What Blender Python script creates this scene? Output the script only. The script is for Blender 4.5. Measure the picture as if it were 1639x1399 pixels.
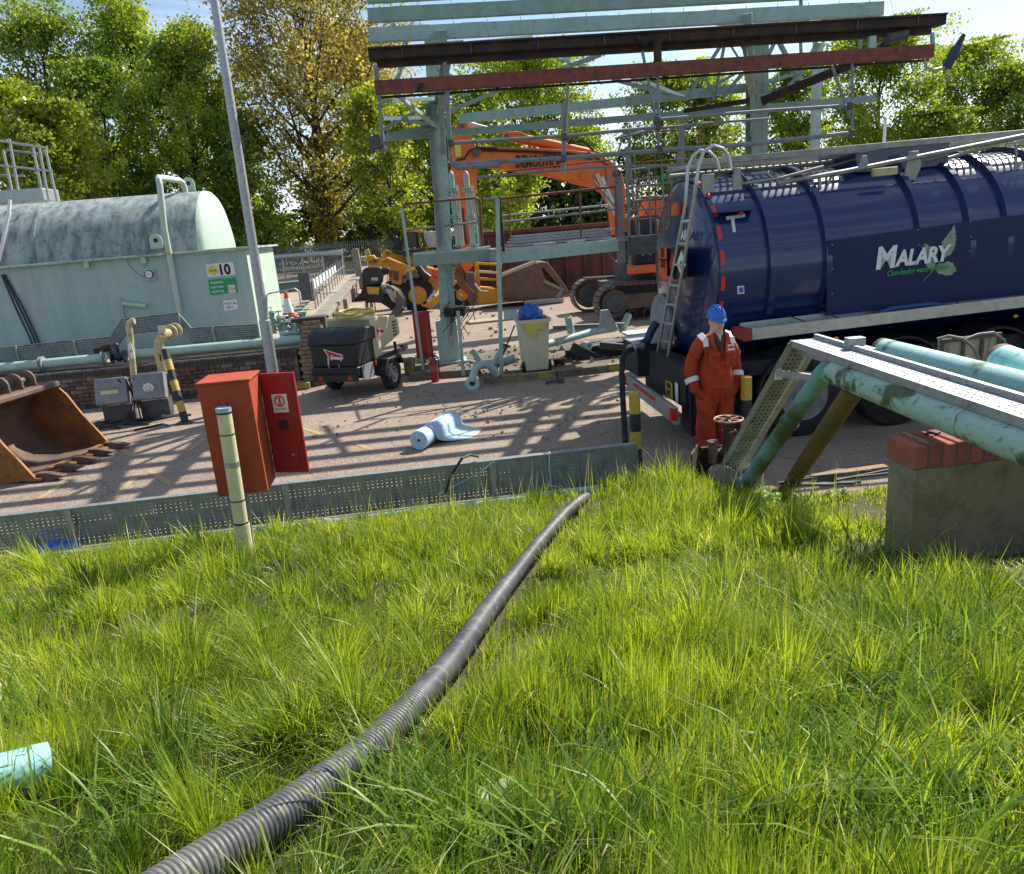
import bpy, bmesh, math, random
import numpy as np
from math import radians, sin, cos, pi, atan2, sqrt, floor
from mathutils import Vector, Matrix, Euler

for o in list(bpy.data.objects): bpy.data.objects.remove(o)
SC = bpy.context.scene
COL = SC.collection
rnd = random.Random(7)

# ------------------------------------------------------------------ camera
CAMZ = 2.7; PITCH = radians(15.6); ROLL = radians(-4.7); FPX = 1200.0; PW, PH = 1639.0, 1399.0
cam_d = bpy.data.cameras.new('camera'); cam = bpy.data.objects.new('camera', cam_d); COL.objects.link(cam)
CR = Matrix.Rotation(pi/2-PITCH, 3, 'X') @ Matrix.Rotation(ROLL, 3, 'Z')
cam.matrix_world = Matrix.Translation((0, 0, CAMZ)) @ CR.to_4x4()
cam_d.sensor_width = 36; cam_d.lens = 36*FPX/PW; cam_d.clip_start = 0.05; cam_d.clip_end = 4000
SC.camera = cam

# ------------------------------------------------------------------ sky and sun
SUN_AZ = radians(46); SUN_EL = radians(43)
w = bpy.data.worlds.new('World'); SC.world = w; w.use_nodes = True
nt = w.node_tree; nt.nodes.clear()
out = nt.nodes.new('ShaderNodeOutputWorld'); bg = nt.nodes.new('ShaderNodeBackground')
sky = nt.nodes.new('ShaderNodeTexSky'); sky.sky_type = 'NISHITA'; sky.sun_disc = False
sky.sun_elevation = SUN_EL; sky.sun_rotation = SUN_AZ; sky.altitude = 50; sky.air_density = 1.0; sky.dust_density = 0.6; sky.ozone_density = 1.6
tc = nt.nodes.new('ShaderNodeTexCoord'); mp = nt.nodes.new('ShaderNodeMapping'); mp.inputs['Scale'].default_value = (1.6, 1.6, 7.0)
nz = nt.nodes.new('ShaderNodeTexNoise'); nz.inputs['Scale'].default_value = 1.7; nz.inputs['Detail'].default_value = 7; nz.inputs['Roughness'].default_value = 0.55
nz.inputs['Distortion'].default_value = 0.6
cr = nt.nodes.new('ShaderNodeValToRGB'); cr.color_ramp.elements[0].position = 0.46; cr.color_ramp.elements[1].position = 0.75
mm = nt.nodes.new('ShaderNodeMath'); mm.operation = 'MULTIPLY'; mm.inputs[1].default_value = 0.85
mx = nt.nodes.new('ShaderNodeMixRGB'); mx.inputs['Color2'].default_value = (8.2, 8.8, 9.6, 1)
L = nt.links.new
L(tc.outputs['Generated'], mp.inputs['Vector']); L(mp.outputs['Vector'], nz.inputs['Vector']); L(nz.outputs['Fac'], cr.inputs['Fac'])
L(cr.outputs['Color'], mm.inputs[0]); L(mm.outputs[0], mx.inputs['Fac']); L(sky.outputs[0], mx.inputs['Color1'])
L(mx.outputs[0], bg.inputs['Color']); L(bg.outputs[0], out.inputs['Surface']); bg.inputs['Strength'].default_value = 0.095
sd = bpy.data.lights.new('sun', 'SUN'); sd.energy = 5.0; sd.angle = radians(0.53); sd.color = (1.0, 0.94, 0.84)
sun = bpy.data.objects.new('sun', sd); COL.objects.link(sun)
sdir = Vector((sin(SUN_AZ)*cos(SUN_EL), cos(SUN_AZ)*cos(SUN_EL), sin(SUN_EL)))
sun.rotation_euler = sdir.to_track_quat('Z', 'Y').to_euler(); sun.location = (20, 15, 30)
vs = SC.view_settings; vs.view_transform = 'Standard'; vs.look = 'None'; vs.gamma = 1; vs.use_curve_mapping = False; vs.exposure = 0.74
SC.render.engine = 'CYCLES'
SC.cycles.max_bounces = 6; SC.cycles.transparent_max_bounces = 12; SC.cycles.use_denoising = True

# ------------------------------------------------------------------ frames: yard axes (u along the lane, v away from the viewer)
A = radians(6.0); CA, SA = cos(A), sin(A)
def P(u, v, z=0.0): return Vector((u*CA-v*SA, u*SA+v*CA, z))
def UV(p): return (p[0]*CA+p[1]*SA, -p[0]*SA+p[1]*CA)
CO = Vector((0, 0, CAMZ))
def ray(px, py): return CR @ Vector(((px-PW/2)/FPX, -(py-PH/2)/FPX, -1.0))
def V(px, py, v):            # point of the photograph on the upright plane v
    d = ray(px, py); return CO + d*(v/UV(d)[1])
def G(px, py, z=0.0):        # point of the photograph on a level plane
    d = ray(px, py); return CO + d*((z-CAMZ)/d.z)
def VU(px, py, u):            # point of the photograph on the upright plane u
    d = ray(px, py); return CO + d*(u/UV(d)[0])
def UZ(px, py, v):
    p = V(px, py, v); return UV(p)[0], p.z
UX = P(1, 0); VX = P(0, 1); ZX = Vector((0, 0, 1))

def sstep(a, b, x):
    t = np.clip((x-a)/(b-a), 0, 1); return t*t*(3-2*t)
_r = np.random.RandomState(3)
_W = [(_r.uniform(-1, 1, 2), _r.uniform(0, 6.28)) for _ in range(24)]
def wob(x, y, s=1.0, n0=0, n=8):
    t = 0
    for k in range(n0, n0+n):
        d, ph = _W[k % 24]; f = s*(1+0.45*(k-n0)); t = t+np.sin((x*d[0]+y*d[1])*f*2.2+ph)/(1+0.35*(k-n0))
    return t/2.6
def bank_z(u, v):            # the grass bank the picture is taken from
    e = -0.8*sstep(2.35, 3.15, u)
    vv = v-e*sstep(2.0, 5.0, v)
    z = np.interp(vv, [-8, -1, 1.0, 2.5, 4.5, 6.75, 7.0, 7.3], [1.75, 1.6, 1.42, 1.05, 0.58, 0.14, 0.02, -0.15])
    return z + 0.035*wob(u, v, 1.3)*sstep(7.0, 5.5, vv) + 0.04*np.exp(-((u-1.9)**2+(v-6.2)**2)/0.4)
def bank_hit(px, py, h=0.0):
    d = ray(px, py)
    for k in range(60, 1600):
        p = CO+d*(k*0.01); u, v = UV(p)
        if p.z < float(bank_z(u, v))+h: return p
    return p

# ------------------------------------------------------------------ mesh building
class MB:
    def __init__(s): s.v = []; s.f = []; s.m = []
    def add(s, vs, fs, m=0):
        b = len(s.v); s.v += [Vector(q) for q in vs]; s.f += [tuple(b+i for i in f) for f in fs]; s.m += [m]*len(fs); return s
    def box(s, c, sz, R=None, m=0):
        c = Vector(c); hx, hy, hz = sz[0]/2, sz[1]/2, sz[2]/2
        vs = [Vector((x, y, z)) for x in (-hx, hx) for y in (-hy, hy) for z in (-hz, hz)]
        if R is not None: vs = [R @ q for q in vs]
        return s.add([c+q for q in vs], [(0, 1, 3, 2), (4, 6, 7, 5), (0, 4, 5, 1), (2, 3, 7, 6), (0, 2, 6, 4), (1, 5, 7, 3)], m)
    def ubox(s, u0, u1, v0, v1, z0, z1, m=0):   # box aligned to the yard axes
        vs = [P(u, v, z) for u in (u0, u1) for v in (v0, v1) for z in (z0, z1)]
        return s.add(vs, [(0, 1, 3, 2), (4, 6, 7, 5), (0, 4, 5, 1), (2, 3, 7, 6), (0, 2, 6, 4), (1, 5, 7, 3)], m)
    def beam(s, p0, p1, w, h, up=None, m=0):
        p0, p1 = Vector(p0), Vector(p1); d = (p1-p0); L_ = d.length
        if L_ < 1e-6: return s
        d.normalize(); up = Vector(up) if up is not None else (ZX if abs(d.z) < 0.95 else VX)
        x = d.cross(up).normalized(); y = x.cross(d)
        R = Matrix((x, d, y)).transposed()
        return s.box((p0+p1)/2, (w, L_, h), R, m)
    def ibeam(s, p0, p1, w, h, t=0.012, m=0):
        p0, p1 = Vector(p0), Vector(p1); d = (p1-p0).normalized(); up = ZX if abs(d.z) < 0.95 else VX
        x = d.cross(up).normalized(); y = x.cross(d)
        s.beam(p0, p1, t, h-2*t, m=m); s.beam(p0+y*(h-t)/2, p1+y*(h-t)/2, w, t, m=m); s.beam(p0-y*(h-t)/2, p1-y*(h-t)/2, w, t, m=m); return s
    def tube(s, pts, r, n=12, cap=True, closed=False, m=0):
        pts = [Vector(p) for p in pts]; N = len(pts)
        rr = r if isinstance(r, (list, tuple)) else [r]*N
        tan = []
        for i in range(N):
            a = pts[i-1] if (i > 0 or closed) else pts[i]; b = pts[(i+1) % N] if (i < N-1 or closed) else pts[i]
            t = (b-a); tan.append(t.normalized() if t.length > 1e-9 else Vector((0, 0, 1)))
        t0 = tan[0]; nrm = t0.cross(ZX if abs(t0.z) < 0.9 else UX).normalized()
        vs = []; prev = t0
        for i in range(N):
            q = prev.rotation_difference(tan[i]); nrm = (q @ nrm); nrm = (nrm-tan[i]*nrm.dot(tan[i])).normalized(); prev = tan[i]
            b = tan[i].cross(nrm)
            for k in range(n):
                a = 2*pi*k/n; vs.append(pts[i]+(nrm*cos(a)+b*sin(a))*rr[i])
        fs = []
        for i in range(N-1+(1 if closed else 0)):
            j = (i+1) % N
            for k in range(n):
                k2 = (k+1) % n; fs.append((i*n+k, i*n+k2, j*n+k2, j*n+k))
        if cap and not closed:
            fs.append(tuple(range(n-1, -1, -1))); fs.append(tuple((N-1)*n+k for k in range(n)))
        return s.add(vs, fs, m)
    def cyl(s, p0, p1, r, n=16, r1=None, m=0):
        return s.tube([p0, p1], [r, r if r1 is None else r1], n, m=m)
    def lathe(s, o, ax, prof, n=24, m=0, a0=0, a1=2*pi, cap=True):   # prof: (distance along axis, radius)
        o = Vector(o); ax = Vector(ax).normalized(); x = ax.cross(ZX if abs(ax.z) < 0.9 else UX).normalized(); y = ax.cross(x)
        full = abs(a1-a0-2*pi) < 1e-6; c = n if full else n+1
        vs = []
        for t, r in prof:
            for k in range(c):
                a = a0+(a1-a0)*k/n; vs.append(o+ax*t+(x*cos(a)+y*sin(a))*r)
        fs = []
        for i in range(len(prof)-1):
            for k in range(n):
                k2 = (k+1) % c; fs.append((i*c+k, i*c+k2, (i+1)*c+k2, (i+1)*c+k))
        ring = len(prof) >= 4 and abs(prof[0][1]-prof[-1][1]) < 1e-6 and prof[0][1] > 1e-4
        if full and ring:
            j0 = (len(prof)-1)*c
            for k in range(n): fs.append((j0+k, j0+(k+1) % c, (k+1) % c, k))
        elif full and cap:
            if prof[0][1] > 1e-4: fs.append(tuple(range(c-1, -1, -1)))
            if prof[-1][1] > 1e-4: fs.append(tuple((len(prof)-1)*c+k for k in range(c)))
        return s.add(vs, fs, m)
    def prism(s, poly, o, X, Y, th, m=0):      # polygon in the X,Y plane at o, thickness th centred on it
        o = Vector(o); X = Vector(X); Y = Vector(Y); N = X.cross(Y).normalized()*th/2
        n = len(poly); q = [o+X*a+Y*b for a, b in poly]
        vs = [p-N for p in q]+[p+N for p in q]
        return s.add(vs, [tuple(range(n-1, -1, -1)), tuple(range(n, 2*n))]+[(i, (i+1) % n, n+(i+1) % n, n+i) for i in range(n)], m)
    def sphere(s, c, r, n=12, k=8, m=0, R=None):
        c = Vector(c); rs = r if isinstance(r, (tuple, list)) else (r, r, r)
        vs = []; fs = []
        for i in range(k+1):
            t = pi*i/k
            for j in range(n):
                a = 2*pi*j/n; q = Vector((rs[0]*sin(t)*cos(a), rs[1]*sin(t)*sin(a), rs[2]*cos(t)))
                vs.append(c+(R @ q if R is not None else q))
        for i in range(k):
            for j in range(n):
                j2 = (j+1) % n; fs.append((i*n+j, (i+1)*n+j, (i+1)*n+j2, i*n+j2))
        return s.add(vs, fs, m)
    def build(s, name, mat, parent=None, local=False, bev=0, smooth=True, recalc=True, seg=2):
        me = bpy.data.meshes.new(name); inv = None
        if parent is not None and not local: inv = WM[parent].inverted()
        vs = [(inv @ q)[:] for q in s.v] if inv is not None else [q[:] for q in s.v]
        me.from_pydata(vs, [], s.f)
        mats = mat if isinstance(mat, (list, tuple)) else [mat]
        for mt in mats: me.materials.append(mt)
        if len(mats) > 1: me.polygons.foreach_set('material_index', s.m)
        if recalc and len(s.f) < 60000:
            b = bmesh.new(); b.from_mesh(me); bmesh.ops.remove_doubles(b, verts=b.verts, dist=1e-5)
            bmesh.ops.recalc_face_normals(b, faces=b.faces); b.to_mesh(me); b.free()
        if smooth:
            me.polygons.foreach_set('use_smooth', [True]*len(me.polygons)); me.set_sharp_from_angle(angle=radians(33))
        o = bpy.data.objects.new(name, me); COL.objects.link(o)
        WM[o] = Matrix.Identity(4) if parent is None else WM[parent].copy()
        if parent is not None: o.parent = parent
        if bev:
            bm_ = o.modifiers.new('bevel', 'BEVEL'); bm_.width = bev; bm_.segments = seg; bm_.limit_method = 'ANGLE'; bm_.angle_limit = radians(40)
            bm_.harden_normals = False
        return o
WM = {}
def tag(o, label=None, cat=None, group=None, kind=None):
    if label: o['label'] = label
    if cat: o['category'] = cat
    if group: o['group'] = group
    if kind: o['kind'] = kind
    return o
def thing(name, label, cat, loc=(0, 0, 0), rotz=0.0, group=None):
    o = bpy.data.objects.new(name, None); COL.objects.link(o); o.location = loc; o.rotation_euler = (0, 0, rotz); o.empty_display_size = 0.2
    WM[o] = Matrix.Translation(Vector(loc)) @ Matrix.Rotation(rotz, 4, 'Z')
    return tag(o, label, cat, group)
def lift_out(o, loc, rotz=0.0, label=None, scale=None):    # copy a thing with its parts and their sub-parts
    def cp(q, par):
        c = q.copy(); COL.objects.link(c); c.parent = par
        for ch in q.children: cp(ch, c)
        return c
    c = cp(o, None); c.location = loc; c.rotation_euler = (0, 0, rotz)
    if scale: c.scale = (scale,)*3 if not isinstance(scale, tuple) else scale
    if label: c['label'] = label
    return c
def text(name, body, mat, parent, o, X, Y, size, ext=0.002, shear=0.0, sx=1.0, bold=0.0, align='LEFT', sp=1.0):
    c = bpy.data.curves.new(name, 'FONT'); c.body = body; c.size = size; c.extrude = ext; c.shear = shear; c.offset = bold; c.align_x = align; c.space_character = sp
    c.resolution_u = 3
    c.materials.append(mat); t = bpy.data.objects.new(name, c); COL.objects.link(t)
    X = Vector(X).normalized(); Y = Vector(Y).normalized(); N = X.cross(Y)
    Mw = Matrix.Translation(Vector(o)) @ Matrix((X, Y, N)).transposed().to_4x4() @ Matrix.Diagonal((sx, 1, 1, 1))
    t.parent = parent; t.matrix_basis = WM[parent].inverted() @ Mw
    return t

# ------------------------------------------------------------------ materials
def newmat(name):
    m = bpy.data.materials.new(name); m.use_nodes = True; n = m.node_tree
    return m, n, n.nodes['Principled BSDF']
def mat(name, col, rough=0.5, metal=0.0, col2=None, amt=0.5, scale=6.0, col3=None, amt3=0.0, scale3=30.0, streak=False, bump=0.15, bscale=60.0, coat=0.0, spec=None, stretch=None, lo=0.45, hi=0.65, rv=0.2):
    m, n, b = newmat(name); N = n.nodes.new; K = n.links.new
    b.inputs['Roughness'].default_value = rough; b.inputs['Metallic'].default_value = metal
    if coat: b.inputs['Coat Weight'].default_value = coat; b.inputs['Coat Roughness'].default_value = 0.06
    if spec is not None: b.inputs['Specular IOR Level'].default_value = spec
    t = N('ShaderNodeTexCoord'); mp = N('ShaderNodeMapping'); K(t.outputs['Object'], mp.inputs['Vector'])
    if streak: mp.inputs['Scale'].default_value = (3.5, 3.5, 0.35)
    if stretch: mp.inputs['Scale'].default_value = stretch
    c = None
    def layer(prev, colr, a, sc, lo, hi, vec):
        z = N('ShaderNodeTexNoise'); z.inputs['Scale'].default_value = sc; z.inputs['Detail'].default_value = 6; z.inputs['Roughness'].default_value = 0.62
        K(vec, z.inputs['Vector']); r = N('ShaderNodeMapRange'); r.inputs['From Min'].default_value = lo; r.inputs['From Max'].default_value = hi; r.inputs['To Max'].default_value = a
        K(z.outputs['Fac'], r.inputs['Value']); x = N('ShaderNodeMixRGB'); K(r.outputs['Result'], x.inputs['Fac'])
        if prev is None: x.inputs['Color1'].default_value = (*col, 1)
        else: K(prev, x.inputs['Color1'])
        x.inputs['Color2'].default_value = (*colr, 1); return x.outputs['Color'], r
    if col2 is None: col2 = tuple(q*0.72 for q in col); amt = 0.5 if amt == 0.5 else amt
    c, r = layer(None, col2, amt, scale, lo, hi, mp.outputs['Vector'])
    if col3 is not None: c, _ = layer(c, col3, amt3, scale3, 0.55, 0.68, t.outputs['Object'])
    K(c, b.inputs['Base Color'])
    rr = N('ShaderNodeMapRange'); rr.inputs['To Min'].default_value = rough; rr.inputs['To Max'].default_value = min(1, rough+rv)
    zz = N('ShaderNodeTexNoise'); zz.inputs['Scale'].default_value = scale*2.3; zz.inputs['Detail'].default_value = 4; K(t.outputs['Object'], zz.inputs['Vector'])
    K(zz.outputs['Fac'], rr.inputs['Value']); K(rr.outputs['Result'], b.inputs['Roughness'])
    if bump:
        z2 = N('ShaderNodeTexNoise'); z2.inputs['Scale'].default_value = bscale; z2.inputs['Detail'].default_value = 5; K(t.outputs['Object'], z2.inputs['Vector'])
        bp = N('ShaderNodeBump'); bp.inputs['Strength'].default_value = bump; bp.inputs['Distance'].default_value = 0.01; K(z2.outputs['Fac'], bp.inputs['Height']); K(bp.outputs['Normal'], b.inputs['Normal'])
    return m
M = {}
M['green'] = mat('green_paint', (0.24, 0.335, 0.30), 0.55, col2=(0.14, 0.24, 0.21), amt=0.55, scale=4, col3=(0.10, 0.05, 0.03), amt3=0.35, scale3=25)
M['green_lt'] = mat('pale_green_paint', (0.36, 0.49, 0.445), 0.5, col2=(0.24, 0.36, 0.33), amt=0.6, scale=3, col3=(0.09, 0.12, 0.06), amt3=0.25, scale3=12)
M['tankside'] = mat('tank_wall_paint', (0.345, 0.455, 0.44), 0.6, col2=(0.27, 0.365, 0.35), amt=0.7, scale=1.2, col3=(0.20, 0.28, 0.25), amt3=0.25, scale3=6, streak=True)
M['tanktop'] = mat('mouldy_tank_paint', (0.33, 0.405, 0.39), 0.75, col2=(0.09, 0.115, 0.11), amt=0.85, scale=2.4, col3=(0.045, 0.055, 0.05), amt3=0.65, scale3=11, stretch=(3.0, 1.6, 0.45), lo=0.36, hi=0.66, bump=0.1)
M['tankend'] = mat('pale_tank_end', (0.42, 0.53, 0.45), 0.6, col2=(0.33, 0.43, 0.36), amt=0.5, scale=2, streak=True)
M['algae'] = mat('algae_green_pipe', (0.33, 0.47, 0.40), 0.55, col2=(0.055, 0.075, 0.018), amt=0.95, scale=4.5, col3=(0.05, 0.06, 0.02), amt3=0.6, scale3=17, lo=0.53, hi=0.60)
M['khakitray'] = mat('dirty_tray', (0.24, 0.25, 0.20), 0.6, 0.3, col2=(0.12, 0.12, 0.08), amt=0.8, scale=5)
M['cyan'] = mat('cyan_pipe', (0.30, 0.60, 0.60), 0.45, col2=(0.22, 0.46, 0.45), amt=0.6, scale=3, col3=(0.05, 0.10, 0.05), amt3=0.6, scale3=14)
M['brownpipe'] = mat('mossy_brown_pipe', (0.16, 0.10, 0.022), 0.7, col2=(0.06, 0.08, 0.018), amt=0.9, scale=3, col3=(0.03, 0.02, 0.012), amt3=0.7, scale3=16)
M['cyanmoss'] = mat('mossy_cyan_pipe', (0.16, 0.36, 0.34), 0.6, col2=(0.06, 0.09, 0.02), amt=0.95, scale=1.6, col3=(0.05, 0.12, 0.09), amt3=0.7, scale3=14, lo=0.45, hi=0.6)
M['galv'] = mat('galvanised', (0.42, 0.44, 0.45), 0.42, 0.75, col2=(0.27, 0.29, 0.30), amt=0.7, scale=18, bump=0.04)
M['galvd'] = mat('dull_galvanised', (0.26, 0.27, 0.275), 0.6, 0.35, col2=(0.15, 0.16, 0.165), amt=0.7, scale=9, bump=0.06)
M['steeld'] = mat('dark_steel', (0.10, 0.105, 0.11), 0.6, 0.3, col2=(0.06, 0.05, 0.045), amt=0.7, scale=7)
M['rustd'] = mat('rusty_dark', (0.03, 0.023, 0.021), 0.75, 0.1, col2=(0.12, 0.045, 0.02), amt=0.6, scale=5, col3=(0.02, 0.02, 0.02), amt3=0.7)
M['oxide'] = mat('red_oxide', (0.24, 0.06, 0.038), 0.7, col2=(0.10, 0.04, 0.03), amt=0.9, scale=8, col3=(0.05, 0.03, 0.025), amt3=0.7, scale3=22)
M['rust'] = mat('orange_rust', (0.30, 0.13, 0.035), 0.62, 0.25, col2=(0.13, 0.062, 0.03), amt=0.85, scale=3.2, col3=(0.07, 0.045, 0.03), amt3=0.7, scale3=14, bump=0.3, bscale=40)
M['rustb'] = mat('brown_rust_steel', (0.16, 0.105, 0.075), 0.68, 0.25, col2=(0.09, 0.062, 0.05), amt=0.8, scale=4, col3=(0.22, 0.16, 0.12), amt3=0.5, scale3=20, bump=0.3, bscale=40)
M['cream'] = mat('cream_paint', (0.62, 0.58, 0.36), 0.5, col2=(0.52, 0.48, 0.28), amt=0.5, scale=8, col3=(0.10, 0.08, 0.05), amt3=0.4, scale3=45)
M['creampipe'] = mat('stained_cream_pipe', (0.50, 0.42, 0.23), 0.5, col2=(0.30, 0.2, 0.08), amt=0.7, scale=9, col3=(0.06, 0.05, 0.03), amt3=0.5, scale3=30)
M['white'] = mat('white_paint', (0.72, 0.73, 0.72), 0.45, col2=(0.6, 0.6, 0.58), amt=0.5, scale=6)
M['black'] = mat('black_paint', (0.014, 0.014, 0.016), 0.45, col2=(0.03, 0.03, 0.032), amt=0.6, scale=7)
M['blackp'] = mat('black_plastic', (0.006, 0.007, 0.011), 0.42, col2=(0.013, 0.014, 0.018), amt=0.5, scale=9)
M['rubber'] = mat('rubber', (0.016, 0.016, 0.017), 0.8, col2=(0.045, 0.042, 0.038), amt=0.7, scale=8, bump=0.2)
M['yellow'] = mat('yellow_paint', (0.50, 0.35, 0.04), 0.5, col2=(0.42, 0.27, 0.03), amt=0.5, scale=9, col3=(0.06, 0.05, 0.03), amt3=0.5)
M['jcb'] = mat('machine_yellow', (0.66, 0.30, 0.006), 0.42, col2=(0.5, 0.24, 0.02), amt=0.6, scale=4, col3=(0.12, 0.07, 0.03), amt3=0.4)
M['orange'] = mat('machine_orange', (0.74, 0.15, 0.018), 0.45, col2=(0.42, 0.085, 0.02), amt=0.6, scale=2.5, col3=(0.10, 0.05, 0.03), amt3=0.45)
M['red'] = mat('red_paint', (0.34, 0.016, 0.014), 0.5, col2=(0.30, 0.03, 0.02), amt=0.6, scale=6)
M['redfade'] = mat('faded_red_paint', (0.38, 0.052, 0.017), 0.6, col2=(0.29, 0.04, 0.017), amt=0.8, scale=3, col3=(0.13, 0.05, 0.03), amt3=0.55, scale3=14)
M['pinkred'] = mat('pinkish_red_paint', (0.42, 0.06, 0.05), 0.6, col2=(0.33, 0.05, 0.04), amt=0.6, scale=5)
M['blue'] = mat('blue_plastic', (0.02, 0.12, 0.52), 0.35, col2=(0.015, 0.07, 0.36), amt=0.7, scale=12)
M['navy'] = mat('navy_paint', (0.008, 0.024, 0.098), 0.24, col2=(0.007, 0.020, 0.085), amt=0.5, scale=1, coat=0.5, bump=0.0, rv=0.03)
M['navym'] = mat('navy_dull', (0.012, 0.024, 0.10), 0.4, col2=(0.01, 0.016, 0.06), amt=0.6, scale=3)
M['chassis'] = mat('chassis_black', (0.012, 0.014, 0.022), 0.6, col2=(0.035, 0.03, 0.028), amt=0.6, scale=6)
M['alu'] = mat('aluminium', (0.52, 0.53, 0.52), 0.35, 0.8, col2=(0.38, 0.37, 0.34), amt=0.6, scale=10, bump=0.03)
M['concrete'] = mat('concrete', (0.24, 0.215, 0.17), 0.9, col2=(0.14, 0.125, 0.095), amt=0.8, scale=3.5, col3=(0.34, 0.31, 0.25), amt3=0.6, scale3=70, bump=0.5, bscale=90)
M['roughcast'] = mat('roughcast', (0.29, 0.235, 0.155), 0.95, col2=(0.12, 0.10, 0.062), amt=0.8, scale=4.5, col3=(0.42, 0.37, 0.28), amt3=0.8, scale3=90, bump=1.0, bscale=110)
M['brick'] = mat('dark_brick', (0.15, 0.085, 0.062), 0.9, col2=(0.07, 0.055, 0.05), amt=0.85, scale=5, col3=(0.26, 0.19, 0.14), amt3=0.5, scale3=18, bump=0.5)
M['brickblk'] = mat('blackened_brick', (0.045, 0.04, 0.042), 0.8, col2=(0.09, 0.075, 0.068), amt=0.7, scale=6, bump=0.4)
M['brickred'] = mat('red_engineering_brick', (0.35, 0.105, 0.058), 0.8, col2=(0.23, 0.08, 0.05), amt=0.7, scale=9, col3=(0.12, 0.07, 0.05), amt3=0.5, scale3=40, bump=0.4, bscale=120)
M['mortar'] = mat('mortar', (0.15, 0.13, 0.105), 0.95, bump=0.4)
M['wood'] = mat('weathered_wood', (0.33, 0.22, 0.12), 0.8, col2=(0.18, 0.12, 0.07), amt=0.8, scale=5, stretch=(14, 2, 14), bump=0.4)
M['navyglass'] = mat('dark_window', (0.02, 0.025, 0.03), 0.08, col2=(0.03, 0.035, 0.04), bump=0)
M['ylhose'] = mat('yellow_hose', (0.62, 0.48, 0.15), 0.4, col2=(0.46, 0.34, 0.09), amt=0.6, scale=9)
M['beige'] = mat('beige_panel', (0.60, 0.53, 0.36), 0.5, col2=(0.50, 0.44, 0.30), amt=0.5, scale=4)
M['ltblue'] = mat('pale_blue_membrane', (0.42, 0.60, 0.72), 0.55, col2=(0.33, 0.50, 0.62), amt=0.6, scale=5)
M['blueroll'] = M['ltblue']
M['greensign'] = mat('green_sign', (0.02, 0.30, 0.11), 0.5, bump=0)
M['yellowsign'] = mat('yellow_sign', (0.66, 0.58, 0.08), 0.5, bump=0)
M['ink'] = mat('black_print', (0.012, 0.012, 0.012), 0.6, bump=0)
M['inkred'] = mat('red_print', (0.55, 0.02, 0.015), 0.5, bump=0)
M['inkwhite'] = mat('white_print', (0.70, 0.72, 0.74), 0.5, bump=0)
M['inkgreen'] = mat('green_print', (0.03, 0.30, 0.10), 0.5, bump=0)
M['inkgrey'] = mat('sage_print', (0.27, 0.32, 0.24), 0.5, col2=(0.18, 0.24, 0.17), amt=0.8, scale=14, bump=0)
M['conew'] = mat('cone_white', (0.70, 0.70, 0.68), 0.5)
M['dullalu'] = mat('dull_aluminium', (0.34, 0.33, 0.31), 0.45, 0.6, col2=(0.2, 0.19, 0.17), amt=0.7, scale=6, bump=0.05)
M['navyp'] = mat('navy_panel', (0.007, 0.019, 0.075), 0.34, col2=(0.005, 0.013, 0.052), amt=0.7, scale=1.2, spec=0.3, bump=0.0, rv=0.05, stretch=(.6, .6, 5))
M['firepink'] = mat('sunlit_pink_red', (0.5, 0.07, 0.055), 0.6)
M['coneo'] = mat('cone_orange', (0.65, 0.10, 0.02), 0.5)
M['teal'] = mat('dark_teal_steel', (0.10, 0.17, 0.16), 0.6, col2=(0.07, 0.11, 0.10), amt=0.6, scale=6)
M['bin'] = mat('cream_bin_plastic', (0.62, 0.585, 0.40), 0.5, col2=(0.53, 0.50, 0.34), amt=0.6, scale=5)
M['bag'] = mat('yellow_bag', (0.66, 0.58, 0.14), 0.4, bump=0.3, bscale=30)
M['hivis'] = mat('reflective_tape', (0.72, 0.73, 0.72), 0.4, bump=0)
M['coverall'] = mat('orange_red_cloth', (0.44, 0.045, 0.010), 0.85, col2=(0.20, 0.024, 0.010), amt=0.8, scale=6, col3=(.13, .03, .015), amt3=.5, scale3=14, bump=0.5, bscale=22)
M['skin'] = mat('skin', (0.62, 0.39, 0.30), 0.55, col2=(0.52, 0.29, 0.22), amt=0.5, scale=20, bump=0.05)
M['helmet'] = mat('blue_helmet', (0.02, 0.14, 0.56), 0.28, bump=0)
M['dirt'] = mat('dark_soil', (0.07, 0.05, 0.032), 1.0, col2=(0.14, 0.105, 0.07), amt=0.8, scale=9, bump=0.8, bscale=30)
M['bark'] = mat('bark', (0.06, 0.045, 0.032), 0.95, col2=(0.03, 0.026, 0.02), amt=0.8, scale=6, bump=0.6)
M['darkrust'] = mat('dark_container_rust', (0.13, 0.042, 0.03), 0.75, col2=(0.06, 0.028, 0.022), amt=.9, scale=1.5, col3=(0.03, .03, .045), amt3=.6, scale3=3)
M['carpaint'] = mat('silver_car', (0.35, 0.38, 0.42), 0.3, bump=0)
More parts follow.
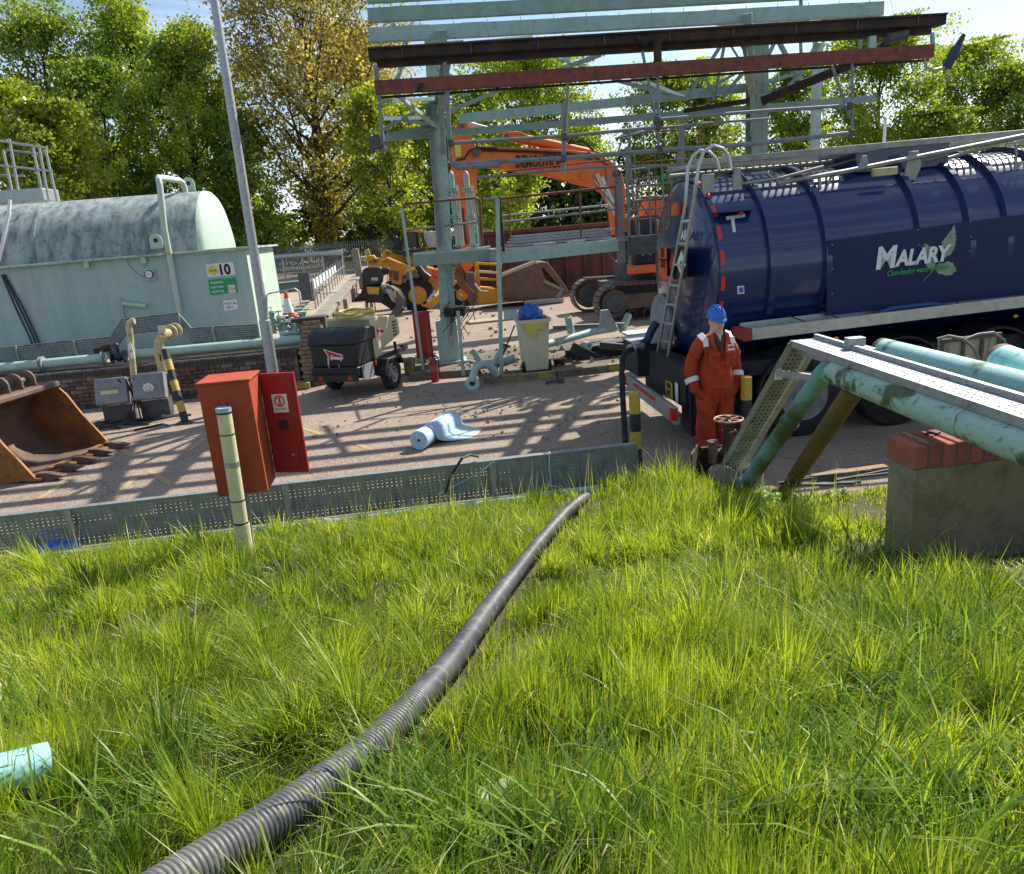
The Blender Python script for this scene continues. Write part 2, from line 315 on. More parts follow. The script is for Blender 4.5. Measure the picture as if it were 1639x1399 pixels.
def leafmat(name, c1, c2, trans=0.5, c3=None, gl=0.03):
    m, n, b = newmat(name); N = n.nodes.new; K = n.links.new; n.nodes.remove(b); o = n.nodes['Material Output']
    at = N('ShaderNodeAttribute'); at.attribute_name = 'tint'; r = N('ShaderNodeValToRGB')
    r.color_ramp.elements[0].color = (*c1, 1); r.color_ramp.elements[1].color = (*c2, 1)
    if c3 is not None: e = r.color_ramp.elements.new(0.93); e.color = (*c2, 1); r.color_ramp.elements[-1].color = (*c3, 1)
    d = N('ShaderNodeBsdfDiffuse'); t = N('ShaderNodeBsdfTranslucent'); g = N('ShaderNodeBsdfGlossy'); g.inputs['Roughness'].default_value = 0.38; g.inputs['Color'].default_value = (1, 1, 1, 1)
    x = N('ShaderNodeMixShader'); x.inputs[0].default_value = trans; x2 = N('ShaderNodeMixShader'); x2.inputs[0].default_value = gl
    K(at.outputs['Fac'], r.inputs['Fac']); K(r.outputs['Color'], d.inputs['Color'])
    h = N('ShaderNodeMixRGB'); h.blend_type = 'MULTIPLY'; h.inputs[0].default_value = 1; h.inputs['Color2'].default_value = (1.16, 1.08, 0.55, 1); K(r.outputs['Color'], h.inputs['Color1']); K(h.outputs['Color'], t.inputs['Color'])
    K(d.outputs[0], x.inputs[1]); K(t.outputs[0], x.inputs[2]); K(x.outputs[0], x2.inputs[1]); K(g.outputs[0], x2.inputs[2]); K(x2.outputs[0], o.inputs['Surface'])
    return m
# ================================================================== THE SETTING
def asphalt():
    m, n, b = newmat('asphalt'); N = n.nodes.new; K = n.links.new
    t = N('ShaderNodeTexCoord')
    def noise(sc, det=5, ro=0.6):
        z = N('ShaderNodeTexNoise'); z.inputs['Scale'].default_value = sc; z.inputs['Detail'].default_value = det; z.inputs['Roughness'].default_value = ro; K(t.outputs['Object'], z.inputs['Vector']); return z
    def rng(z, lo, hi, a):
        r = N('ShaderNodeMapRange'); r.inputs['From Min'].default_value = lo; r.inputs['From Max'].default_value = hi; r.inputs['To Max'].default_value = a; K(z.outputs[0], r.inputs['Value']); return r
    def mix(prev, col, fac):
        x = N('ShaderNodeMixRGB'); K(fac.outputs[0], x.inputs['Fac'])
        if isinstance(prev, tuple): x.inputs['Color1'].default_value = (*prev, 1)
        else: K(prev, x.inputs['Color1'])
        x.inputs['Color2'].default_value = (*col, 1); return x.outputs['Color']
    vo = N('ShaderNodeTexVoronoi'); vo.inputs['Scale'].default_value = 75; K(t.outputs['Object'], vo.inputs['Vector'])
    sepc = N('ShaderNodeSeparateColor'); K(vo.outputs['Color'], sepc.inputs[0])
    c = mix((0.20, 0.15, 0.115), (0.47, 0.37, 0.285), rng(sepc, 0.35, 1.0, 0.9))
    c = mix(c, (0.10, 0.082, 0.07), rng(noise(180, 2), 0.56, 0.66, 0.6))
    c = mix(c, (0.36, 0.295, 0.23), rng(noise(0.5), 0.42, 0.66, 0.55))
    c = mix(c, (0.13, 0.105, 0.09), rng(noise(1.6, 8, 0.7), 0.52, 0.74, 0.6))
    c = mix(c, (0.05, 0.045, 0.04), rng(noise(3.1, 8, 0.6), 0.64, 0.72, 0.6))
    c = mix(c, (0.33, 0.29, 0.23), rng(noise(0.9, 9, 0.75), 0.60, 0.70, 0.45))
    vc = N('ShaderNodeTexVoronoi'); vc.feature = 'DISTANCE_TO_EDGE'; vc.inputs['Scale'].default_value = 0.55; wn = N('ShaderNodeTexNoise'); wn.inputs['Scale'].default_value = 1.3; wn.inputs['Detail'].default_value = 6; K(t.outputs['Object'], wn.inputs['Vector'])
    va = N('ShaderNodeMixRGB'); va.inputs[0].default_value = 0.35; K(t.outputs['Object'], va.inputs['Color1']); K(wn.outputs['Color'], va.inputs['Color2']); K(va.outputs[0], vc.inputs['Vector'])
    mr = N('ShaderNodeMapRange'); mr.inputs['From Min'].default_value = 0.007; mr.inputs['From Max'].default_value = 0.0; mr.inputs['To Max'].default_value = 0.45; K(vc.outputs['Distance'], mr.inputs['Value'])
    c = mix(c, (0.07, 0.055, 0.045), mr)
    c = mix(c, (0.035, 0.03, 0.028), rng(noise(0.75, 4, 0.5), 0.66, 0.74, 0.55))
    K(c, b.inputs['Base Color']); b.inputs['Roughness'].default_value = 0.88; b.inputs['Specular IOR Level'].default_value = 0.3
    bp = N('ShaderNodeBump'); bp.inputs['Strength'].default_value = 0.55; bp.inputs['Distance'].default_value = 0.012; K(vo.outputs['Distance'], bp.inputs['Height']); K(bp.outputs['Normal'], b.inputs['Normal'])
    return m
M['asphalt'] = asphalt()
M['farground'] = mat('rough_grass_ground', (0.07, 0.085, 0.025), 1.0, col2=(0.10, 0.085, 0.05), amt=0.8, scale=0.15, col3=(0.04, 0.055, 0.015), amt3=0.8, scale3=1.5, bump=0.3)
M['pale_ground'] = mat('pale_concrete_ground', (0.36, 0.30, 0.22), 0.95, col2=(0.26, 0.21, 0.155), amt=0.8, scale=0.8, col3=(0.17, 0.14, 0.10), amt3=0.6, scale3=4, bump=0.4)
M['rubblesoil'] = mat('gravelly_soil', (0.16, 0.125, 0.09), 1.0, col2=(0.08, 0.06, 0.045), amt=0.8, scale=4, col3=(0.34, 0.29, 0.23), amt3=0.7, scale3=30, bump=0.9, bscale=25)
M['ylline'] = mat('worn_yellow_line', (0.44, 0.31, 0.11), 0.85, col2=(0.27, 0.21, 0.155), amt=1.0, scale=26, bump=0.4, lo=0.42, hi=0.56)
M['ylkerb'] = mat('worn_yellow_kerb', (0.36, 0.27, 0.06), 0.85, col2=(0.17, 0.15, 0.11), amt=1.0, scale=7, lo=0.4, hi=0.55, bump=0.4)

def sheet(name, pts, mt, z=None):
    mb = MB(); vs = [P(u, v, z if z is not None else 0) for u, v in pts]; mb.add(vs, [tuple(range(len(vs)))])
    o = mb.build(name, mt, recalc=False, smooth=False); tag(o, kind='structure'); return o
sheet('ground', [(-1500, -400), (1500, -400), (1500, 2500), (-1500, 2500)], M['farground'], -0.25)
sheet('yard', [(-30, 5.2), (60, 5.2), (60, 60), (-30, 60)], M['asphalt'], 0.0)

# raised ground behind the brick wall on the left
mb = MB(); mb.ubox(-60, -1.75, 15.22, 92, -0.24, 0.80)
tag(mb.build('upper_ground', M['pale_ground'], recalc=False, smooth=False), kind='structure')
# hatching and lane markings
mb = MB()
def line(px0, py0, px1, py1, wd=0.09):
    a, b = G(px0, py0, 0.004), G(px1, py1, 0.004); d = (b-a).normalized(); s = Vector((-d.y, d.x, 0))*wd/2
    mb.add([a-s, b-s, b+s, a+s], [(0, 1, 2, 3)])
for q in [(196, 719, 216, 731), (238, 752, 275, 776), (224, 757, 168, 810), (60, 800, 105, 770), (482, 684, 524, 698), (560, 705, 600, 722), (898, 652, 1020, 645), (330, 700, 300, 722)]: line(*q)
tag(mb.build('yard_marking', M['ylline'], recalc=False, smooth=False), kind='structure')

# grass bank terrain
us = np.linspace(-14, 14, 150); vs_ = np.concatenate([np.linspace(-14, 0, 20)[:-1], np.linspace(0, 7.4, 90)])
UU, VV = np.meshgrid(us, vs_); ZZ = bank_z(UU, VV)
verts = [P(u, v, z)[:] for u, v, z in zip(UU.ravel(), VV.ravel(), ZZ.ravel())]
nu = len(us); fs = [(j*nu+i, j*nu+i+1, (j+1)*nu+i+1, (j+1)*nu+i) for j in range(len(vs_)-1) for i in range(nu-1)]
me = bpy.data.meshes.new('grass_bank'); me.from_pydata(verts, [], fs)
me.polygons.foreach_set('use_smooth', [True]*len(fs))
me.materials.append(mat('bank_soil', (0.06, 0.05, 0.025), 1.0, col2=(0.10, 0.08, 0.045), amt=0.8, scale=3, col3=(0.05, 0.08, 0.015), amt3=0.8, scale3=12, bump=0.8, bscale=40))
o = bpy.data.objects.new('grass_bank', me); COL.objects.link(o); tag(o, kind='structure'); WM[o] = Matrix.Identity(4)

# ------------------------------------------------------------------ grass blades
HOSE_PX = [(180, 1475, .11), (250, 1430, .105), (330, 1378, .10), (420, 1322, .095), (520, 1252, .09), (600, 1190, .085), (660, 1130, .085), (720, 1062, .09), (775, 985, .10), (820, 925, .10), (865, 867, .11), (905, 822, .13), (928, 802, .10), (948, 790, -.03)]
HOSE = [bank_hit(x, y, h) for x, y, h in HOSE_PX]
HUV = np.array([UV(p) for p in HOSE])
def hose_dist(u, v):
    best = np.full(u.shape, 9.0)
    for a, b in zip(HUV[:-1], HUV[1:]):
        d = b-a; t = np.clip(((u-a[0])*d[0]+(v-a[1])*d[1])/(d@d), 0, 1)
        best = np.minimum(best, np.hypot(u-a[0]-t*d[0], v-a[1]-t*d[1]))
    return best
def blades(name, u, v, h, wd, lean, ang, tint, mt, label=None, kind='stuff'):
    n = len(u); z = bank_z(u, v); x = u*CA-v*SA; y = u*SA+v*CA
    S = np.array([0.0, 0.35, 0.7, 1.0]); W_ = np.array([0.8, 1.0, 0.7])
    dx, dy = np.cos(ang), np.sin(ang); tw = ang+R.uniform(-0.9, 0.9, n)+pi/2; sx, sy = np.cos(tw), np.sin(tw)
    co = np.zeros((n, 7, 3), np.float32)
    for k in range(4):
        s = S[k]; off = lean*h*s**1.7; zz = h*s*np.sqrt(np.clip(1-(lean*0.82)**2*s, 0.05, 1)); 
        bx, by, bz = x+dx*off, y+dy*off, z-0.015+zz
        if k < 3:
            w = wd*W_[k]/2
            co[:, 2*k] = np.stack([bx-sx*w, by-sy*w, bz], 1); co[:, 2*k+1] = np.stack([bx+sx*w, by+sy*w, bz], 1)
        else: co[:, 6] = np.stack([bx, by, bz], 1)
    base = (np.arange(n)*7)[:, None]
    loops = np.concatenate([base+np.array([0, 1, 3, 2]), base+np.array([2, 3, 5, 4]), base+np.array([4, 5, 6])], 1).ravel()
    tot = np.tile([4, 4, 3], n); st = np.concatenate([[0], np.cumsum(tot)[:-1]])
    me = bpy.data.meshes.new(name); me.vertices.add(n*7); me.vertices.foreach_set('co', co.ravel())
    me.loops.add(len(loops)); me.loops.foreach_set('vertex_index', loops.astype(np.int32))
    me.polygons.add(len(tot)); me.polygons.foreach_set('loop_start', st.astype(np.int32)); me.polygons.foreach_set('loop_total', tot.astype(np.int32))
    me.polygons.foreach_set('use_smooth', np.ones(len(tot), bool)); me.update(calc_edges=True)
    at = me.attributes.new('tint', 'FLOAT', 'POINT'); at.data.foreach_set('value', np.repeat(tint, 7).astype(np.float32))
    me.materials.append(mt); o = bpy.data.objects.new(name, me); COL.objects.link(o); o['kind'] = kind
    if label: o['label'] = label
    return o
R = np.random.RandomState(11)
M['grass'] = leafmat('grass_blade', (0.055, 0.14, 0.016), (0.44, 0.55, 0.055), 0.55, c3=(0.66, 0.62, 0.34), gl=0.02)
def sample(n, dpow, u0=-7.5, u1=6.5, v0=-0.9, v1=7.0):
    u = R.uniform(u0, u1, n); v = R.uniform(v0, v1, n)
    d = np.hypot(u-0.28, v*1.0); keep = R.uniform(0, 1, n) < np.clip((1.4/np.maximum(d, 0.7))**dpow, 0, 1)
    x = u*CA-v*SA; y = u*SA+v*CA; inc = (np.abs(x) < 0.95*y+1.0) & (y > 0.1); keep &= inc | (R.uniform(0, 1, n) < 0.15)
    return u[keep], v[keep]
u, v = sample(1720000, 1.15)
edge = 7.0-0.8*sstep(2.35, 3.15, u); hd = hose_dist(u, v)
qb = UV(bank_hit(1560, 905)); bare = sstep(1.0, 0.45, np.hypot((u-qb[0]-.25)*0.85, (v-qb[1]-.1)*1.35))
bare = np.maximum(bare, 0.75*sstep(0.9, 0.3, np.hypot((u-3.6)*.7, (v-4.9)*1.1)))
zn = sstep(qb[0]-.5, qb[0]-.1, u)*sstep(qb[1]-1.45, qb[1]-1.0, v)*sstep(qb[1]+1.0, qb[1]+.6, v); bare = np.maximum(bare, .65*zn)
patch = wob(u, v, 1.9, 5); keep = (v < edge-0.02) & (hd > 0.05) & (R.uniform(0, 1, len(u)) > 0.93*bare) & (R.uniform(0, 1, len(u)) < 0.42+0.65*sstep(-1.0, 0.3, patch))
u, v, hd, bare, zn = u[keep], v[keep], hd[keep], bare[keep], zn[keep]; n = len(u)
c1 = wob(u, v, 2.6, 0); c2 = wob(u, v, 6.5, 7); c3 = wob(u+3, v-2, 1.1, 12)
tl = np.clip(0.5+0.48*c1+0.38*c2, 0.0, 1.55)
mound = np.exp(-((u-1.85)**2/0.22+(v-6.4)**2/0.3))
dd = np.hypot(u, v)
h = (0.098+0.135*tl+0.10*mound)*R.uniform(0.45, 1.25, n)*(1-0.7*bare)*(1-.72*zn)*np.where(R.uniform(0, 1, n) > 0.975, 1.5, 1)
h *= 1-0.35*sstep(0.28, 0.06, hd); h *= 0.72+0.28*sstep(6.9, 6.0, v)+0.15*mound
h *= 1-0.45*sstep(2.1, 2.6, u)*sstep(3.6, 4.6, v)
wd = (0.0023+0.00078*dd)*R.uniform(0.6, 1.35, n)
flow = 2.2*wob(u, v, 1.2, 3)+1.6*wob(u, v, 3.3, 9)
lean = np.clip(0.50+0.38*wob(u, v, 2.1, 15)+R.normal(0, 0.26, n), 0.03, 1.15)
ang = flow+R.normal(0, 1.0, n)-0.6
n_t = 1500; tu_, tv2 = R.uniform(-6.5, 5.5, n_t), R.uniform(-.3, 6.9, n_t)*1.0; gi = R.choice(n, int(n*.42), replace=False)
from mathutils import kdtree
kd_ = kdtree.KDTree(n_t)
for i_ in range(n_t): kd_.insert((tu_[i_], tv2[i_], 0), i_)
kd_.balance(); th_t = R.uniform(.7, 1.45, n_t); ti_t = R.normal(0, .16, n_t); tadd = np.zeros(n)
for g_ in gi:
    co_, i_, di_ = kd_.find((u[g_], v[g_], 0)); k_ = .34; du_, dv_ = u[g_]-tu_[i_], v[g_]-tv2[i_]
    u[g_] = tu_[i_]+du_*k_; v[g_] = tv2[i_]+dv_*k_; h[g_] *= th_t[i_]; ang[g_] = atan2(dv_, du_)+A+R.normal(0, .35); lean[g_] = min(1.1, .15+di_*k_*6+R.normal(0, .15)); tadd[g_] = ti_t[i_]
lean = np.clip(lean, .03, 1.15); okk = (hose_dist(u, v) > .05) & (v < 7.0-0.8*sstep(2.35, 3.15, u)-.02)
tint = np.clip(0.50+tadd+0.22*c3+0.17*c2+0.12*c1+R.normal(0, 0.17, n), 0, 0.92); dry = R.uniform(0, 1, n) < 0.045+0.16*sstep(0.2, 1.1, wob(u, v, 2.9, 17)); tint[dry] = R.uniform(0.93, 1.0, dry.sum())
h[dry] *= 1.12; lean[dry] = np.clip(lean[dry]+0.25, 0, 1.15)
blades('bank_grass', u[okk], v[okk], h[okk], wd[okk], lean[okk], ang[okk], tint[okk], M['grass'], 'long bright green grass covering the whole bank in the foreground')
print('GRASS', n, 'zone', qb, (zn > .5).sum(), (bare > .5).sum(), h[zn > .5].mean() if (zn > .5).any() else 0)
n = 3200; u = R.normal(qb[0]+.35, .55, n); v = R.normal(qb[1]-.3, .42, n)
blades('dry_litter', u, v, R.uniform(.03, .10, n), R.uniform(.002, .006, n), R.uniform(.9, 1.2, n), R.uniform(0, 6.28, n), R.uniform(.75, 1, n), M['grass'], 'dry straw litter on the bare soil patch by the brick-topped wall')
# coarse broad-leaved grass tussocks
M['broad'] = leafmat('broad_blade', (0.06, 0.15, 0.025), (0.28, 0.44, 0.07), 0.5, gl=0.012, c3=(0.36, 0.36, 0.2))
us_, vs2 = [], []
cen = [(1560, 1060, 50, .2), (1600, 1080, 50, .3), (640, 1290, 34, .16), (700, 1370, 40, .16), (1300, 1290, 40, .25), (1480, 1330, 50, .28), (1050, 1350, 36, .25), (980, 1210, 26, .2), (1380, 900, 40, .25), (60, 1160, 26, .22), (1180, 860, 24, .2),
       (1420, 1180, 46, .3), (900, 1380, 30, .22), (200, 1330, 30, .2), (1290, 830, 30, .2), (1330, 1020, 24, .2)]
for px, py, k, sg in cen:
    q = UV(bank_hit(px, py)); us_.append(R.normal(q[0], sg*0.55, k*3)); vs2.append(R.normal(q[1], sg*0.5, k*3))
u = np.concatenate(us_); v = np.concatenate(vs2); k = (v < 6.8) & (hose_dist(u, v) > 0.07); u, v = u[k], v[k]; n = len(u)
blades('coarse_grass', u, v, R.uniform(0.14, 0.36, n), R.uniform(0.004, 0.0085, n), np.clip(R.normal(0.72, 0.25, n), 0.1, 1.2), R.uniform(0, 2*pi, n), np.clip(R.normal(0.5, 0.25, n), 0, 1), M['broad'], 'coarse tufts of broad-bladed grass among the finer grass')
# tall seeding stems near the edge
u = R.uniform(-5, 3.2, 420); v = R.uniform(4.5, 6.9, 420); n = len(u)
blades('seeding_stems', u, v, R.uniform(0.3, 0.52, n), R.uniform(0.0025, 0.0045, n), R.uniform(0.05, 0.45, n), R.uniform(0, 2*pi, n), R.uniform(0.8, 1.0, n), M['grass'], 'thin straw coloured stems standing above the grass edge')

# ------------------------------------------------------------------ trees
def leaf_mesh(name, cen, tint, size, mt, rs):
    n = len(cen); a = rs.normal(size=(n, 3)); a /= np.linalg.norm(a, axis=1)[:, None]; b = rs.normal(size=(n, 3)); b -= a*(a*b).sum(1)[:, None]; b /= np.linalg.norm(b, axis=1)[:, None]
    s = (size*rs.uniform(0.55, 1.3, n))[:, None]; co = np.stack([cen-a*s*0.5, cen+b*s*0.30, cen+a*s*0.5, cen-b*s*0.30], 1).astype(np.float32)
    me = bpy.data.meshes.new(name); me.vertices.add(4*n); me.vertices.foreach_set('co', co.ravel()); me.loops.add(4*n); me.loops.foreach_set('vertex_index', np.arange(4*n, dtype=np.int32))
    me.polygons.add(n); me.polygons.foreach_set('loop_start', (np.arange(n)*4).astype(np.int32)); me.polygons.foreach_set('loop_total', np.full(n, 4, np.int32)); me.update(calc_edges=True)
    at = me.attributes.new('tint', 'FLOAT', 'POINT'); at.data.foreach_set('value', np.repeat(tint, 4).astype(np.float32)); me.materials.append(mt); return me
def make_tree(name, label, cat, loc, H, Rc, base, mt, seed, nl=15000, ls=0.27, nlimb=24, top=1.0, fullness=0.7, bark=None, spread=0.42, lean=0.0, group=None, ivy=False):
    rs = np.random.RandomState(seed); t = thing(name, label, cat, loc, 0, group); mb = MB(); cl = []
    def bez(p, d, L_, r0, k, curl=0.25, up=0.12):
        pts = [np.array(p, float)]; d = np.array(d, float)
        for i in range(k):
            d = d+rs.normal(0, curl, 3)*0.5+np.array([0, 0, up]); d /= np.linalg.norm(d); pts.append(pts[-1]+d*L_/k)
        return pts, [r0*(1-0.82*i/k) for i in range(k+1)]
    tr, rr = bez((0, 0, -0.3), (lean, 0, 1), H*0.86, H*0.021, 9, 0.13, 0.25); mb.tube([Vector(p) for p in tr], rr, 9, cap=False)
    if ivy:
        for i in range(200): q = tr[rs.randint(1, 6)]+rs.normal(0, .3, 3); cl.append((q, 0.3, 0.02))
    for i in range(nlimb):
        f = base+(0.98-base)*((i+0.5)/nlimb)**0.9; k = min(8.99, f/0.9*9); j = int(k); p = tr[j]+(tr[min(j+1, 9)]-tr[j])*(k-j)
        az = i*2.4+rs.uniform(-0.5, 0.5); rel = (f-base)/(1-base); prof = (sin(pi*min(1, 0.16+0.80*rel)))**fullness
        Ll = Rc*prof*rs.uniform(0.72, 1.15)*1.1+0.15*Rc; el = 0.25+0.95*rel*rs.uniform(0.7, 1.2)
        d = (cos(az)*cos(el), sin(az)*cos(el), sin(el)); ps, r_ = bez(p, d, Ll, max(0.03, rr[j]*0.55*rs.uniform(.7, 1)), 5)
        mb.tube([Vector(q) for q in ps], r_, 6, cap=False)
        lc = rs.normal(0, 0.12)
        for m_ in range(7):
            g = rs.uniform(0.3, 1.0); jj = min(4, int(g*5)); q = ps[jj]+(ps[jj+1]-ps[jj])*(g*5-jj)
            dd_ = (ps[jj+1]-ps[jj]); dd_ = dd_/np.linalg.norm(dd_)+rs.normal(0, 0.75, 3); sb, r2 = bez(q, dd_/np.linalg.norm(dd_), Ll*rs.uniform(0.25, 0.5), r_[jj]*0.5+0.008, 3)
            mb.tube([Vector(x) for x in sb], r2, 4, cap=False)
            for x in sb[1:]: cl.append((x+rs.normal(0, Rc*0.07, 3), Rc*0.085, lc+rs.normal(0, .1)))
            if rs.rand() < 0.6: cl.append((sb[-1]+rs.normal(0, Rc*0.10, 3), Rc*0.06, lc+rs.normal(0, .14)))
    mb.build('trunk', bark or M['bark'], t, local=True, recalc=False)
    C_ = np.array([c[0] for c in cl]); S_ = np.array([c[1] for c in cl]); T_ = np.array([c[2] for c in cl]); w_ = rs.uniform(0.2, 1, len(cl)); w_ /= w_.sum()
    nl = int(nl*1.3); ix = rs.choice(len(cl), nl, p=w_); cen = C_[ix]+rs.normal(0, 1, (nl, 3))*S_[ix][:, None]*np.array([1, 1, 0.75]); cen[:, 2] = np.clip(cen[:, 2], 0.2, H*top*1.05)
    tint = np.clip(0.42+T_[ix]*1.8+rs.normal(0, 0.17, nl), 0, 1)
    me = leaf_mesh('crown', cen, tint, ls, mt, rs); o = bpy.data.objects.new('crown', me); COL.objects.link(o); o.parent = t; WM[o] = WM[t].copy()
    return t
LF = dict(
    bright=leafmat('spring_leaf', (0.13, 0.22, 0.02), (0.52, 0.62, 0.07), 0.6),
    mid=leafmat('green_leaf', (0.09, 0.17, 0.018), (0.40, 0.52, 0.06), 0.58),
    dark=leafmat('dark_leaf', (0.016, 0.036, 0.007), (0.055, 0.085, 0.014), 0.35),
    oak=leafmat('bronze_oak_leaf', (0.22, 0.19, 0.045), (0.62, 0.54, 0.17), 0.55),
    gold=leafmat('yellow_green_leaf', (0.14, 0.19, 0.02), (0.45, 0.54, 0.055), 0.58))
def TR(px, ytop, v, Rc, kind, label, seed, base=0.22, zb=0.4, cat='tree', **k):
    p = V(px, ytop, v); b = P(*UV(p), 0); H = p.z-zb; b.z = zb
    return make_tree('tree' if cat == 'tree' else 'shrub', label, cat, b, H, Rc, base, LF[kind], seed, **k)
TR(28, 15, 62, 4.6, 'mid', 'tall leafy tree cut by the left edge of the photo, behind the railed platform', 1, base=.12, nl=15000)
TR(70, 190, 50, 3.6, 'gold', 'yellow-green tree in front of the taller one at the far left', 2, base=.1, nl=17000)
TR(15, 150, 54, 3.6, 'gold', 'yellow-green tree at the left edge, rising over the platform railing', 22, base=.1, nl=14000)
TR(192, 18, 66, 5.0, 'bright', 'fresh green tree with a pointed top above the middle of the dirty tank', 3, base=.15, nl=21000)
TR(275, 70, 60, 4.4, 'mid', 'mid green tree between the pointed one and the lamp column', 4, base=.12, nl=19000)
TR(130, 120, 60, 4.2, 'mid', 'mid green tree between the yellow-green trees and the pointed one', 24, base=.12, nl=17000)
TR(318, 20, 76, 4.6, 'bright', 'bright tree whose top shows just left of the lamp column', 5, base=.15, nl=14000)
TR(372, 200, 58, 3.4, 'mid', 'lower green tree partly behind the lamp column', 6, base=.1, nl=11000)
TR(462, -30, 62, 7.6, 'oak', 'big bronze-leaved oak with an ivy-covered trunk right of the lamp column', 7, base=.2, nl=34000, ls=0.28, nlimb=38, fullness=.5, ivy=True)
TR(556, 60, 68, 5.2, 'oak', 'second bronze-leaved tree whose crown ends at the dark gutter', 8, base=.12, nl=18000, ls=.26)
TR(610, 150, 50, 2.8, 'gold', 'slim yellow-green tree behind the floodlight at the gantry corner', 9, base=.08, nl=10000)
TR(672, 175, 60, 3.3, 'bright', 'bright green tree behind the left gantry column', 10, base=.08, nl=12000)
TR(840, 98, 60, 5.6, 'bright', 'wide bright tree behind the orange digger boom', 12, base=.1, nl=24000)
TR(752, 150, 70, 4.0, 'mid', 'mid green tree showing between the left gantry column and the digger boom', 13, base=.1, nl=12000)
TR(800, 262, 48, 2.8, 'bright', 'low bright leafy tree under the digger boom', 14, base=.05, nl=12000)
TR(935, 215, 70, 3.6, 'bright', 'green tree beyond the elbow of the digger boom', 15, base=.08, nl=10000)
TR(1058, 122, 66, 4.0, 'mid', 'green tree behind the hanging safety cage, left of the right gantry column', 16, base=.1, nl=14000)
TR(1140, 128, 62, 3.4, 'bright', 'light green tree against the right gantry column', 17, base=.1, nl=12000)
TR(1262, 110, 66, 4.2, 'mid', 'green tree between the right gantry column and the thin far column', 18, base=.1, nl=15000)
TR(1412, 58, 60, 5.4, 'bright', 'large sunlit tree above the middle of the tanker', 19, base=.1, nl=24000)
TR(1545, 92, 68, 5.2, 'bright', 'large sunlit tree right of the big one above the tanker', 20, base=.1, nl=19000)
TR(1640, 118, 64, 4.4, 'mid', 'darker tree cut by the right edge of the photo', 21, base=.1, nl=13000)
TR(1492, 190, 56, 3.6, 'mid', 'shorter dark green tree between the two large sunlit trees', 23, base=.08, nl=12000)
k = 0
for px, yt, v, rc, kd, lb in [(385, 300, 82, 4.2, 'mid', 'green thicket between the lamp column and the oak trunk'), (520, 300, 82, 4.0, 'mid', 'green thicket right of the oak trunk beyond the fence'), (590, 270, 80, 4.0, 'mid', 'green thicket behind the yellow loader and floodlight'), (650, 290, 84, 4.2, 'mid', 'green thicket just left of the left gantry column'), (800, 300, 76, 4.5, 'dark', 'dark thicket behind the red container end'), (300, 330, 66, 3.0, 'dark', 'dark shrub beyond the tank, left of the lamp column'), (390, 345, 70, 3.0, 'dark', 'dark shrub beyond the tank end, at the foot of the lamp column trees'), (520, 338, 76, 3.4, 'dark', 'dark evergreen shrub behind the palisade fence, right of the oak'),
                      (600, 345, 72, 3.0, 'dark', 'dark shrub behind the yellow loader cab'), (888, 288, 52, 2.6, 'dark', 'ivy-dark shrub under the elbow of the digger boom'), (960, 300, 54, 2.4, 'dark', 'dark shrub seen through the digger boom elbow'),
                      (700, 330, 60, 3.0, 'mid', 'green shrub behind the left gantry column'), (450, 350, 74, 3.0, 'mid', 'green shrub at the oak foot behind the fence'), (200, 300, 74, 4.6, 'dark', 'dark thicket behind the middle of the tank'), (110, 300, 72, 4.0, 'dark', 'dark thicket behind the left part of the tank'),
                      (1120, 240, 66, 4.5, 'dark', 'dark thicket behind the ladder hoops of the tanker'), (1300, 210, 70, 5.0, 'dark', 'dark thicket behind the tanker roof'), (1450, 215, 74, 5.0, 'dark', 'dark thicket behind the pale mast over the tanker'), (1600, 215, 74, 5.0, 'dark', 'dark thicket at the right edge over the tanker'), (1020, 250, 74, 4, 'dark', 'dark thicket beyond the grey posts by the digger')]:
    k += 1; TR(px, yt, v, rc, kd, lb, 40+k, base=.03, cat='shrub', nl=3000, ls=.4, nlimb=14)
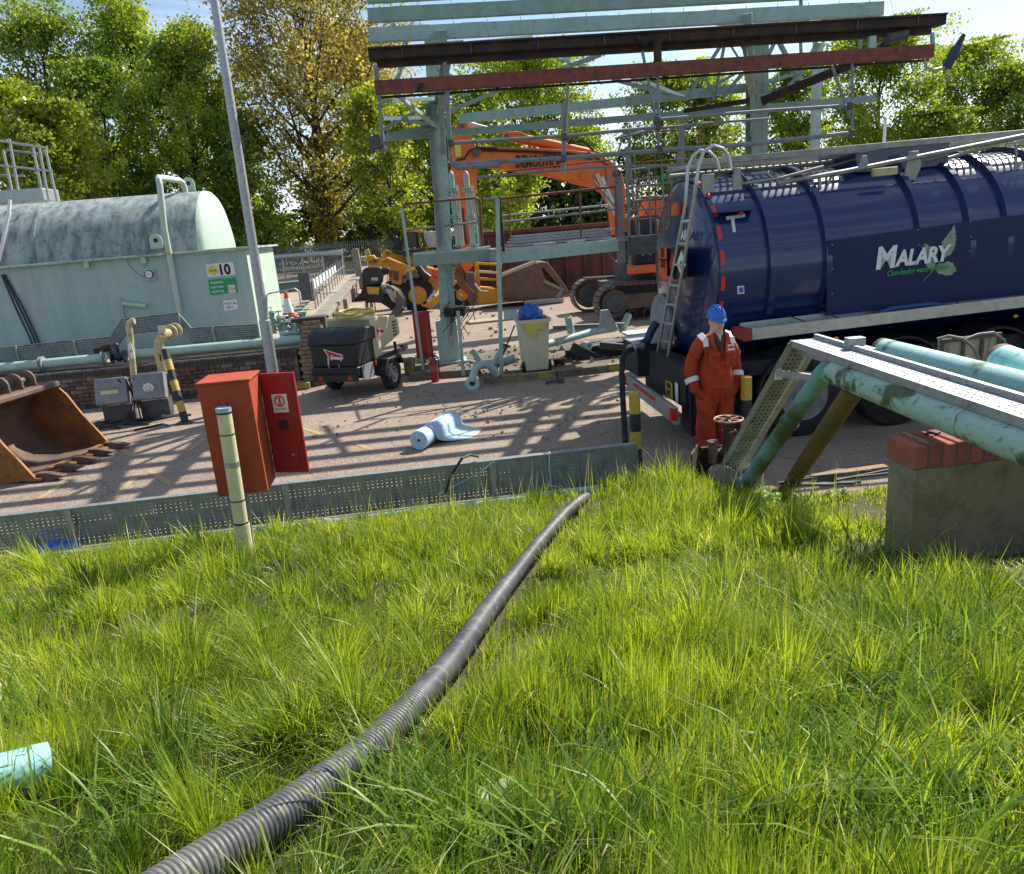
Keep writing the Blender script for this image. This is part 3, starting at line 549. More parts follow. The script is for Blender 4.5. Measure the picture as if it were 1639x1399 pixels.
# ================================================================== LEFT SIDE
def inst(me, name, Mw, parent):
    o = bpy.data.objects.new(name, me); COL.objects.link(o); o.parent = parent; o.matrix_basis = WM[parent].inverted() @ Mw; return o
def boxmesh(name, sx, sy, sz, mt, bev=0.0, jit=0.0, seed=0):
    b = bmesh.new(); bmesh.ops.create_cube(b, size=1); rs = random.Random(seed)
    for q in b.verts: q.co = Vector((q.co.x*sx+rs.uniform(-jit, jit), q.co.y*sy+rs.uniform(-jit, jit), q.co.z*sz+rs.uniform(-jit, jit)))
    if bev: bmesh.ops.bevel(b, geom=list(b.edges), offset=bev, segments=1, affect='EDGES')
    me = bpy.data.meshes.new(name); b.to_mesh(me); b.free(); me.materials.append(mt); return me
RU = Matrix.Rotation(A, 4, 'Z')
def perforated(mb, o, X, Y, Lx, Ly, px=0.05, py=0.04, hx=0.5, hy=0.4, m=0, stagger=False, edge=0.02):
    o = Vector(o); X = Vector(X).normalized(); Y = Vector(Y).normalized()
    nx = max(1, int(Lx/px)); ny = max(1, int((Ly-2*edge)/py)); dx = Lx/nx; dy = (Ly-2*edge)/ny
    for (a, b) in ((0, edge), (Ly-edge, Ly)): mb.add([o+Y*a, o+X*Lx+Y*a, o+X*Lx+Y*b, o+Y*b], [(0, 1, 2, 3)], m)
    vs = []; fs = []
    for j in range(ny):
        for i in range(nx):
            x0, y0 = i*dx, edge+j*dy; x1, y1 = x0+dx, y0+dy; mx, my = dx*(1-hx)/2, dy*(1-hy)/2; b = len(vs)
            for (x, y) in ((x0, y0), (x1, y0), (x1, y1), (x0, y1), (x0+mx, y0+my), (x1-mx, y0+my), (x1-mx, y1-my), (x0+mx, y1-my)): vs.append(o+X*x+Y*y)
            if stagger and (i % 9 == 8): fs.append((b, b+1, b+2, b+3)); continue
            fs += [(b, b+1, b+5, b+4), (b+1, b+2, b+6, b+5), (b+2, b+3, b+7, b+6), (b+3, b, b+4, b+7)]
    mb.add(vs, fs, m)

# --- brick retaining wall with single bricks
bw = thing('brick_retaining_wall', 'low dark brick retaining wall with a blackened coping in front of the pale green tank', 'wall', P(-5, 15.05, 0))
mb = MB(); mb.ubox(-14, -2.5, 14.93, 15.2, -0.05, 0.62); mb.build('mortar_core', M['mortar'], bw, bev=0)
bm1 = [boxmesh('brick', 0.213, 0.1, 0.064, m_, 0.004, 0.003, i) for i, m_ in enumerate([M['brick'], M['brickblk'], mat('grey_brown_brick', (0.22, 0.16, 0.125), 0.9, col2=(0.1, 0.08, 0.07), amt=0.8, scale=9, bump=0.5), M['brick']])]
for c in range(8):
    z = 0.035+c*0.0755; u = -8.0+(0.112 if c % 2 else 0)
    while u < -2.62:
        Mw = Matrix.Translation(P(u, 14.93+rnd.uniform(-0.006, 0.006), z)) @ Matrix.Rotation(A+rnd.uniform(-.01, .01), 4, 'Z')
        inst(rnd.choice(bm1), 'brick', Mw, bw); u += 0.2255
mb = MB(); u = -14
while u < -2.5:
    z0 = 0.625; w_ = 0.068; q = rnd.uniform(-0.004, 0.004)
    mb.prism([(-0.125, 0), (0.125, 0), (0.125, 0.085), (0.10, 0.112), (-0.10, 0.112), (-0.125, 0.085)], P(u, 15.03+q, z0+q), VX, ZX, w_); u += 0.0755
o = mb.build('coping', M['brickblk'], bw, smooth=False); o['kind'] = 'stuff'
# stepped pier at its right end
pr_ = thing('brick_pier', 'stepped brick pier at the right end of the dark retaining wall beside the compressor', 'pier', P(-2.3, 15.2, 0))
mb = MB()
for c in range(16):
    z = 0.04+c*0.078; step = 0 if c < 8 else (c-8)*0.03
    for k_ in range(3):
        uu = -2.47+step*0.5+k_*0.17+(0.04 if c % 2 else 0)
        if uu < -2.02: mb.ubox(uu, min(uu+0.16, -1.99), 14.93+step+rnd.uniform(0, .01), 15.35, z-0.033, z+0.033)
mb.build('brickwork', mat('sunlit_brick', (0.30, 0.215, 0.155), 0.9, col2=(0.16, 0.11, 0.085), amt=.8, scale=7, bump=.5), pr_); mb = MB(); mb.ubox(-2.43, -1.99, 15.22, 15.5, 0.0, 1.22); mb.build('mortar_core', M['mortar'], pr_)  # sunlight on the pier is put into this lighter brick colour
mb = MB(); mb.ubox(-2.55, -1.9, 15.2, 15.6, 1.225, 1.31); mb.build('cap', M['brickblk'], pr_, bev=.02)
mb = MB(); mb.ubox(-2.66, -2.3, 14.62, 14.9, 0, 0.13); ob = mb.build('yellow_kerb_block', M['ylkerb'], bev=.015); tag(ob, 'yellow painted kerb block at the foot of the brick pier behind the compressor', 'kerb')

# --- long wall running away
def brickmat():
    m, n, b = newmat('sunlit_brickwork'); N = n.nodes.new; K = n.links.new; t = N('ShaderNodeTexCoord'); mp = N('ShaderNodeMapping'); K(t.outputs['UV'], mp.inputs[0])
    br = N('ShaderNodeTexBrick'); br.inputs['Scale'].default_value = 1; br.inputs['Brick Width'].default_value = 0.225; br.inputs['Row Height'].default_value = 0.075; br.inputs['Mortar Size'].default_value = 0.006
    br.inputs['Color1'].default_value = (0.33, 0.2, 0.14, 1); br.inputs['Color2'].default_value = (0.20, 0.14, 0.11, 1); br.inputs['Mortar'].default_value = (0.30, 0.26, 0.2, 1)
    K(mp.outputs[0], br.inputs['Vector']); z = N('ShaderNodeTexNoise'); z.inputs['Scale'].default_value = 4; z.inputs['Detail'].default_value = 6; K(t.outputs['Object'], z.inputs[0])
    x = N('ShaderNodeMixRGB'); x.blend_type = 'MULTIPLY'; x.inputs[0].default_value = 0.8; K(br.outputs['Color'], x.inputs['Color1']); K(z.outputs['Color'], x.inputs['Color2']); g = N('ShaderNodeGamma'); g.inputs[1].default_value = 0.75; K(x.outputs[0], g.inputs[0]); K(g.outputs[0], b.inputs['Base Color']); b.inputs['Roughness'].default_value = 0.95
    bp = N('ShaderNodeBump'); bp.inputs['Strength'].default_value = 0.6; bp.inputs['Distance'].default_value = 0.01; K(br.outputs['Fac'], bp.inputs['Height']); bp.invert = True; K(bp.outputs[0], b.inputs['Normal']); return m
M['brickwork'] = brickmat()
lw = thing('long_brick_wall', 'long low brick wall running back from the pier towards the palisade fence', 'wall', P(-1.9, 20, 0))
a = P(-2.02, 15.5); b_ = P(-2.75, 42); d_ = (b_-a).normalized(); s_ = Vector((d_.y, -d_.x, 0))
mb = MB(); mb.beam(a+ZX*0.6, b_+ZX*0.6, 0.22, 1.22); o = mb.build('wall_face', M['brickwork'], lw, smooth=False)
uvl = o.data.uv_layers.new(name='UVMap')
for lp in o.data.loops:
    q = WM[o] @ o.data.vertices[lp.vertex_index].co; uvl.data[lp.index].uv = ((q-a).dot(d_), q.z)
mb = MB(); n_ = 26
for i in range(n_):
    p0 = a+(b_-a)*(i/n_)+d_*0.008; p1 = a+(b_-a)*((i+1)/n_)-d_*0.008; mb.beam(p0+ZX*1.26, p1+ZX*1.26, 0.33, 0.09)
mb.build('coping', M['concrete'], lw, bev=.02)
mb = MB()
for f in (0.06, 0.2, 0.36): q = a+(b_-a)*f+s_*0.16; mb.beam(q-ZX*0.05, q+ZX*1.2, 0.12, 0.22)
mb.build('buttress', M['brickwork'], lw, smooth=False)
gp = thing('concrete_gate_post', 'tall worn concrete post standing against the long wall by the yellow loader', 'post', G(583, 505))
mb = MB(); q0 = V(583, 485, 31); q1 = V(568, 398, 31); mb.beam(Vector((q0.x, q0.y, 0)), q1, 0.26, 0.32); mb.build('shaft', M['concrete'], gp, bev=.04)

# --- railing of flat posts with white panels on the raised ground
r0, r1 = G(506, 494, .8), G(553, 441, .8)
rf = thing('post_railing', 'row of dark flat posts carrying white panels beside the long brick wall', 'railing', r0)
for i in range(13):
    f = (i/12)**1.25; q = r0+(r1-r0)*f; mb = MB(); mb.beam(q, q+ZX*0.98, 0.03, 0.12, up=VX); mb.build('post', M['galvd'], rf)
    if 0 < i < 9:
        f0 = ((i-0.6)/12)**1.25; p0 = r0+(r1-r0)*f0+ZX*0.70; p1 = q+ZX*0.70-(r1-r0).normalized()*0.05; mb = MB(); mb.beam(p0, p1, 0.02, 0.30); mb.build('white_panel', M['white'], rf)
mb = MB(); mb.beam(r0+ZX*0.55, r1+ZX*0.55, 0.03, 0.04); mb.build('rail', M['galvd'], rf)

# --- crash rail with chain-link, palisade fence
cr_ = thing('galvanised_barrier', 'thick grey barrier rail over a chain-link panel, behind the tank end', 'barrier', G(480, 445, .8))
p0, p1 = G(395, 452, .8), G(552, 440, .8); zt = 1.28
mb = MB(); mb.tube([p0+ZX*zt, p1+ZX*zt], 0.16, 10); mb.build('rail', M['galv'], cr_)
for i in range(6):
    q = p0+(p1-p0)*(i/5); mb = MB(); mb.beam(q-ZX*.1, q+ZX*(zt+.05), 0.09, 0.09); mb.build('post', M['galv'], cr_)
mb = MB(); Ln = (p1-p0).length; dd = (p1-p0).normalized(); nW = 60
for i in range(nW):
    for sgn in (1, -1):
        q = p0+dd*(Ln*i/nW); e = q+dd*sgn*1.1+ZX*1.1
        if 0 <= (e-p0).dot(dd) <= Ln: mb.beam(q, e, 0.014, 0.014)
o = mb.build('chain_link', M['galvd'], cr_, smooth=False); o['kind'] = 'stuff'
pf = thing('palisade_fence', 'grey steel palisade fence of pointed pales along the foot of the trees', 'fence', P(-5, 58, .6))
mb = MB(); mb2 = MB(); u = -24
while u < 16:
    v_ = 58; z0 = 0.35; mb.prism([(-.035, 0), (.035, 0), (.035, 2.2), (0, 2.4), (-.035, 2.2)], P(u, v_, z0), UX, ZX, 0.02); u += 0.165
for zz in (0.8, 2.35): mb2.beam(P(-24, 58.05, zz), P(16, 58.05, zz), 0.04, 0.06)
o = mb.build('pales', M['galvd'], pf, smooth=False, recalc=False); o['kind'] = 'stuff'; mb2.build('rails', M['galvd'], pf)

# --- teal trough behind the tank
tt = thing('steel_trough', 'dark teal steel trough lying on the raised ground beside the tank end', 'trough', V(465, 470, 26))
mb = MB(); p0, p1 = V(440, 463, 26), V(486, 458, 26); mb.beam(p0, p1, 0.3, 0.30); mb.beam(p0+ZX*.17, p1+ZX*.17, 0.42, 0.03); mb.build('channel', M['teal'], tt)
mb = MB(); q = V(492, 480, 22); mb.beam(q, q+ZX*0.75, 0.3, 0.1, up=VX); q2 = V(500, 470, 23.5); mb.beam(q2-ZX*.2, q2+ZX*0.35, 0.5, 0.12, up=UX); mb.build('end_plate', M['steeld'], tt)

# --- storage tank in its bund
TV = 17.2; TU1 = -3.6; TZ0, TZ1 = 0.8, 2.70; TVB = 20.4
tk = thing('storage_tank', 'large pale green storage tank with a mouldy round top, set in a square steel bund', 'tank', P(-8, 18.8, 0.8))
mb = MB(); e = 0.012; L0 = -15.5
for (a_, b2) in (((L0, TV), (TU1, TV)), ((TU1, TV), (TU1, TVB)), ((TU1, TVB), (L0, TVB)), ((L0, TVB), (L0, TV))):
    pass
mb.ubox(L0, TU1, TV, TV+e, TZ0, TZ1); mb.build('bund_front', M['tankside'], tk)
mb = MB(); mb.ubox(TU1-e, TU1, TV+e+.001, TVB-e, TZ0, TZ1); mb.build('bund_end', M['tankend'], tk)
mb = MB(); mb.ubox(L0, TU1, TVB-e, TVB, TZ0, TZ1); mb.ubox(L0, L0+e, TV+e+.001, TVB-e-.001, TZ0, TZ1); mb.build('bund_back', M['tankside'], tk)
mb = MB()
for (u0, u1, v0, v1) in ((L0-.1, TU1+.12, TV-.13, TV+.14), (L0-.1, TU1+.12, TVB-.14, TVB+.13), (TU1-.14, TU1+.121, TV+.141, TVB-.141)): mb.ubox(u0, u1, v0, v1, TZ1+.002, TZ1+.05)
mb.build('bund_lip', mat('mossy_lip', (0.36, 0.47, 0.42), 0.7, col2=(0.16, 0.18, 0.12), amt=0.8, scale=5), tk, bev=.008)
mb = MB()
for u in (-8.9, -6.9, -5.75): mb.ubox(u, u+.1, TV-.10, TV-.005, TZ1-.12, TZ1+.0)
mb.build('lip_bracket', M['tankend'], tk)
tc_v = 18.8; rad = 1.5; cz = 2.55
mb = MB(); uend = -4.45; mb.lathe(P(-15.2, tc_v, cz), UX, [(0, rad), (-15.2*-1+uend-0.16, rad)], 64); mb.build('tank_shell', M['tanktop'], tk)
mb = MB(); mb.lathe(P(uend-0.158, tc_v, cz), UX, [(0, rad+.003), (0.08, rad-0.02), (0.15, rad-0.10), (0.22, rad-0.35), (0.27, rad-0.8), (0.29, 0.3), (0.292, 0.001)], 64); mb.build('dished_end', M['tankend'], tk)
mb = MB(); mb.lathe(P(-7.95, tc_v, cz), UX, [(0, rad), (0.0, rad+.012), (.05, rad+.012), (.05, rad)], 64); mb.build('weld_band', M['tanktop'], tk)
mb = MB(); mb.prism([(-.95, -.42), (.95, -.42), (.95, .0), (-.95, .0)], P(-7.0, TV+0.55, 3.45), UX, (P(0, .75, 0)+ZX*.72).normalized(), 0.012); mb.build('patch_plate', M['tanktop'], tk)
def lug(c, X, par):
    mb = MB(); n_ = 14; pl = [(-.13, 0), (.13, 0)]+[(.13*cos(pi*i/n_), .17+.13*sin(pi*i/n_)) for i in range(n_+1)]
    o = mb.prism(pl, c, X, ZX, 0.03).build('lifting_lug', M['tankend'], par, recalc=True)
    mb = MB(); mb.cyl(c+ZX*.17-Vector(X).cross(ZX)*0.017, c+ZX*.17+Vector(X).cross(ZX)*0.017, 0.05, 14); mb.build('eye', M['black'], o)
lug(V(304, 306, 18.8), UX, tk); lug(V(252, 398, 17.25), UX, tk)
# vent pipe
mb = MB(); pv = 17.08; pts = [V(288, 505, pv), V(273, 405, pv), V(262, 350, pv), V(251, 290, pv)]
pu, pz = UZ(251, 285, pv); q = lambda du, dv, dz: P(pu+du, pv+dv, pz+dz)
mb.tube([V(287, 500, pv), V(275, 430, pv), V(263, 365, pv), q(0.03, 0, -.15), q(0.02, 0.03, -.04), q(0, .12, .02), q(.02, .6, .03), q(.06, 1.35, .04), q(.08, 1.5, .0), q(.09, 1.56, -.12), q(.09, 1.56, -.5)], 0.062, 14)
o = mb.build('vent_pipe', M['tankend'], tk); mb = MB(); mb.cyl(q(.09, 1.56, -.34), q(.09, 1.56, -.30), 0.13, 14); mb.cyl(q(.09, 1.56, -.28), q(.09, 1.56, -.25), 0.13, 14)
for k_ in range(6): mb.cyl(q(.09+.1*cos(k_), 1.56+.1*sin(k_), -.37), q(.09+.1*cos(k_), 1.56+.1*sin(k_), -.22), .012, 6)
mb.build('flange', M['galvd'], o)
mb = MB(); mb.cyl(V(269.5, 405, pv)-ZX*.03, V(269.5, 405, pv)+ZX*.03, .08, 14); mb.build('coupling', M['creampipe'], o)
# bracket, small pipe, gauge, cables
mb = MB(); a1 = V(192, 478, TV-.05); mb.beam(a1-ZX*.45, a1+ZX*.02, .03, .04); mb.build('gauge_rod', M['tankside'], tk)
mb = MB(); mb.tube([V(196, 486, TV-.06), V(234, 490, TV-.08)], .048, 12); mb.build('overflow_pipe', M['tankend'], tk)
gu = V(240, 439, TV-.03); gg = MB(); gg.beam(gu-UX*.1, gu+UX*.1, .06, .24, up=ZX); o = gg.build('gauge_box', M['tankend'], tk); mb = MB(); mb.cyl(gu-VX*.03, gu-VX*.075, .075, 20); g_ = mb.build('gauge', M['white'], tk)
mb = MB(); mb.lathe(gu-VX*.03, -VX, [(0, .088), (.055, .088), (.055, .076), (0, .076)], 22); mb.build('bezel', M['black'], g_); text('gauge_mark', 'I==', M['ink'], g_, gu-VX*.077-UX*.04-ZX*.01, UX, ZX, .05, .001)
for dx in (0, .05, .09):
    mb = MB(); b0 = V(0, 440, TV-.04)+UX*dx*.6; mb.tube([b0+UX*.03, b0+UX*(.14+dx)-ZX*.7, b0+UX*(.26+dx)-ZX*1.3, b0+UX*(.30+dx)-ZX*1.6], .016, 6); mb.build('cable', M['black'], tk)
mb = MB(); mb.tube([V(200, 405, TV-.02), V(206, 425, TV-.02), V(222, 440, TV-.02), V(235, 445, TV-.03)], .006, 5); mb.build('thin_wire', M['galvd'], tk)
def plate(px0, py0, px1, py1, px2, py2, v, mt, name, par, th=.006):   # corner, right corner, lower corner
    a_, b2, c_ = V(px0, py0, v), V(px1, py1, v), V(px2, py2, v); X = (b2-a_); Y = (c_-a_); mb = MB(); mb.prism([(0, 0), (1, 0), (1, 1), (0, 1)], a_, X, Y, th); o = mb.build(name, mt, par, smooth=False); return o, a_, X.normalized(), -(Y.normalized())
sv = TV-.012
o, a_, X, Y = plate(329, 423, 373, 419, 333, 444, sv, M['white'], 'number_sign', tk)
H_ = Y*-1
text('number', '10', M['ink'], o, V(350, 440, sv-.008), X, Y, .30, .001, bold=.012, sx=.88); mb = MB(); cx = V(341, 433, sv-.006); mb.prism([(.115*cos(pi/6+k*pi/3), .115*sin(pi/6+k*pi/3)) for k in range(6)], cx, X, Y, .003); h_ = mb.build('yellow_hexagon', M['yellowsign'], o); text('hexagon_text', 'BUND', M['ink'], h_, cx-VX*.004-X*.075-Y*.02, X, Y, .055, .001)
o, a_, X, Y = plate(333, 448, 377, 444, 337, 472, sv, M['greensign'], 'inspection_sign', tk)
for i, (s1, s2) in enumerate((('CLEANED', ''), ('LAST INSPECTION', '02.14'), ('NEXT INSPECTION', '02.19'))):
    text('sign_text', s1, M['inkwhite'], o, V(337+i, 454.5+i*7.3, sv-.005), X, Y, .062, .001, bold=.001, sx=.98)
    if s2: mb = MB(); c0 = V(364+i, 455+i*7.3, sv-.004); mb.prism([(0, 0), (.15, 0), (.15, .075), (0, .075)], c0, X, Y, .002); q_ = mb.build('date_box', M['white'], o); text('date', s2, M['ink'], q_, c0-VX*.003+Y*.015+X*.01, X, Y, .05, .001)
o, a_, X, Y = plate(357, 481, 379, 479, 359, 497, sv, M['white'], 'notice', tk); text('notice_text', 'NOT IN', M['ink'], o, V(360, 488, sv-.005), X, Y, .07, .001); text('notice_text', 'USE !!', M['ink'], o, V(361, 494, sv-.005), X, Y, .07, .001)
o = MB(); cc = P(TU1+.006, 18.6, 2.1); o.prism([(-.12, -.2), (.12, -.2), (.12, .2), (-.12, .2)], cc, VX, ZX, .005).build('faded_end_sign', M['white'], tk)

# --- cable tray in front of the tank (perforated strips)
ct = thing('perforated_cable_tray', 'dark perforated cable tray with a raised hump, fixed in front of the tank', 'cable tray', P(-6, 15.5, .85))
tp = [(0-90, 566), (177, 539), (195, 511), (284, 501), (305, 525), (412, 519)]; tvv = 15.55
for i, (a_, b2) in enumerate(zip(tp[:-1], tp[1:])):
    p, q = V(*a_, tvv), V(*b2, tvv); X = (q-p); mb = MB(); perforated(mb, p-ZX*.30, X, ZX, X.length, .30, .045, .04, .45, .4); mb.beam(p+VX*.03, q+VX*.03, .06, .012); mb.beam(p+VX*.03-ZX*.3, q+VX*.03-ZX*.3, .06, .012)
    mb.build('tray_length', mat('dull_tray%d' % i, (0.15, 0.17, 0.17), 0.6, 0.3, col2=(.07, .08, .08), amt=.8, scale=9) if i == 0 else bpy.data.materials['dull_tray0'], ct, recalc=False, smooth=False)
for px, py in ((25, 556), (118, 548), (285, 502), (340, 524), (412, 520)):
    q = V(px, py, tvv-.03); mb = MB(); mb.beam(q+ZX*.04, q-ZX*.55, .03, .035); mb.build('support_post', M['galvd'], ct)

# --- main pipe along the wall
mp_ = thing('green_wall_pipe', 'long pale green pipe running along the top of the dark brick wall', 'pipe', P(-6, 15.3, .8))
mb = MB(); mb.tube([V(-90, 598, 15.25), V(168, 573, 15.25)], .095, 16); mb.build('pipe_run', M['green_lt'], mp_)
mb = MB(); mb.tube([V(212, 568, 15.25), V(484, 543, 15.25)], .095, 16); mb.build('pipe_run', M['green_lt'], mp_)
mb = MB()
for px, py in ((66, 583), (70, 582.6), (166, 573), (215, 568)): q = V(px, py, 15.25); mb.cyl(q-UX*.012, q+UX*.012, .145, 18)
mb.build('flange', M['green'], mp_)
mb = MB(); q = V(190, 571, 15.25); mb.sphere(q, (.12, .09, .09), 14, 8); mb.cyl(q, q+ZX*.2, .035, 10); mb.lathe(q+ZX*.2, ZX, [(0, .06), (.04, .06), (.07, .03)], 12); mb.cyl(q-UX*.13, q-UX*.1, .12, 14); mb.cyl(q+UX*.1, q+UX*.13, .12, 14); mb.build('valve', mat('dark_blue_valve', (.015, .02, .06), .4), mp_)
mb = MB(); q = V(160, 560, 15.3); mb.cyl(q-UX*.1+ZX*.0, q+UX*.2+ZX*.02, .06, 12); mb.build('motor', M['rustd'], mp_)
mb = MB(); mb.tube([V(-60, 607, 15.1), V(150, 590, 15.1), V(230, 585, 15.1)], .03, 8); mb.build('lower_pipe', M['black'], mp_)
mb = MB(); mb.tube([V(300, 572, 15.15), V(470, 556, 15.15)], .018, 6); mb.build('conduit', M['creampipe'], mp_)
fl = tag(MB().tube([V(262, 552, 15.3), V(262, 548, 14.9)], .0001).build('x', M['black']), 'x', 'x'); bpy.data.objects.remove(fl)

def elbowed(name, label, pts, r, mt, cat='pipe', flanges=()):
    t = thing(name, label, cat, Vector((pts[0].x, pts[0].y, 0))); mb = MB(); mb.tube(pts, r, 16); mb.build('pipe_run', mt, t)
    for c, ax in flanges:
        mb = MB(); mb.cyl(c-ax*.018, c+ax*.018, r*1.65, 18)
        for k_ in range(6): mb.cyl(c+(ax.cross(ZX if abs(ax.z) < .9 else UX).normalized()*cos(k_*pi/3)+ax.cross(ax.cross(ZX if abs(ax.z) < .9 else UX).normalized())*sin(k_*pi/3))*r*1.35-ax*.03, c+(ax.cross(ZX if abs(ax.z) < .9 else UX).normalized()*cos(k_*pi/3)+ax.cross(ax.cross(ZX if abs(ax.z) < .9 else UX).normalized())*sin(k_*pi/3))*r*1.35+ax*.03, .012, 6)
        mb.build('flange', mt, t)
    return t
b1 = V(215, 612, 14.1); t1 = V(206, 523, 14.1)
t_ = elbowed('cream_riser', 'thin cream pipe with an elbow rising above the left grey box', [Vector((b1.x, b1.y, b1.z)), t1-ZX*.08, t1+ZX*.0, t1+ZX*.06+UX*.02, t1+ZX*.09+UX*.08, t1+ZX*.09+UX*.12], .055, M['creampipe'])
mb = MB(); q = V(210, 562, 14.03); mb.beam(q-ZX*.13, q+ZX*.13, .07, .015, up=VX); o = mb.build('tag_plate', M['white'], t_); text('tag_text', 'H', M['ink'], o, q-VX*.012-UX*.02-ZX*.02, UX, ZX, .07, .001)
b1 = V(262, 598, 14.0); t1 = V(255, 548, 14.0)
t_ = elbowed('cream_elbow_pipe', 'fat cream pipe elbow numbered 10 beside the striped post', [b1, V(257, 575, 14.0), V(254, 560, 14.0), t1+UX*.0, t1+ZX*.08+UX*.04, t1+ZX*.13+UX*.12+VX*.1, t1+ZX*.14+UX*.16+VX*.5], .085, M['creampipe'], flanges=((t1+ZX*.14+UX*.16+VX*.42, VX), (t1+ZX*.14+UX*.14+VX*.2, VX)))
text('pipe_number', '10', M['ink'], t_, V(254, 578, 13.9), UX, ZX, .16, .001, bold=.004); mb = MB(); q = V(259, 527, 14.0); mb.beam(q-UX*.06, q+UX*.06, .01, .13); mb.cyl(q, q-ZX*.18, .012, 6); mb.build('tag_plate', M['cream'], t_)
# striped leaning post
sp_ = thing('striped_post', 'leaning black and yellow striped post in front of the dark wall', 'post', G(297, 677))
p0, p1 = G(297, 677), V(264, 560, 13.2)
for i in range(7):
    a_ = p0+(p1-p0)*(i/7); b2 = p0+(p1-p0)*((i+1)/7); mb = MB(); mb.cyl(a_, b2, .062+(0 if i % 2 else .0), 16); mb.build('band', M['yellow'] if i % 2 else M['black'], sp_)
mb = MB(); mb.box((p0.x, p0.y, .01), (.26, .26, .02)); mb.build('base_plate', M['steeld'], sp_)
# two control boxes on stands
for (px, py, lb) in ((178, 604, 'left one of two grey control boxes on stands, with a stained square front'), (238, 596, 'right one of two grey control boxes, with a white round fitting on its front')):
    c = V(px, py, 13.3); t = thing('control_box', lb, 'control box', Vector((c.x, c.y, 0)), A, 'control boxes by the brick wall')
    mb = MB(); Wb, Hb = .52, .46; mb.prism([(-.26, -.02), (.26, -.02), (.26, -Hb), (-.26, -Hb)], c+VX*.0, UX, (ZX*.95+VX*.3).normalized(), .16); o = mb.build('cabinet', M['galvd'], t, bev=.012)
    mb = MB(); cc = c-ZX*.24-VX*.16
    if px > 200:
        for k_ in range(8): mb.sphere(cc+UX*.07*cos(k_*pi/4)+ZX*.06*sin(k_*pi/4), (.03, .02, .03), 8, 5)
        mb.sphere(cc, (.04, .03, .04), 8, 5); mb.build('fitting', M['white'], o)
    else:
        mb.beam(cc-UX*.16, cc+UX*.12, .008, .1); mb.beam(cc-UX*.1-ZX*.1, cc+UX*.08-ZX*.1, .01, .03); mb.build('label_plate', M['cream'], o)
    mb = MB(); mb.beam(c-ZX*.62+VX*.05-UX*.24, c-ZX*.62+VX*.05+UX*.24, .22, .3); mb.build('lower_box', M['steeld'], t, bev=.01)
    for du in (-.22, .22): mb = MB(); mb.beam(Vector((c.x, c.y, 0))+UX*du+VX*.05, c-ZX*.3+UX*du+VX*.05, .04, .04); mb.build('leg', M['steeld'], t)
mb = MB(); c = V(208, 615, 13.2)
for k_ in range(5): mb.tube([c+UX*rnd.uniform(-.2, .2)+ZX*.1, c+UX*rnd.uniform(-.1, .15)-ZX*rnd.uniform(.1, .3), c+UX*rnd.uniform(-.2, .2)-ZX*.6, c+UX*rnd.uniform(-.4, .4)-ZX*1.0-VX*.1], .014, 6)
tag(mb.build('loose_cables', M['black']), 'tangle of black cables hanging between the two grey control boxes', 'cables')
mb = MB()
for k_ in range(9):
    q = G(rnd.uniform(125, 240), rnd.uniform(672, 690), .02); mb.tube([q, q+UX*rnd.uniform(.2, .5)+ZX*.05, q+UX*rnd.uniform(.5, .8)+VX*rnd.uniform(-.2, .3)], .02, 6)
tag(mb.build('black_hoses', M['black']), 'black hoses and wrapping heaped on the ground under the control boxes', 'hoses', kind='thing')

# --- valve cluster at the end of the green pipe
vc = thing('valve_cluster', 'cluster of small green valves and elbows at the right end of the green wall pipe', 'valves', P(-2.9, 15.6, .8))
bp_ = V(455, 535, 15.7)
for i, (px, py, hh) in enumerate(((434, 498, .5), (446, 505, .42), (456, 512, .3), (466, 508, .38), (476, 515, .28))):
    q = V(px, py, 15.6+.15*(i % 2)); mb = MB(); mb.cyl(q-ZX*hh*.9, q, .05, 12); mb.sphere(q-ZX*.18, (.09, .08, .09), 12, 8); mb.cyl(q-ZX*.05, q-ZX*.03, .1, 14); mb.cyl(q-ZX*.30, q-ZX*.27, .1, 14); o = mb.build('valve', M['green_lt'] if i % 2 else M['green'], vc)
    mb = MB(); mb.tube([q+ZX*.08+UX*.07*cos(k_*pi/6)+VX*.07*sin(k_*pi/6) for k_ in range(12)], .009, 6, closed=True); mb.cyl(q, q+ZX*.09, .01, 6); mb.beam(q+ZX*.08-UX*.07, q+ZX*.08+UX*.07, .012, .012); mb.build('handwheel', M['steeld'] if i % 2 else M['white'], o)
mb = MB(); q = V(484, 505, 15.5); mb.tube([q+ZX*.02-VX*.05, q+ZX*.04, q-ZX*.02+UX*.02, q-ZX*.3+UX*.03, q-ZX*.42-UX*.04, q-ZX*.47-UX*.18, q-ZX*.5-UX*.6], .065, 14); mb.build('swan_neck', M['green_lt'], vc)
mb = MB(); q = V(484, 500, 15.5); mb.cyl(q-ZX*.02, q+ZX*.02, .1, 14); mb.cyl(q-ZX*.55-UX*.25, q-ZX*.55-UX*.21, .12, 14); mb.cyl(q-ZX*.38-UX*.5, q-ZX*.38+UX*.05, .05, 12); mb.build('flange', M['green_lt'], vc)
mb = MB(); q = V(492, 512, 15.4); mb.cyl(q-ZX*.12, q+ZX*.06, .06, 12); mb.build('blue_cap', M['navym'], vc)
mb = MB(); mb.tube([V(427, 500, 15.5), V(427, 473, 15.5), V(430, 470, 15.5), V(472, 462, 15.5), V(478, 466, 15.5), V(482, 490, 15.5)], .014, 8); mb.build('guard_bar', M['galv'], vc)
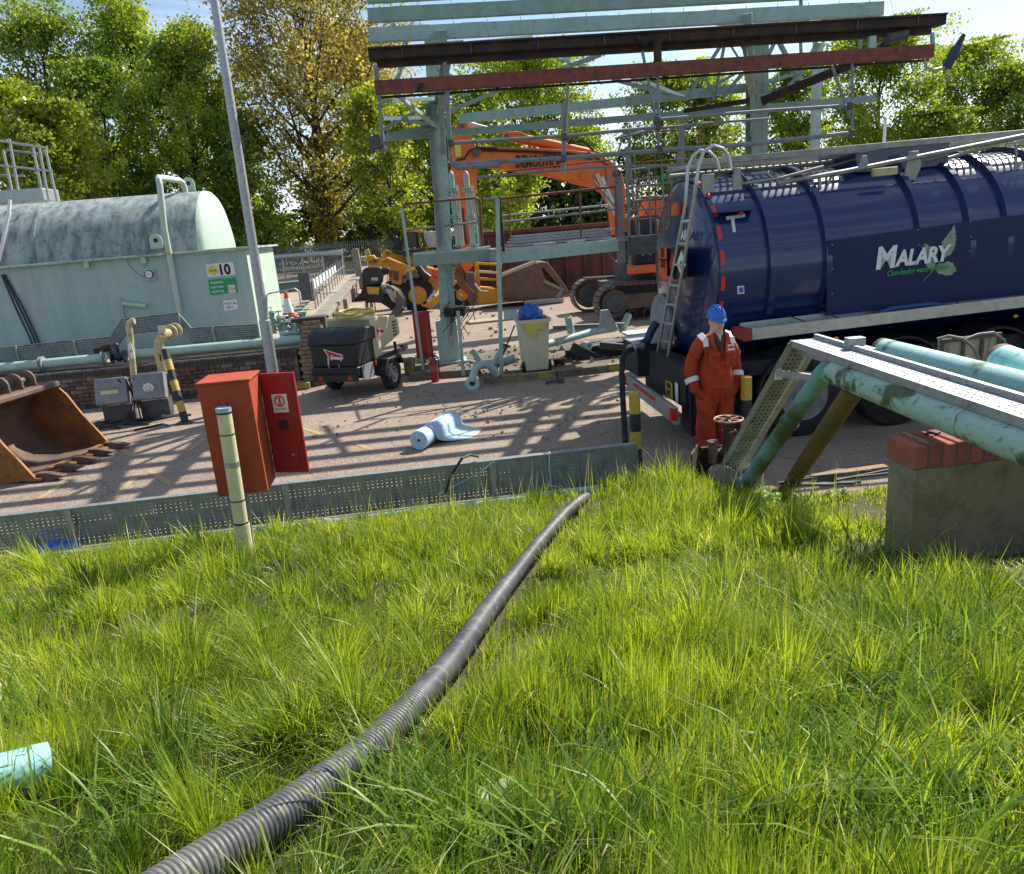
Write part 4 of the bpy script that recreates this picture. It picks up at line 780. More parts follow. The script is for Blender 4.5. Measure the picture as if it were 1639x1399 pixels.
# traffic cone
q = V(463, 505, 16.4); tcn = thing('traffic_cone', 'orange and white traffic cone standing among the green valves', 'cone', q)
mb = MB(); mb.lathe(q, ZX, [(0.02, .12), (.36, .055)], 20); mb.build('white_sleeve', M['conew'], tcn); mb = MB(); mb.lathe(q, ZX, [(.361, .055), (.5, .03), (.51, .02)], 20); mb.build('tip', M['coneo'], tcn)
mb = MB(); mb.box(q+ZX*.0, (.32, .32, .035)); mb.lathe(q, ZX, [(.018, .135), (.06, .12)], 20); mb.build('base', M['coneo'], tcn, bev=.01)
mb = MB(); mb.box(q-ZX*.38, (.34, .3, .68), R=Matrix.Rotation(.2, 3, 'Z')); tag(mb.build('moss_block', M['concrete'], bev=.03), 'mossy block under the traffic cone among the valves', 'block')

# --- railed platform top left
pl = thing('railed_platform', 'grey steel platform with handrails and ladder at the upper left edge', 'platform', P(-9.6, 20.3, .8))
pv = 20.3; mb = MB(); mb.beam(V(-60, 322, pv), V(82, 312, pv), .9, .28); mb.build('deck', M['galv'], pl, bev=.01)
for (x0, y0, x1, y1) in ((52, 232, 70, 322), (15, 222, 32, 320), (62, 232, 78, 320), (72, 236, 92, 324), (5, 240, 20, 310), (-20, 220, -5, 320)): mb = MB(); mb.beam(V(x0, y0, pv-.4), V(x1, y1, pv-.4), .045, .045); mb.build('rail_post', M['galv'], pl)
for (x0, y0, x1, y1, k_) in ((-60, 216, 76, 237, -.42), (-60, 258, 84, 274, -.42), (10, 240, 60, 246, .4), (-20, 280, 40, 282, .4)): mb = MB(); mb.tube([V(x0, y0, pv+k_), V(x1, y1, pv+k_)], .024, 8); mb.build('handrail', M['galv'] if k_ < 0 else M['galvd'], pl)
for (x0, x1) in ((8, 12), (74, 78), (40, 44)): mb = MB(); mb.beam(V(x0, 330, pv), Vector((V(x1, 335, pv).x, V(x1, 335, pv).y, .8)), .1, .1); mb.build('leg', M['galv'], pl)
mb = MB(); mb.tube([V(16, 320, 17.3), V(14, 345, 17.2), V(4, 390, 17.05), V(-6, 430, 17.05)], .035, 8); tag(mb.build('white_downpipe', M['white']), 'white pipe dropping from the railed platform past the tank at the left edge', 'pipe')
mb = MB(); mb.tube([V(18+10*cos(k_*.55)*(1+k_*.02), 345+9*sin(k_*.55), 17.3) for k_ in range(14)], .007, 5); tag(mb.build('cable_loop', M['teal']), 'thin cable coiled on the tank shoulder under the platform', 'cable')

# --- lamp column
lp0 = P(UZ(444, 640, 13.8)[0], 13.8, 0); lp = thing('lamp_column', 'tall tapering galvanised lamp column leaning left through the photo', 'lamp post', lp0)
lv = 13.8; lx = V(440, 618, lv); top_ = lx+(V(343, 0, lv)-lx)*1.25; dl_ = (top_-lx).normalized(); lx = lx-dl_*(lx.z/dl_.z); lp.location = lx; WM[lp] = Matrix.Translation(lx); mb = MB(); mb.tube([lx, lx+(top_-lx)*.18, lx+(top_-lx)*.181, top_], [.105, .10, .085, .06], 20); mb.build('shaft', M['galv'], lp)
mb = MB(); mb.lathe(Vector((lx.x, lx.y, -.01)), ZX, [(0, .16), (.03, .16), (.04, .12)], 16); mb.build('base', M['galvd'], lp)
mb = MB(); mb.beam(top_, top_+UX*.9+ZX*.1, .12, .09); mb.build('lamp_head', M['galvd'], lp)

# --- rusty excavator bucket on the ground
g0, g1 = G(62, 772), G(180, 716); wd_ = (g1-g0); Wk = wd_.length; wdir = wd_.normalized(); xd = Vector((wdir.y, -wdir.x, 0))
bk = thing('excavator_bucket', 'large rusty digger bucket lying open on the yard at the left edge', 'bucket', (g0+g1)/2)
prof = [(-.02, .05), (-.30, .015), (-.62, .0), (-.88, .06), (-1.08, .2), (-1.2, .42), (-1.2, .64), (-1.1, .82), (-.93, .95), (-.74, 1.0), (-.66, 1.0)]
O = lambda a_, w_, z_: g0+xd*a_+wdir*w_+ZX*z_
mb = MB(); th = .03; inn = [(x_*0.97-.0, z_*0.965+.035) for x_, z_ in prof]
vs_o = [O(x_, 0, z_) for x_, z_ in prof]+[O(x_, Wk, z_) for x_, z_ in prof]; n_ = len(prof)
mb.add(vs_o, [(i, i+1, n_+i+1, n_+i) for i in range(n_-1)]); vs_i = [O(x_, .02, z_) for x_, z_ in inn]+[O(x_, Wk-.02, z_) for x_, z_ in inn]; mb.add(vs_i, [(i, i+1, n_+i+1, n_+i) for i in range(n_-1)])
mb.build('shell', M['rustb'], bk, recalc=False)
for w0 in (0, Wk):
    mb = MB(); poly = prof+[(-.52, .84), (-.36, .55), (-.17, .28)]; mb.prism(poly, O(0, w0, 0), xd, ZX, .035); mb.build('side_plate', M['rust'], bk)
mb = MB(); mb.prism([(-.16, .0), (.06, .0), (.06, .035), (-.16, .06)], O(0, Wk/2, .02), xd, ZX, Wk+.05); mb.build('cutting_edge', M['rust'], bk, bev=.006)
mb = MB(); mb.prism([(-.78, .97), (-.60, .97), (-.60, 1.05), (-.74, 1.07)], O(0, Wk/2, 0), xd, ZX, Wk+.08); mb.build('top_beam', M['rustb'], bk, bev=.02)
for i in range(5):
    w0 = .08+(Wk-.16)*i/4; mb = MB(); mb.prism([(0, -.02), (.10, -.015), (.33, .045), (.33, .065), (.10, .11), (-.05, .11)], O(.0, w0, .0), xd, ZX, .10); mb.build('tooth', M['rustb'], bk, bev=.012)
for w0 in (Wk*.3, Wk*.46, Wk*.62, Wk*.78)[:4]:
    c = O(-.95, w0, 1.0); mb = MB(); pl_ = [(-.26, -.25), (.30, -.05)]+[(.14+.13*cos(t_), .16+.13*sin(t_)) for t_ in np.linspace(-.3, 2.6, 9)]; mb.prism(pl_, c, xd, ZX, .04); o = mb.build('hinge_ear', M['rustb'], bk, bev=.008)
mb = MB(); mb.cyl(O(-.81, Wk*.27, 1.16), O(-.81, Wk*.5, 1.16), .045, 14); mb.build('pin', M['steeld'], bk); mb = MB(); mb.cyl(O(-.81, Wk*.58, 1.16), O(-.81, Wk*.82, 1.16), .045, 14); mb.build('pin', M['steeld'], bk)

# --- hydrant cabinet in the foreground with marker post
hv = 5.75; hc = thing('hose_cabinet', 'red-orange fire hose cabinet with its red door swung open, nearest to the grass', 'cabinet', P(*UZ(400, 795, hv)[:1], hv, .3))
u0, z1 = UZ(324, 617, hv); u1, _ = UZ(390, 613, hv); _, z0 = UZ(352, 795, hv); u0b, _ = UZ(350, 795, hv)
u0 = (u0+u0b)/2-.02; u1 = u0+.375; vb = hv+.36
mb = MB(); e = .012
mb.ubox(u0, u1, hv, hv+e, z0, z1); mb.ubox(u0, u0+e, hv+e, vb, z0, z1); mb.ubox(u1-e, u1, hv+e, vb, z0, z1); mb.ubox(u0+e, u1-e, vb-.02-e, vb-.02, z0, z1-e)
mb.ubox(u0+e, u1-e, hv+e, vb-.02-e, z0, z0+e); mb.build('body', M['redfade'], hc, smooth=False, recalc=False, bev=.002)
mb = MB(); mb.prism([(u0-.012, z1), (u1+.012, z1), (u1+.012, z1+.018), (u0-.012, z1+.018)], P(0, (hv+vb)/2, 0), UX, ZX, vb-hv+.03); mb.build('top', M['redfade'], hc, bev=.004)
# open door, hinged at the far right corner
hp = P(u1+.005, vb, 0); dX = (UX*.62-VX*.10).normalized(); dd_ = P(1, 0)*.93-P(0, 1)*.30; dX = dd_.normalized(); dW = .30
mb = MB(); mb.prism([(0, z0+.04), (dW, z0+.04), (dW, z1-.01), (0, z1-.01)], hp, dX, ZX, .022); dr = mb.build('door', M['red'], hc, bev=.003)
nn = dX.cross(ZX).normalized(); nn = nn if nn.dot(VX) < 0 else -nn
mb = MB(); f = hp+nn*.014
for (a0, b0, a1, b1) in ((.02, z0+.07, .28, z0+.085), (.02, z1-.055, .28, z1-.04), (.02, z0+.085, .035, z1-.055), (.265, z0+.085, .28, z1-.055), (.04, z0+.38, .26, z0+.388)): mb.prism([(a0, b0), (a1, b0), (a1, b1), (a0, b1)], f, dX, ZX, .012)
mb.build('door_frame', M['red'], dr, smooth=False)
mb = MB(); sq = f+dX*.085+ZX*(z1-.33); mb.prism([(0, 0), (.13, 0), (.13, .15), (0, .15)], sq, dX, ZX, .004); st = mb.build('sticker', M['white'], dr, smooth=False)
mb = MB(); c = sq+nn*.004+dX*.065+ZX*.095; mb.tube([c+dX*.040*cos(k*pi/12)+ZX*.040*sin(k*pi/12) for k in range(24)], .006, 5, closed=True); mb.prism([(-.006, -.03), (.008, -.03), (.008, .03), (-.02, .015), (-.006, .012)], c, dX, ZX, .003); mb.build('sticker_emblem', M['inkred'], st); text('sticker_text', 'FIRE HOSE', M['inkred'], st, sq+nn*.003+dX*.018+ZX*.022, dX, ZX, .02, .0005)
mb = MB(); c = f+dX*.16+ZX*(z0+.45); mb.sphere(c, (.05, .006, .045), 12, 6); mb.build('scorch_mark', M['rustd'], dr)
mb = MB(); c = f+dX*.20+ZX*(z0+.2); mb.prism([(-.045, -.06), (.045, -.06), (.045, .06), (-.045, .06)], c, dX, ZX, .012); o = mb.build('lock_plate', M['red'], dr, bev=.003); mb = MB(); mb.cyl(c, c+nn*.02+ZX*.0, .012, 10); mb.build('keyhole', M['galv'], o)
# leg of the cabinet
mb = MB(); q = P(u1-.03, vb-.1, 0); mb.beam(P(u0+.16, hv+.06, .15), P(u0+.16, hv+.06, z0), .05, .05); mb.build('leg', M['galvd'], hc)
# marker post
mk = thing('marker_post', 'slim cream marker post banded with black tape, in front of the red cabinet', 'post', P(*UV(bank_hit(389, 850)), 0))
b0 = bank_hit(388, 850); bv = UV(b0)[1]; mv = hv-.12; q0, q1 = V(390, 862, mv), V(357, 652, mv)
D = q1-q0; rw = .054
cuts = [0, .12, .135, .30, .31, .56, .60, .80, .808, .955, .968, 1.0]; cl_ = ['c', 'c', 'k', 'c', 'k', 'c', 'g', 'c', 'k', 'c', 'k', 'b']
for i in range(len(cuts)-1):
    kk = {'c': M['cream'], 'k': M['black'], 'g': M['galv'], 'b': mat('blue_grey_tape', (.32, .45, .5), .5)}[cl_[i+1]] if i else M['cream']
    r_ = rw+(.002 if cl_[i+1] != 'c' else 0); mb = MB(); mb.tube([q0+D*cuts[i]-(D*.12 if i == 0 else D*0), q0+D*cuts[i+1]], (rw*1.12 if i == 0 else r_), 22); mb.build('band' if cl_[i+1] != 'c' else 'post_section', kk, mk)
mb = MB(); mb.tube([q1-D*.02, q1+D*.04-UX*.015, q1+D*.02-UX*.03], .005, 6); mb.tube([q1-D*.02+UX*.03, q1+D*.045+UX*.035], .005, 6); mb.build('wire_end', M['black'], mk)

# --- perforated rail tray along the edge of the yard, and the pipe under it
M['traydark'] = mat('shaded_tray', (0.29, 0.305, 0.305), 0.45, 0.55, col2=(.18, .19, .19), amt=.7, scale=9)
et = thing('edge_cable_tray', 'long galvanised perforated cable tray standing on edge between yard and grass', 'cable tray', P(-1, 7.2, 0))
tv = 7.2; zt_ = .47
useg = np.linspace(-7.6, UZ(1021, 705, tv)[0], 7)
for i in range(6):
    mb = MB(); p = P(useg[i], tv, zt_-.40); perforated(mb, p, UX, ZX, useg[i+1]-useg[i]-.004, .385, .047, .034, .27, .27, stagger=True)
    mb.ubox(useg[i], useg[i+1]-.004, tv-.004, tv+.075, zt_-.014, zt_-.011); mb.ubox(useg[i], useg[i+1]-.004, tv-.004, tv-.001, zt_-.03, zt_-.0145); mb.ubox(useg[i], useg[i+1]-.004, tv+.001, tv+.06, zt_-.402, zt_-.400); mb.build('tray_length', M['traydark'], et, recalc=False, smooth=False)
for px, py in ((107, 825), (455, 790), (783, 745), (-150, 860)):
    q = UZ(px, py, tv)[0]; mb = MB(); mb.ubox(q, q+.045, tv-.05, tv-.006, -.05, zt_-.03); mb.ubox(q-.004, q+.06, tv-.052, tv-.0505, zt_-.2, zt_-.02); mb.build('bracket_post', M['galv'], et)
mb = MB(); c = UZ(878, 735, tv)[0]; mb.tube([P(c, tv-.06, zt_+.01), P(c+.01, tv-.02, zt_+.02), P(c-.01, tv-.07, zt_-.15), P(c, tv-.06, .1)], .006, 6); mb.tube([P(c-.55, tv-.06, zt_+.0), P(c-.7, tv-.05, zt_-.1), P(c-1.15, tv-.05, .18)], .006, 6); tag(mb.build('blue_string', M['cyan']), 'pale blue strings tied over the edge cable tray', 'string')
mb = MB(); mb.tube([V(712, 790, tv-.1), V(722, 760, tv-.12), V(740, 733, tv-.1), V(752, 728, tv-.04), V(765, 731, tv+.05)], .014, 8); tag(mb.build('bent_cable', M['black']), 'bent black cable hooked over the edge cable tray', 'cable')
ep = thing('edge_pipe', 'pale green pipe lying along the foot of the edge cable tray', 'pipe', P(-1, 7.05, .05))
mb = MB(); mb.tube([P(-8, 6.98, .055), P(UZ(1010, 760, 7)[0], 7.0, .075), P(2.25, 6.98, .12), P(2.5, 6.8, .1)], .06, 14); mb.build('pipe_run', M['green_lt'], ep)
mb = MB()
for u in (-4.6, -1.15, 1.2, 2.0): mb.cyl(P(u, 6.98, .06), P(u+.05, 6.98, .06), .078, 14)
mb.build('collar', M['green_lt'], ep)
mb = MB(); mb.sphere(V(95, 876, 7.12), (.22, .12, .05), 10, 6); mb.sphere(V(65, 872, 7.3), (.3, .1, .12), 10, 6); tag(mb.build('blue_sheet', M['blue'], bev=0), 'crumpled blue plastic lying behind the edge cable tray at the lower left', 'plastic sheet')
# ================================================================== MIDDLE: island, gantry, plant
isl = []
ip = [P(-.35, 14.55), P(1.0, 14.35), P(1.0, 13.45), P(2.3, 13.35), P(5.2, 13.6), P(12, 14.2), P(12, 16.8), P(-.2, 16.8)]
mb = MB(); n_ = len(ip); mb.add([q+ZX*-.02 for q in ip]+[q+ZX*.09 for q in ip], [tuple(range(n_, 2*n_))]+[(i, (i+1) % n_, n_+(i+1) % n_, n_+i) for i in range(n_)])
tag(mb.build('gantry_island', M['rubblesoil'], smooth=False), kind='structure')
ks = thing('kerb_line', 'line of worn concrete kerb stones with yellow patches along the front of the gantry island', 'kerb', P(2.5, 13.4, 0))
kp = [P(1.02, 13.38), P(2.3, 13.28), P(5.2, 13.53), P(12, 14.13)]
M['kerbgrey'] = mat('kerb_grey', (0.17, 0.145, 0.11), 0.9, col2=(0.08, 0.07, 0.055), amt=0.8, scale=6, bump=0.5, bscale=60)
def kerbs(kp, par, yl=True):
    i0 = 0
    for a_, b2 in zip(kp[:-1], kp[1:]):
        L_ = (b2-a_).length; k = max(1, round(L_/.9))
        for i in range(k):
            p, q = a_+(b2-a_)*(i/k), a_+(b2-a_)*((i+1)/k); d = (q-p).normalized(); mb = MB(); mb.beam(p+d*.008+ZX*.06+ZX*rnd.uniform(-.008, .008), q-d*.008+ZX*.06, .14, .15+rnd.uniform(-.01, .01)); mb.build('kerb_stone', M['ylkerb'] if i0 in (0, 2) and yl else M['kerbgrey'], par, bev=.015); i0 += 1
kerbs(kp, ks)
ks2 = thing('island_end_kerb', 'short kerb with a yellow block by the trailer drawbar end of the island', 'kerb', P(.2, 14.6, 0)); kerbs([P(-.38, 14.5), P(.95, 14.3)], ks2, False)
mb = MB(); mb.beam(V(660, 600, 14.2), V(656, 566, 14.2)+VX*.5, .2, .2); q = G(657, 600); mb = MB(); mb.box(q+ZX*.16+VX*.1, (.2, .3, .34)); tag(mb.build('yellow_block', M['ylkerb'], bev=.04), 'yellow painted block standing between the trailer wheel and the red box', 'block')
# rubble
mb = MB(); rr_ = random.Random(5)
for k in range(260):
    u, v = rr_.uniform(0, 6), rr_.uniform(13.7, 16.6); s = rr_.uniform(.015, .06)
    if u < 1 and v < 14.5: continue
    mb.box(P(u, v, .09+s*.3), (s*1.6, s*1.2, s), R=Euler((rr_.uniform(0, 3), rr_.uniform(0, 3), rr_.uniform(0, 3))).to_matrix())
o = mb.build('rubble', M['concrete'], smooth=False); tag(o, 'broken concrete and stone crumbs scattered over the gantry island', None, None, 'stuff')
mb = MB()
for k in range(150):
    px = rr_.uniform(430, 1000); py = rr_.uniform(612, 705); q = G(px, py, 0); s = rr_.uniform(.008, .03); mb.box(q+ZX*s*.3, (s*1.6, s*1.2, s), R=Euler((rr_.uniform(0, 3), rr_.uniform(0, 3), rr_.uniform(0, 3))).to_matrix())
for k in range(60):
    q = G(rr_.uniform(650, 950), rr_.uniform(490, 560), 0); s = rr_.uniform(.02, .07); mb.box(q+ZX*s*.3, (s*1.6, s*1.2, s), R=Euler((rr_.uniform(0, 3), rr_.uniform(0, 3), rr_.uniform(0, 3))).to_matrix())
tag(mb.build('yard_debris', M['concrete'], smooth=False), 'small stones and litter lying about on the yard surface', None, None, 'stuff')

# ---------------------------------------------------------------- gantry
gt = thing('loading_gantry', 'tall pale green steel loading gantry with a stripped roof frame over the yard', 'gantry', P(.5, 15.6, 0))
def gb(name, x0, y0, v0, x1, y1, v1, w_, h_, mt='green', kind='beam', par=None):
    mb = MB(); p, q = V(x0, y0, v0), V(x1, y1, v1)
    if kind == 'i': mb.ibeam(p, q, w_, h_)
    elif kind == 'tube': mb.tube([p, q], w_, 10)
    elif kind == 'angle':
        mb.beam(p, q, w_, .008); mb.beam(p, q, .008, h_)
    else: mb.beam(p, q, w_, h_)
    return mb.build(name, M[mt], par or gt)
# columns
c0 = P(UZ(722, 578, 15.6)[0]-.02, 15.6, 0); ct_ = V(692, 60, 15.6); mb = MB(); mb.ibeam(Vector((c0.x, c0.y, .05)), ct_, .30, .32, .02); mb.build('column', M['green_lt'], gt)
mb = MB(); mb.beam(Vector((c0.x, c0.y, .09)), Vector((c0.x, c0.y, .95))+UX*-.01, .42, .40); mb.beam(Vector((c0.x, c0.y, .09)), Vector((c0.x, c0.y, .14)), .7, .6); mb.build('column_casing', M['green_lt'], gt, bev=.01)
c1 = P(UZ(1209, 290, 15.6)[0], 15.6, .05); mb = MB(); mb.ibeam(c1, Vector((c1.x, c1.y, 6.2)), .30, .32, .02); mb.beam(c1+UX*.12, c1+UX*.12+ZX*5.8, .12, .34); mb.build('column', M['green'], gt)
c2 = P(UZ(1304, 250, 19)[0], 19, 0); mb = MB(); mb.beam(c2, Vector((c2.x, c2.y, 6.6)), .18, .18); mb.beam(c2+ZX*4.9, c2+ZX*5.1, .28, .28); mb.build('column', M['green_lt'], gt)
# purlins (channels), rising to the back
for i, (yl, yr, xr, v_, hh) in enumerate(((56, 13, 1415, 12.1, .18), (24, -19, 1400, 13.0, .19), (-7, -50, 1390, 13.9, .20), (-34, -74, 1380, 14.8, .24), (-62, -98, 1370, 15.7, .24))):
    p, q = V(590-i*1.5, yl, v_), V(xr, yr, v_); mb = MB(); mb.beam(p, q, .008, hh); mb.beam(p+ZX*hh/2+VX*.05, q+ZX*hh/2+VX*.05, .10, .008); mb.beam(p-ZX*hh/2+VX*.05, q-ZX*hh/2+VX*.05, .10, .008); o = mb.build('purlin', M['green_lt'] if i == 0 else M['green'], gt)
    mb = MB(); L_ = (q-p).length; d = (q-p).normalized()
    for k in range(22):
        s = rnd.uniform(0, .97); a_ = p+d*L_*s+ZX*(hh/2+.007)+VX*.05; ln = rnd.uniform(.1, .5); b2 = a_+d*min(ln, L_*(1-s)); mb.beam(a_, b2, .09, .006)
    mb.build('roof_remnant', M['white'] if i % 2 else mat('remnant%d' % i, (.55, .42, .33), .8), o, smooth=False)
    mb = MB()
    for k in range(16): a_ = p+d*L_*(k+.5)/16; mb.cyl(a_-ZX*hh*.5, a_-ZX*(hh*.5+.03), .005, 5); mb.cyl(a_+ZX*hh*.5, a_+ZX*(hh*.5+.05), .004, 5)
    mb.build('bolt_row', M['steeld'], o, smooth=False)
# gutter and red beam
mb = MB(); p, q = V(590, 89, 11.2), V(1507, 33, 11.2); mb.beam(p-VX*.1, q-VX*.1, .012, .13); mb.beam(p+VX*.08, q+VX*.08, .012, .13); mb.beam(p-ZX*.065, q-ZX*.065, .18, .012); mb.beam(p-VX*.12+ZX*.06, q-VX*.12+ZX*.06, .04, .025); d = (q-p).normalized()
gu_ = mb.build('gutter', M['rustd'], gt)
mb = MB(); L_ = (q-p).length; s = .45
while s < L_: a_ = p+d*s; mb.beam(a_-VX*.115-ZX*.07, a_-VX*.115+ZX*.07, .02, .015, up=UX); s += .92
mb.cyl(q-VX*.02-d*.55-ZX*.16, q-VX*.02-d*.85-ZX*.2, .075, 14); mb.build('gutter_bracket', M['steeld'], gu_)
mb = MB(); a_ = V(603, 101, 11.25); mb.beam(a_, V(1488, 48, 11.25), .1, .12); mb.build('rusty_packing', M['rustd'], gt)
gb('red_beam', 600, 141, 11, 1492, 82, 11, .09, .17, 'oxide'); rb = gt.children[-1]
mb = MB(); p, q = V(600, 132, 11), V(1492, 73, 11); mb.beam(p+VX*.03, q+VX*.03, .14, .012); mb.beam(p+VX*.06-ZX*.18, q+VX*.06-ZX*.18, .03, .03); mb.build('red_beam_flange', M['rustd'], gt)
text('beam_mark', 'E', M['ink'], gt, V(666, 147, 10.93), UX, ZX, .15, .001, shear=.3, bold=.006, sx=1.1)
for (x0, y0, x1, y1, w_, mt) in ((1052, 62, 1053, 105, .1, 'rustd'), (1396, 58, 1396, 85, .1, 'green_lt'), (1492, 52, 1493, 78, .04, 'green_lt'), (1020, 60, 1035, 70, .1, 'rustd'), (601, 105, 604, 140, .05, 'galvd'), (712, 100, 714, 130, .05, 'galvd')): gb('hanger', x0, y0, 11.05, x1, y1, 11.05, w_, .05, mt)
# rafters and bracing behind
for cx, xx in ((0, 692), (1, 1208)):
    pb = V(xx-2, 58, 15.6); pf_ = V(714 if cx == 0 else 1195, 92 if cx == 0 else 58, 11.35)
    mb = MB(); mb.ibeam(Vector((pb.x, pb.y, 4.95)), Vector((pf_.x, pf_.y, 4.85)), .15, .25); mb.build('rafter', M['green'], gt)
    mb = MB(); e0 = Vector((pb.x, pb.y, 6.3)); e1 = e0+(pf_-pb)*.9; mb.beam(e0, Vector((e1.x, e1.y, 5.35)), .12, .2); mb.build('rafter', M['green'], gt)
    mb = MB(); k0, k1 = Vector((pb.x, pb.y, 4.1)), Vector((pb.x, pb.y, 4.95)); dd = (Vector((pf_.x, pf_.y, 0))-Vector((pb.x, pb.y, 0)))
    for f0, f1 in ((0, .35), (.35, .35), (.35, .7), (0, .0)):
        mb.beam(Vector((pb.x, pb.y, 4.1 if f0 == 0 else 4.95))+dd*f0, Vector((pb.x, pb.y, 4.95))+dd*(f1+.001), .07, .07)
    mb.build('knee_brace', M['green'], gt)
# long members behind
for a_ in ((735, 190, 15.6, 1000, 163, 15.6, .15, .16, 'green_lt'), (980, 165, 15.6, 1200, 140, 15.6, .12, .16, 'green'), (608, 222, 15.6, 1400, 158, 15.6, .10, .12, 'green'), (640, 145, 15.6, 700, 142, 15.6, .08, .1, 'green')):
    gb('tie_beam', *a_[:6], a_[6], a_[7], a_[8])
for a_ in ((610, 130, 12.5, 700, 205, 15.5, 'green_lt'), (612, 208, 14.8, 700, 160, 15.4, 'green'), (618, 187, 15, 690, 200, 15.4, 'green_lt'), (612, 190, 14, 700, 188, 15.4, 'green'), (613, 162, 14, 700, 158, 15.4, 'green'), (665, 30, 14, 640, 90, 13, 'green'), (645, 100, 14, 630, 140, 13, 'green'), (620, 215, 15, 700, 200, 15.5, 'green'),
           (715, 180, 15.4, 815, 138, 15, 'green'), (885, 115, 15, 960, 88, 13, 'green'), (890, 90, 13.5, 960, 115, 15, 'green_lt'), (1000, 118, 14, 1100, 158, 15.6, 'green_lt'), (700, 110, 15, 735, 130, 15.4, 'galvd')): gb('brace', *a_[:6], .06, .06, a_[6])
zz = lambda x, y: (980+x/2.487, y/2.487)
for (a_, b2, w_) in (((430, 185), (290, 400), .07), ((445, 185), (405, 390), .05), ((600, 170), (545, 290), .05), ((645, 170), (590, 290), .06), ((665, 170), (745, 320), .07), ((520, 290), (440, 385), .06), ((365, 290), (408, 395), .05), ((495, 290), (350, 375), .05), ((750, 160), (752, 250), .06), ((822, 165), (790, 225), .08),
                     ((470, 180), (515, 250), .03), ((0, 315), (290, 395), .06), ((520, 180), (560, 220), .08), ((380, 240), (520, 236), .05), ((600, 330), (760, 285), .06), ((760, 285), (700, 340), .05), ((1000, 70), (985, 200), .06), ((750, 0), (755, 80), .06), ((860, 70), (800, 120), .07), ((950, 250), (1090, 215), .05)):
    (x0, y0), (x1, y1) = zz(*a_), zz(*b2); gb('truss_member', x0, y0, 15.0, x1, y1, 15.2, w_, w_, 'green')
gb('upper_tie', *zz(420, 95), 14.5, *zz(780, 85), 14.5, .08, .05, 'white')
# white tube light and dark slanting pipe
pp = thing('slanting_pipe', 'dark rusty pipe slanting down to the right gantry column', 'pipe', V(*zz(600, 400), 15.2))
mb = MB(); a_, b2 = V(*zz(600, 400), 15.1), V(*zz(955, 255), 13.8); mb.tube([a_, b2, V(*zz(1085, 185), 12.0)], .085, 14); mb.cyl(a_, a_+(b2-a_)*.02, .105, 14); mb.build('pipe_run', M['rustd'], pp)
mb = MB(); mb.tube([V(*zz(285, 440), 15.1), V(*zz(520, 405), 15), V(*zz(545, 400), 15)], .05, 10); mb.build('pipe_end', M['rustd'], pp)
tl_ = thing('tube_light', 'long pale fluorescent light fitting under the purlins, left of the dark gutter centre', 'light fitting', V(740, 72, 12.5))
mb = MB(); mb.beam(V(718, 74, 12), V(852, 62, 12), .1, .07); mb.build('batten', M['white'], tl_); mb = MB(); mb.beam(V(716, 74, 11.98), V(742, 72, 11.98), .12, .11); mb.build('end_box', M['galv'], tl_)
# right end: swan-neck floodlight
fr = thing('angled_floodlight', 'dark floodlight on a bent bracket at the right end of the red beam', 'floodlight', V(1500, 100, 11)); mb = MB(); mb.tube([V(1480, 92, 11), V(1482, 108, 11), V(1495, 112, 11), V(1512, 108, 11)], .02, 8); mb.build('bracket', M['galv'], fr)
mb = MB(); mb.beam(V(1514, 110, 11), V(1532, 74, 11), .14, .08); mb.build('lamp_body', M['navym'], fr, bev=.01); mb = MB(); mb.prism([(0, -.05), (.18, .0), (.18, .03), (0, .06)], V(1533, 74, 11), (V(1545, 53, 11)-V(1533, 74, 11)).normalized(), VX, .05); mb.build('visor', M['black'], fr)
fl2 = thing('corner_floodlight', 'small square floodlight with a cable loop under the left gantry corner', 'floodlight', V(605, 225, 11)); mb = MB(); mb.beam(V(598, 218, 11), V(604, 238, 11), .17, .16); mb.build('lamp_body', M['steeld'], fl2, bev=.01)
mb = MB(); mb.tube([V(612+8*cos(k*.6), 233+8*sin(k*.6), 11) for k in range(12)], .008, 6); mb.tube([V(606, 238, 11), V(612, 243, 11), V(622, 240, 11)], .015, 6); mb.build('cable', M['galvd'], fl2)
# cables on the left column
mb = MB()
for k in range(4): s = .05*k; mb.tube([V(682+k*2, 165, 15.35), V(684+k*2, 185, 15.35), V(690+k*2, 260, 15.35), V(697+k*2, 340, 15.35), V(702+k*2, 395, 15.35)], .012, 6)
for k in range(3): mb.tube([V(713+k*3, 428, 15.25), V(718+k*3, 470, 15.2), V(716+k*4, 520, 15.2), V(720+k*3, 560, 15.2)], .008, 6)
mb.tube([V(720, 430, 15.2), V(724, 460, 15.1), V(740, 474, 15.05), V(744, 500, 15.1)], .014, 6)
mb.build('cable_bundle', M['galvd'], gt)
mb = MB(); r5 = random.Random(9)
for k in range(13):
    a_ = V(r5.uniform(712, 742), r5.uniform(488, 512), 15.2-r5.uniform(0, .15)); b2 = a_+UX*r5.uniform(-.12, .22)-ZX*r5.uniform(.15, .75); mb.tube([a_, a_+UX*r5.uniform(-.1, .35)+ZX*r5.uniform(-.1, .12)-VX*.1, b2], .009, 5)
mb.box(V(728, 498, 15.3), (.42, .40, .18)); tag(mb.build('cut_cables', M['black']), 'bunch of cut black cables strapped round the left gantry column', 'cables')

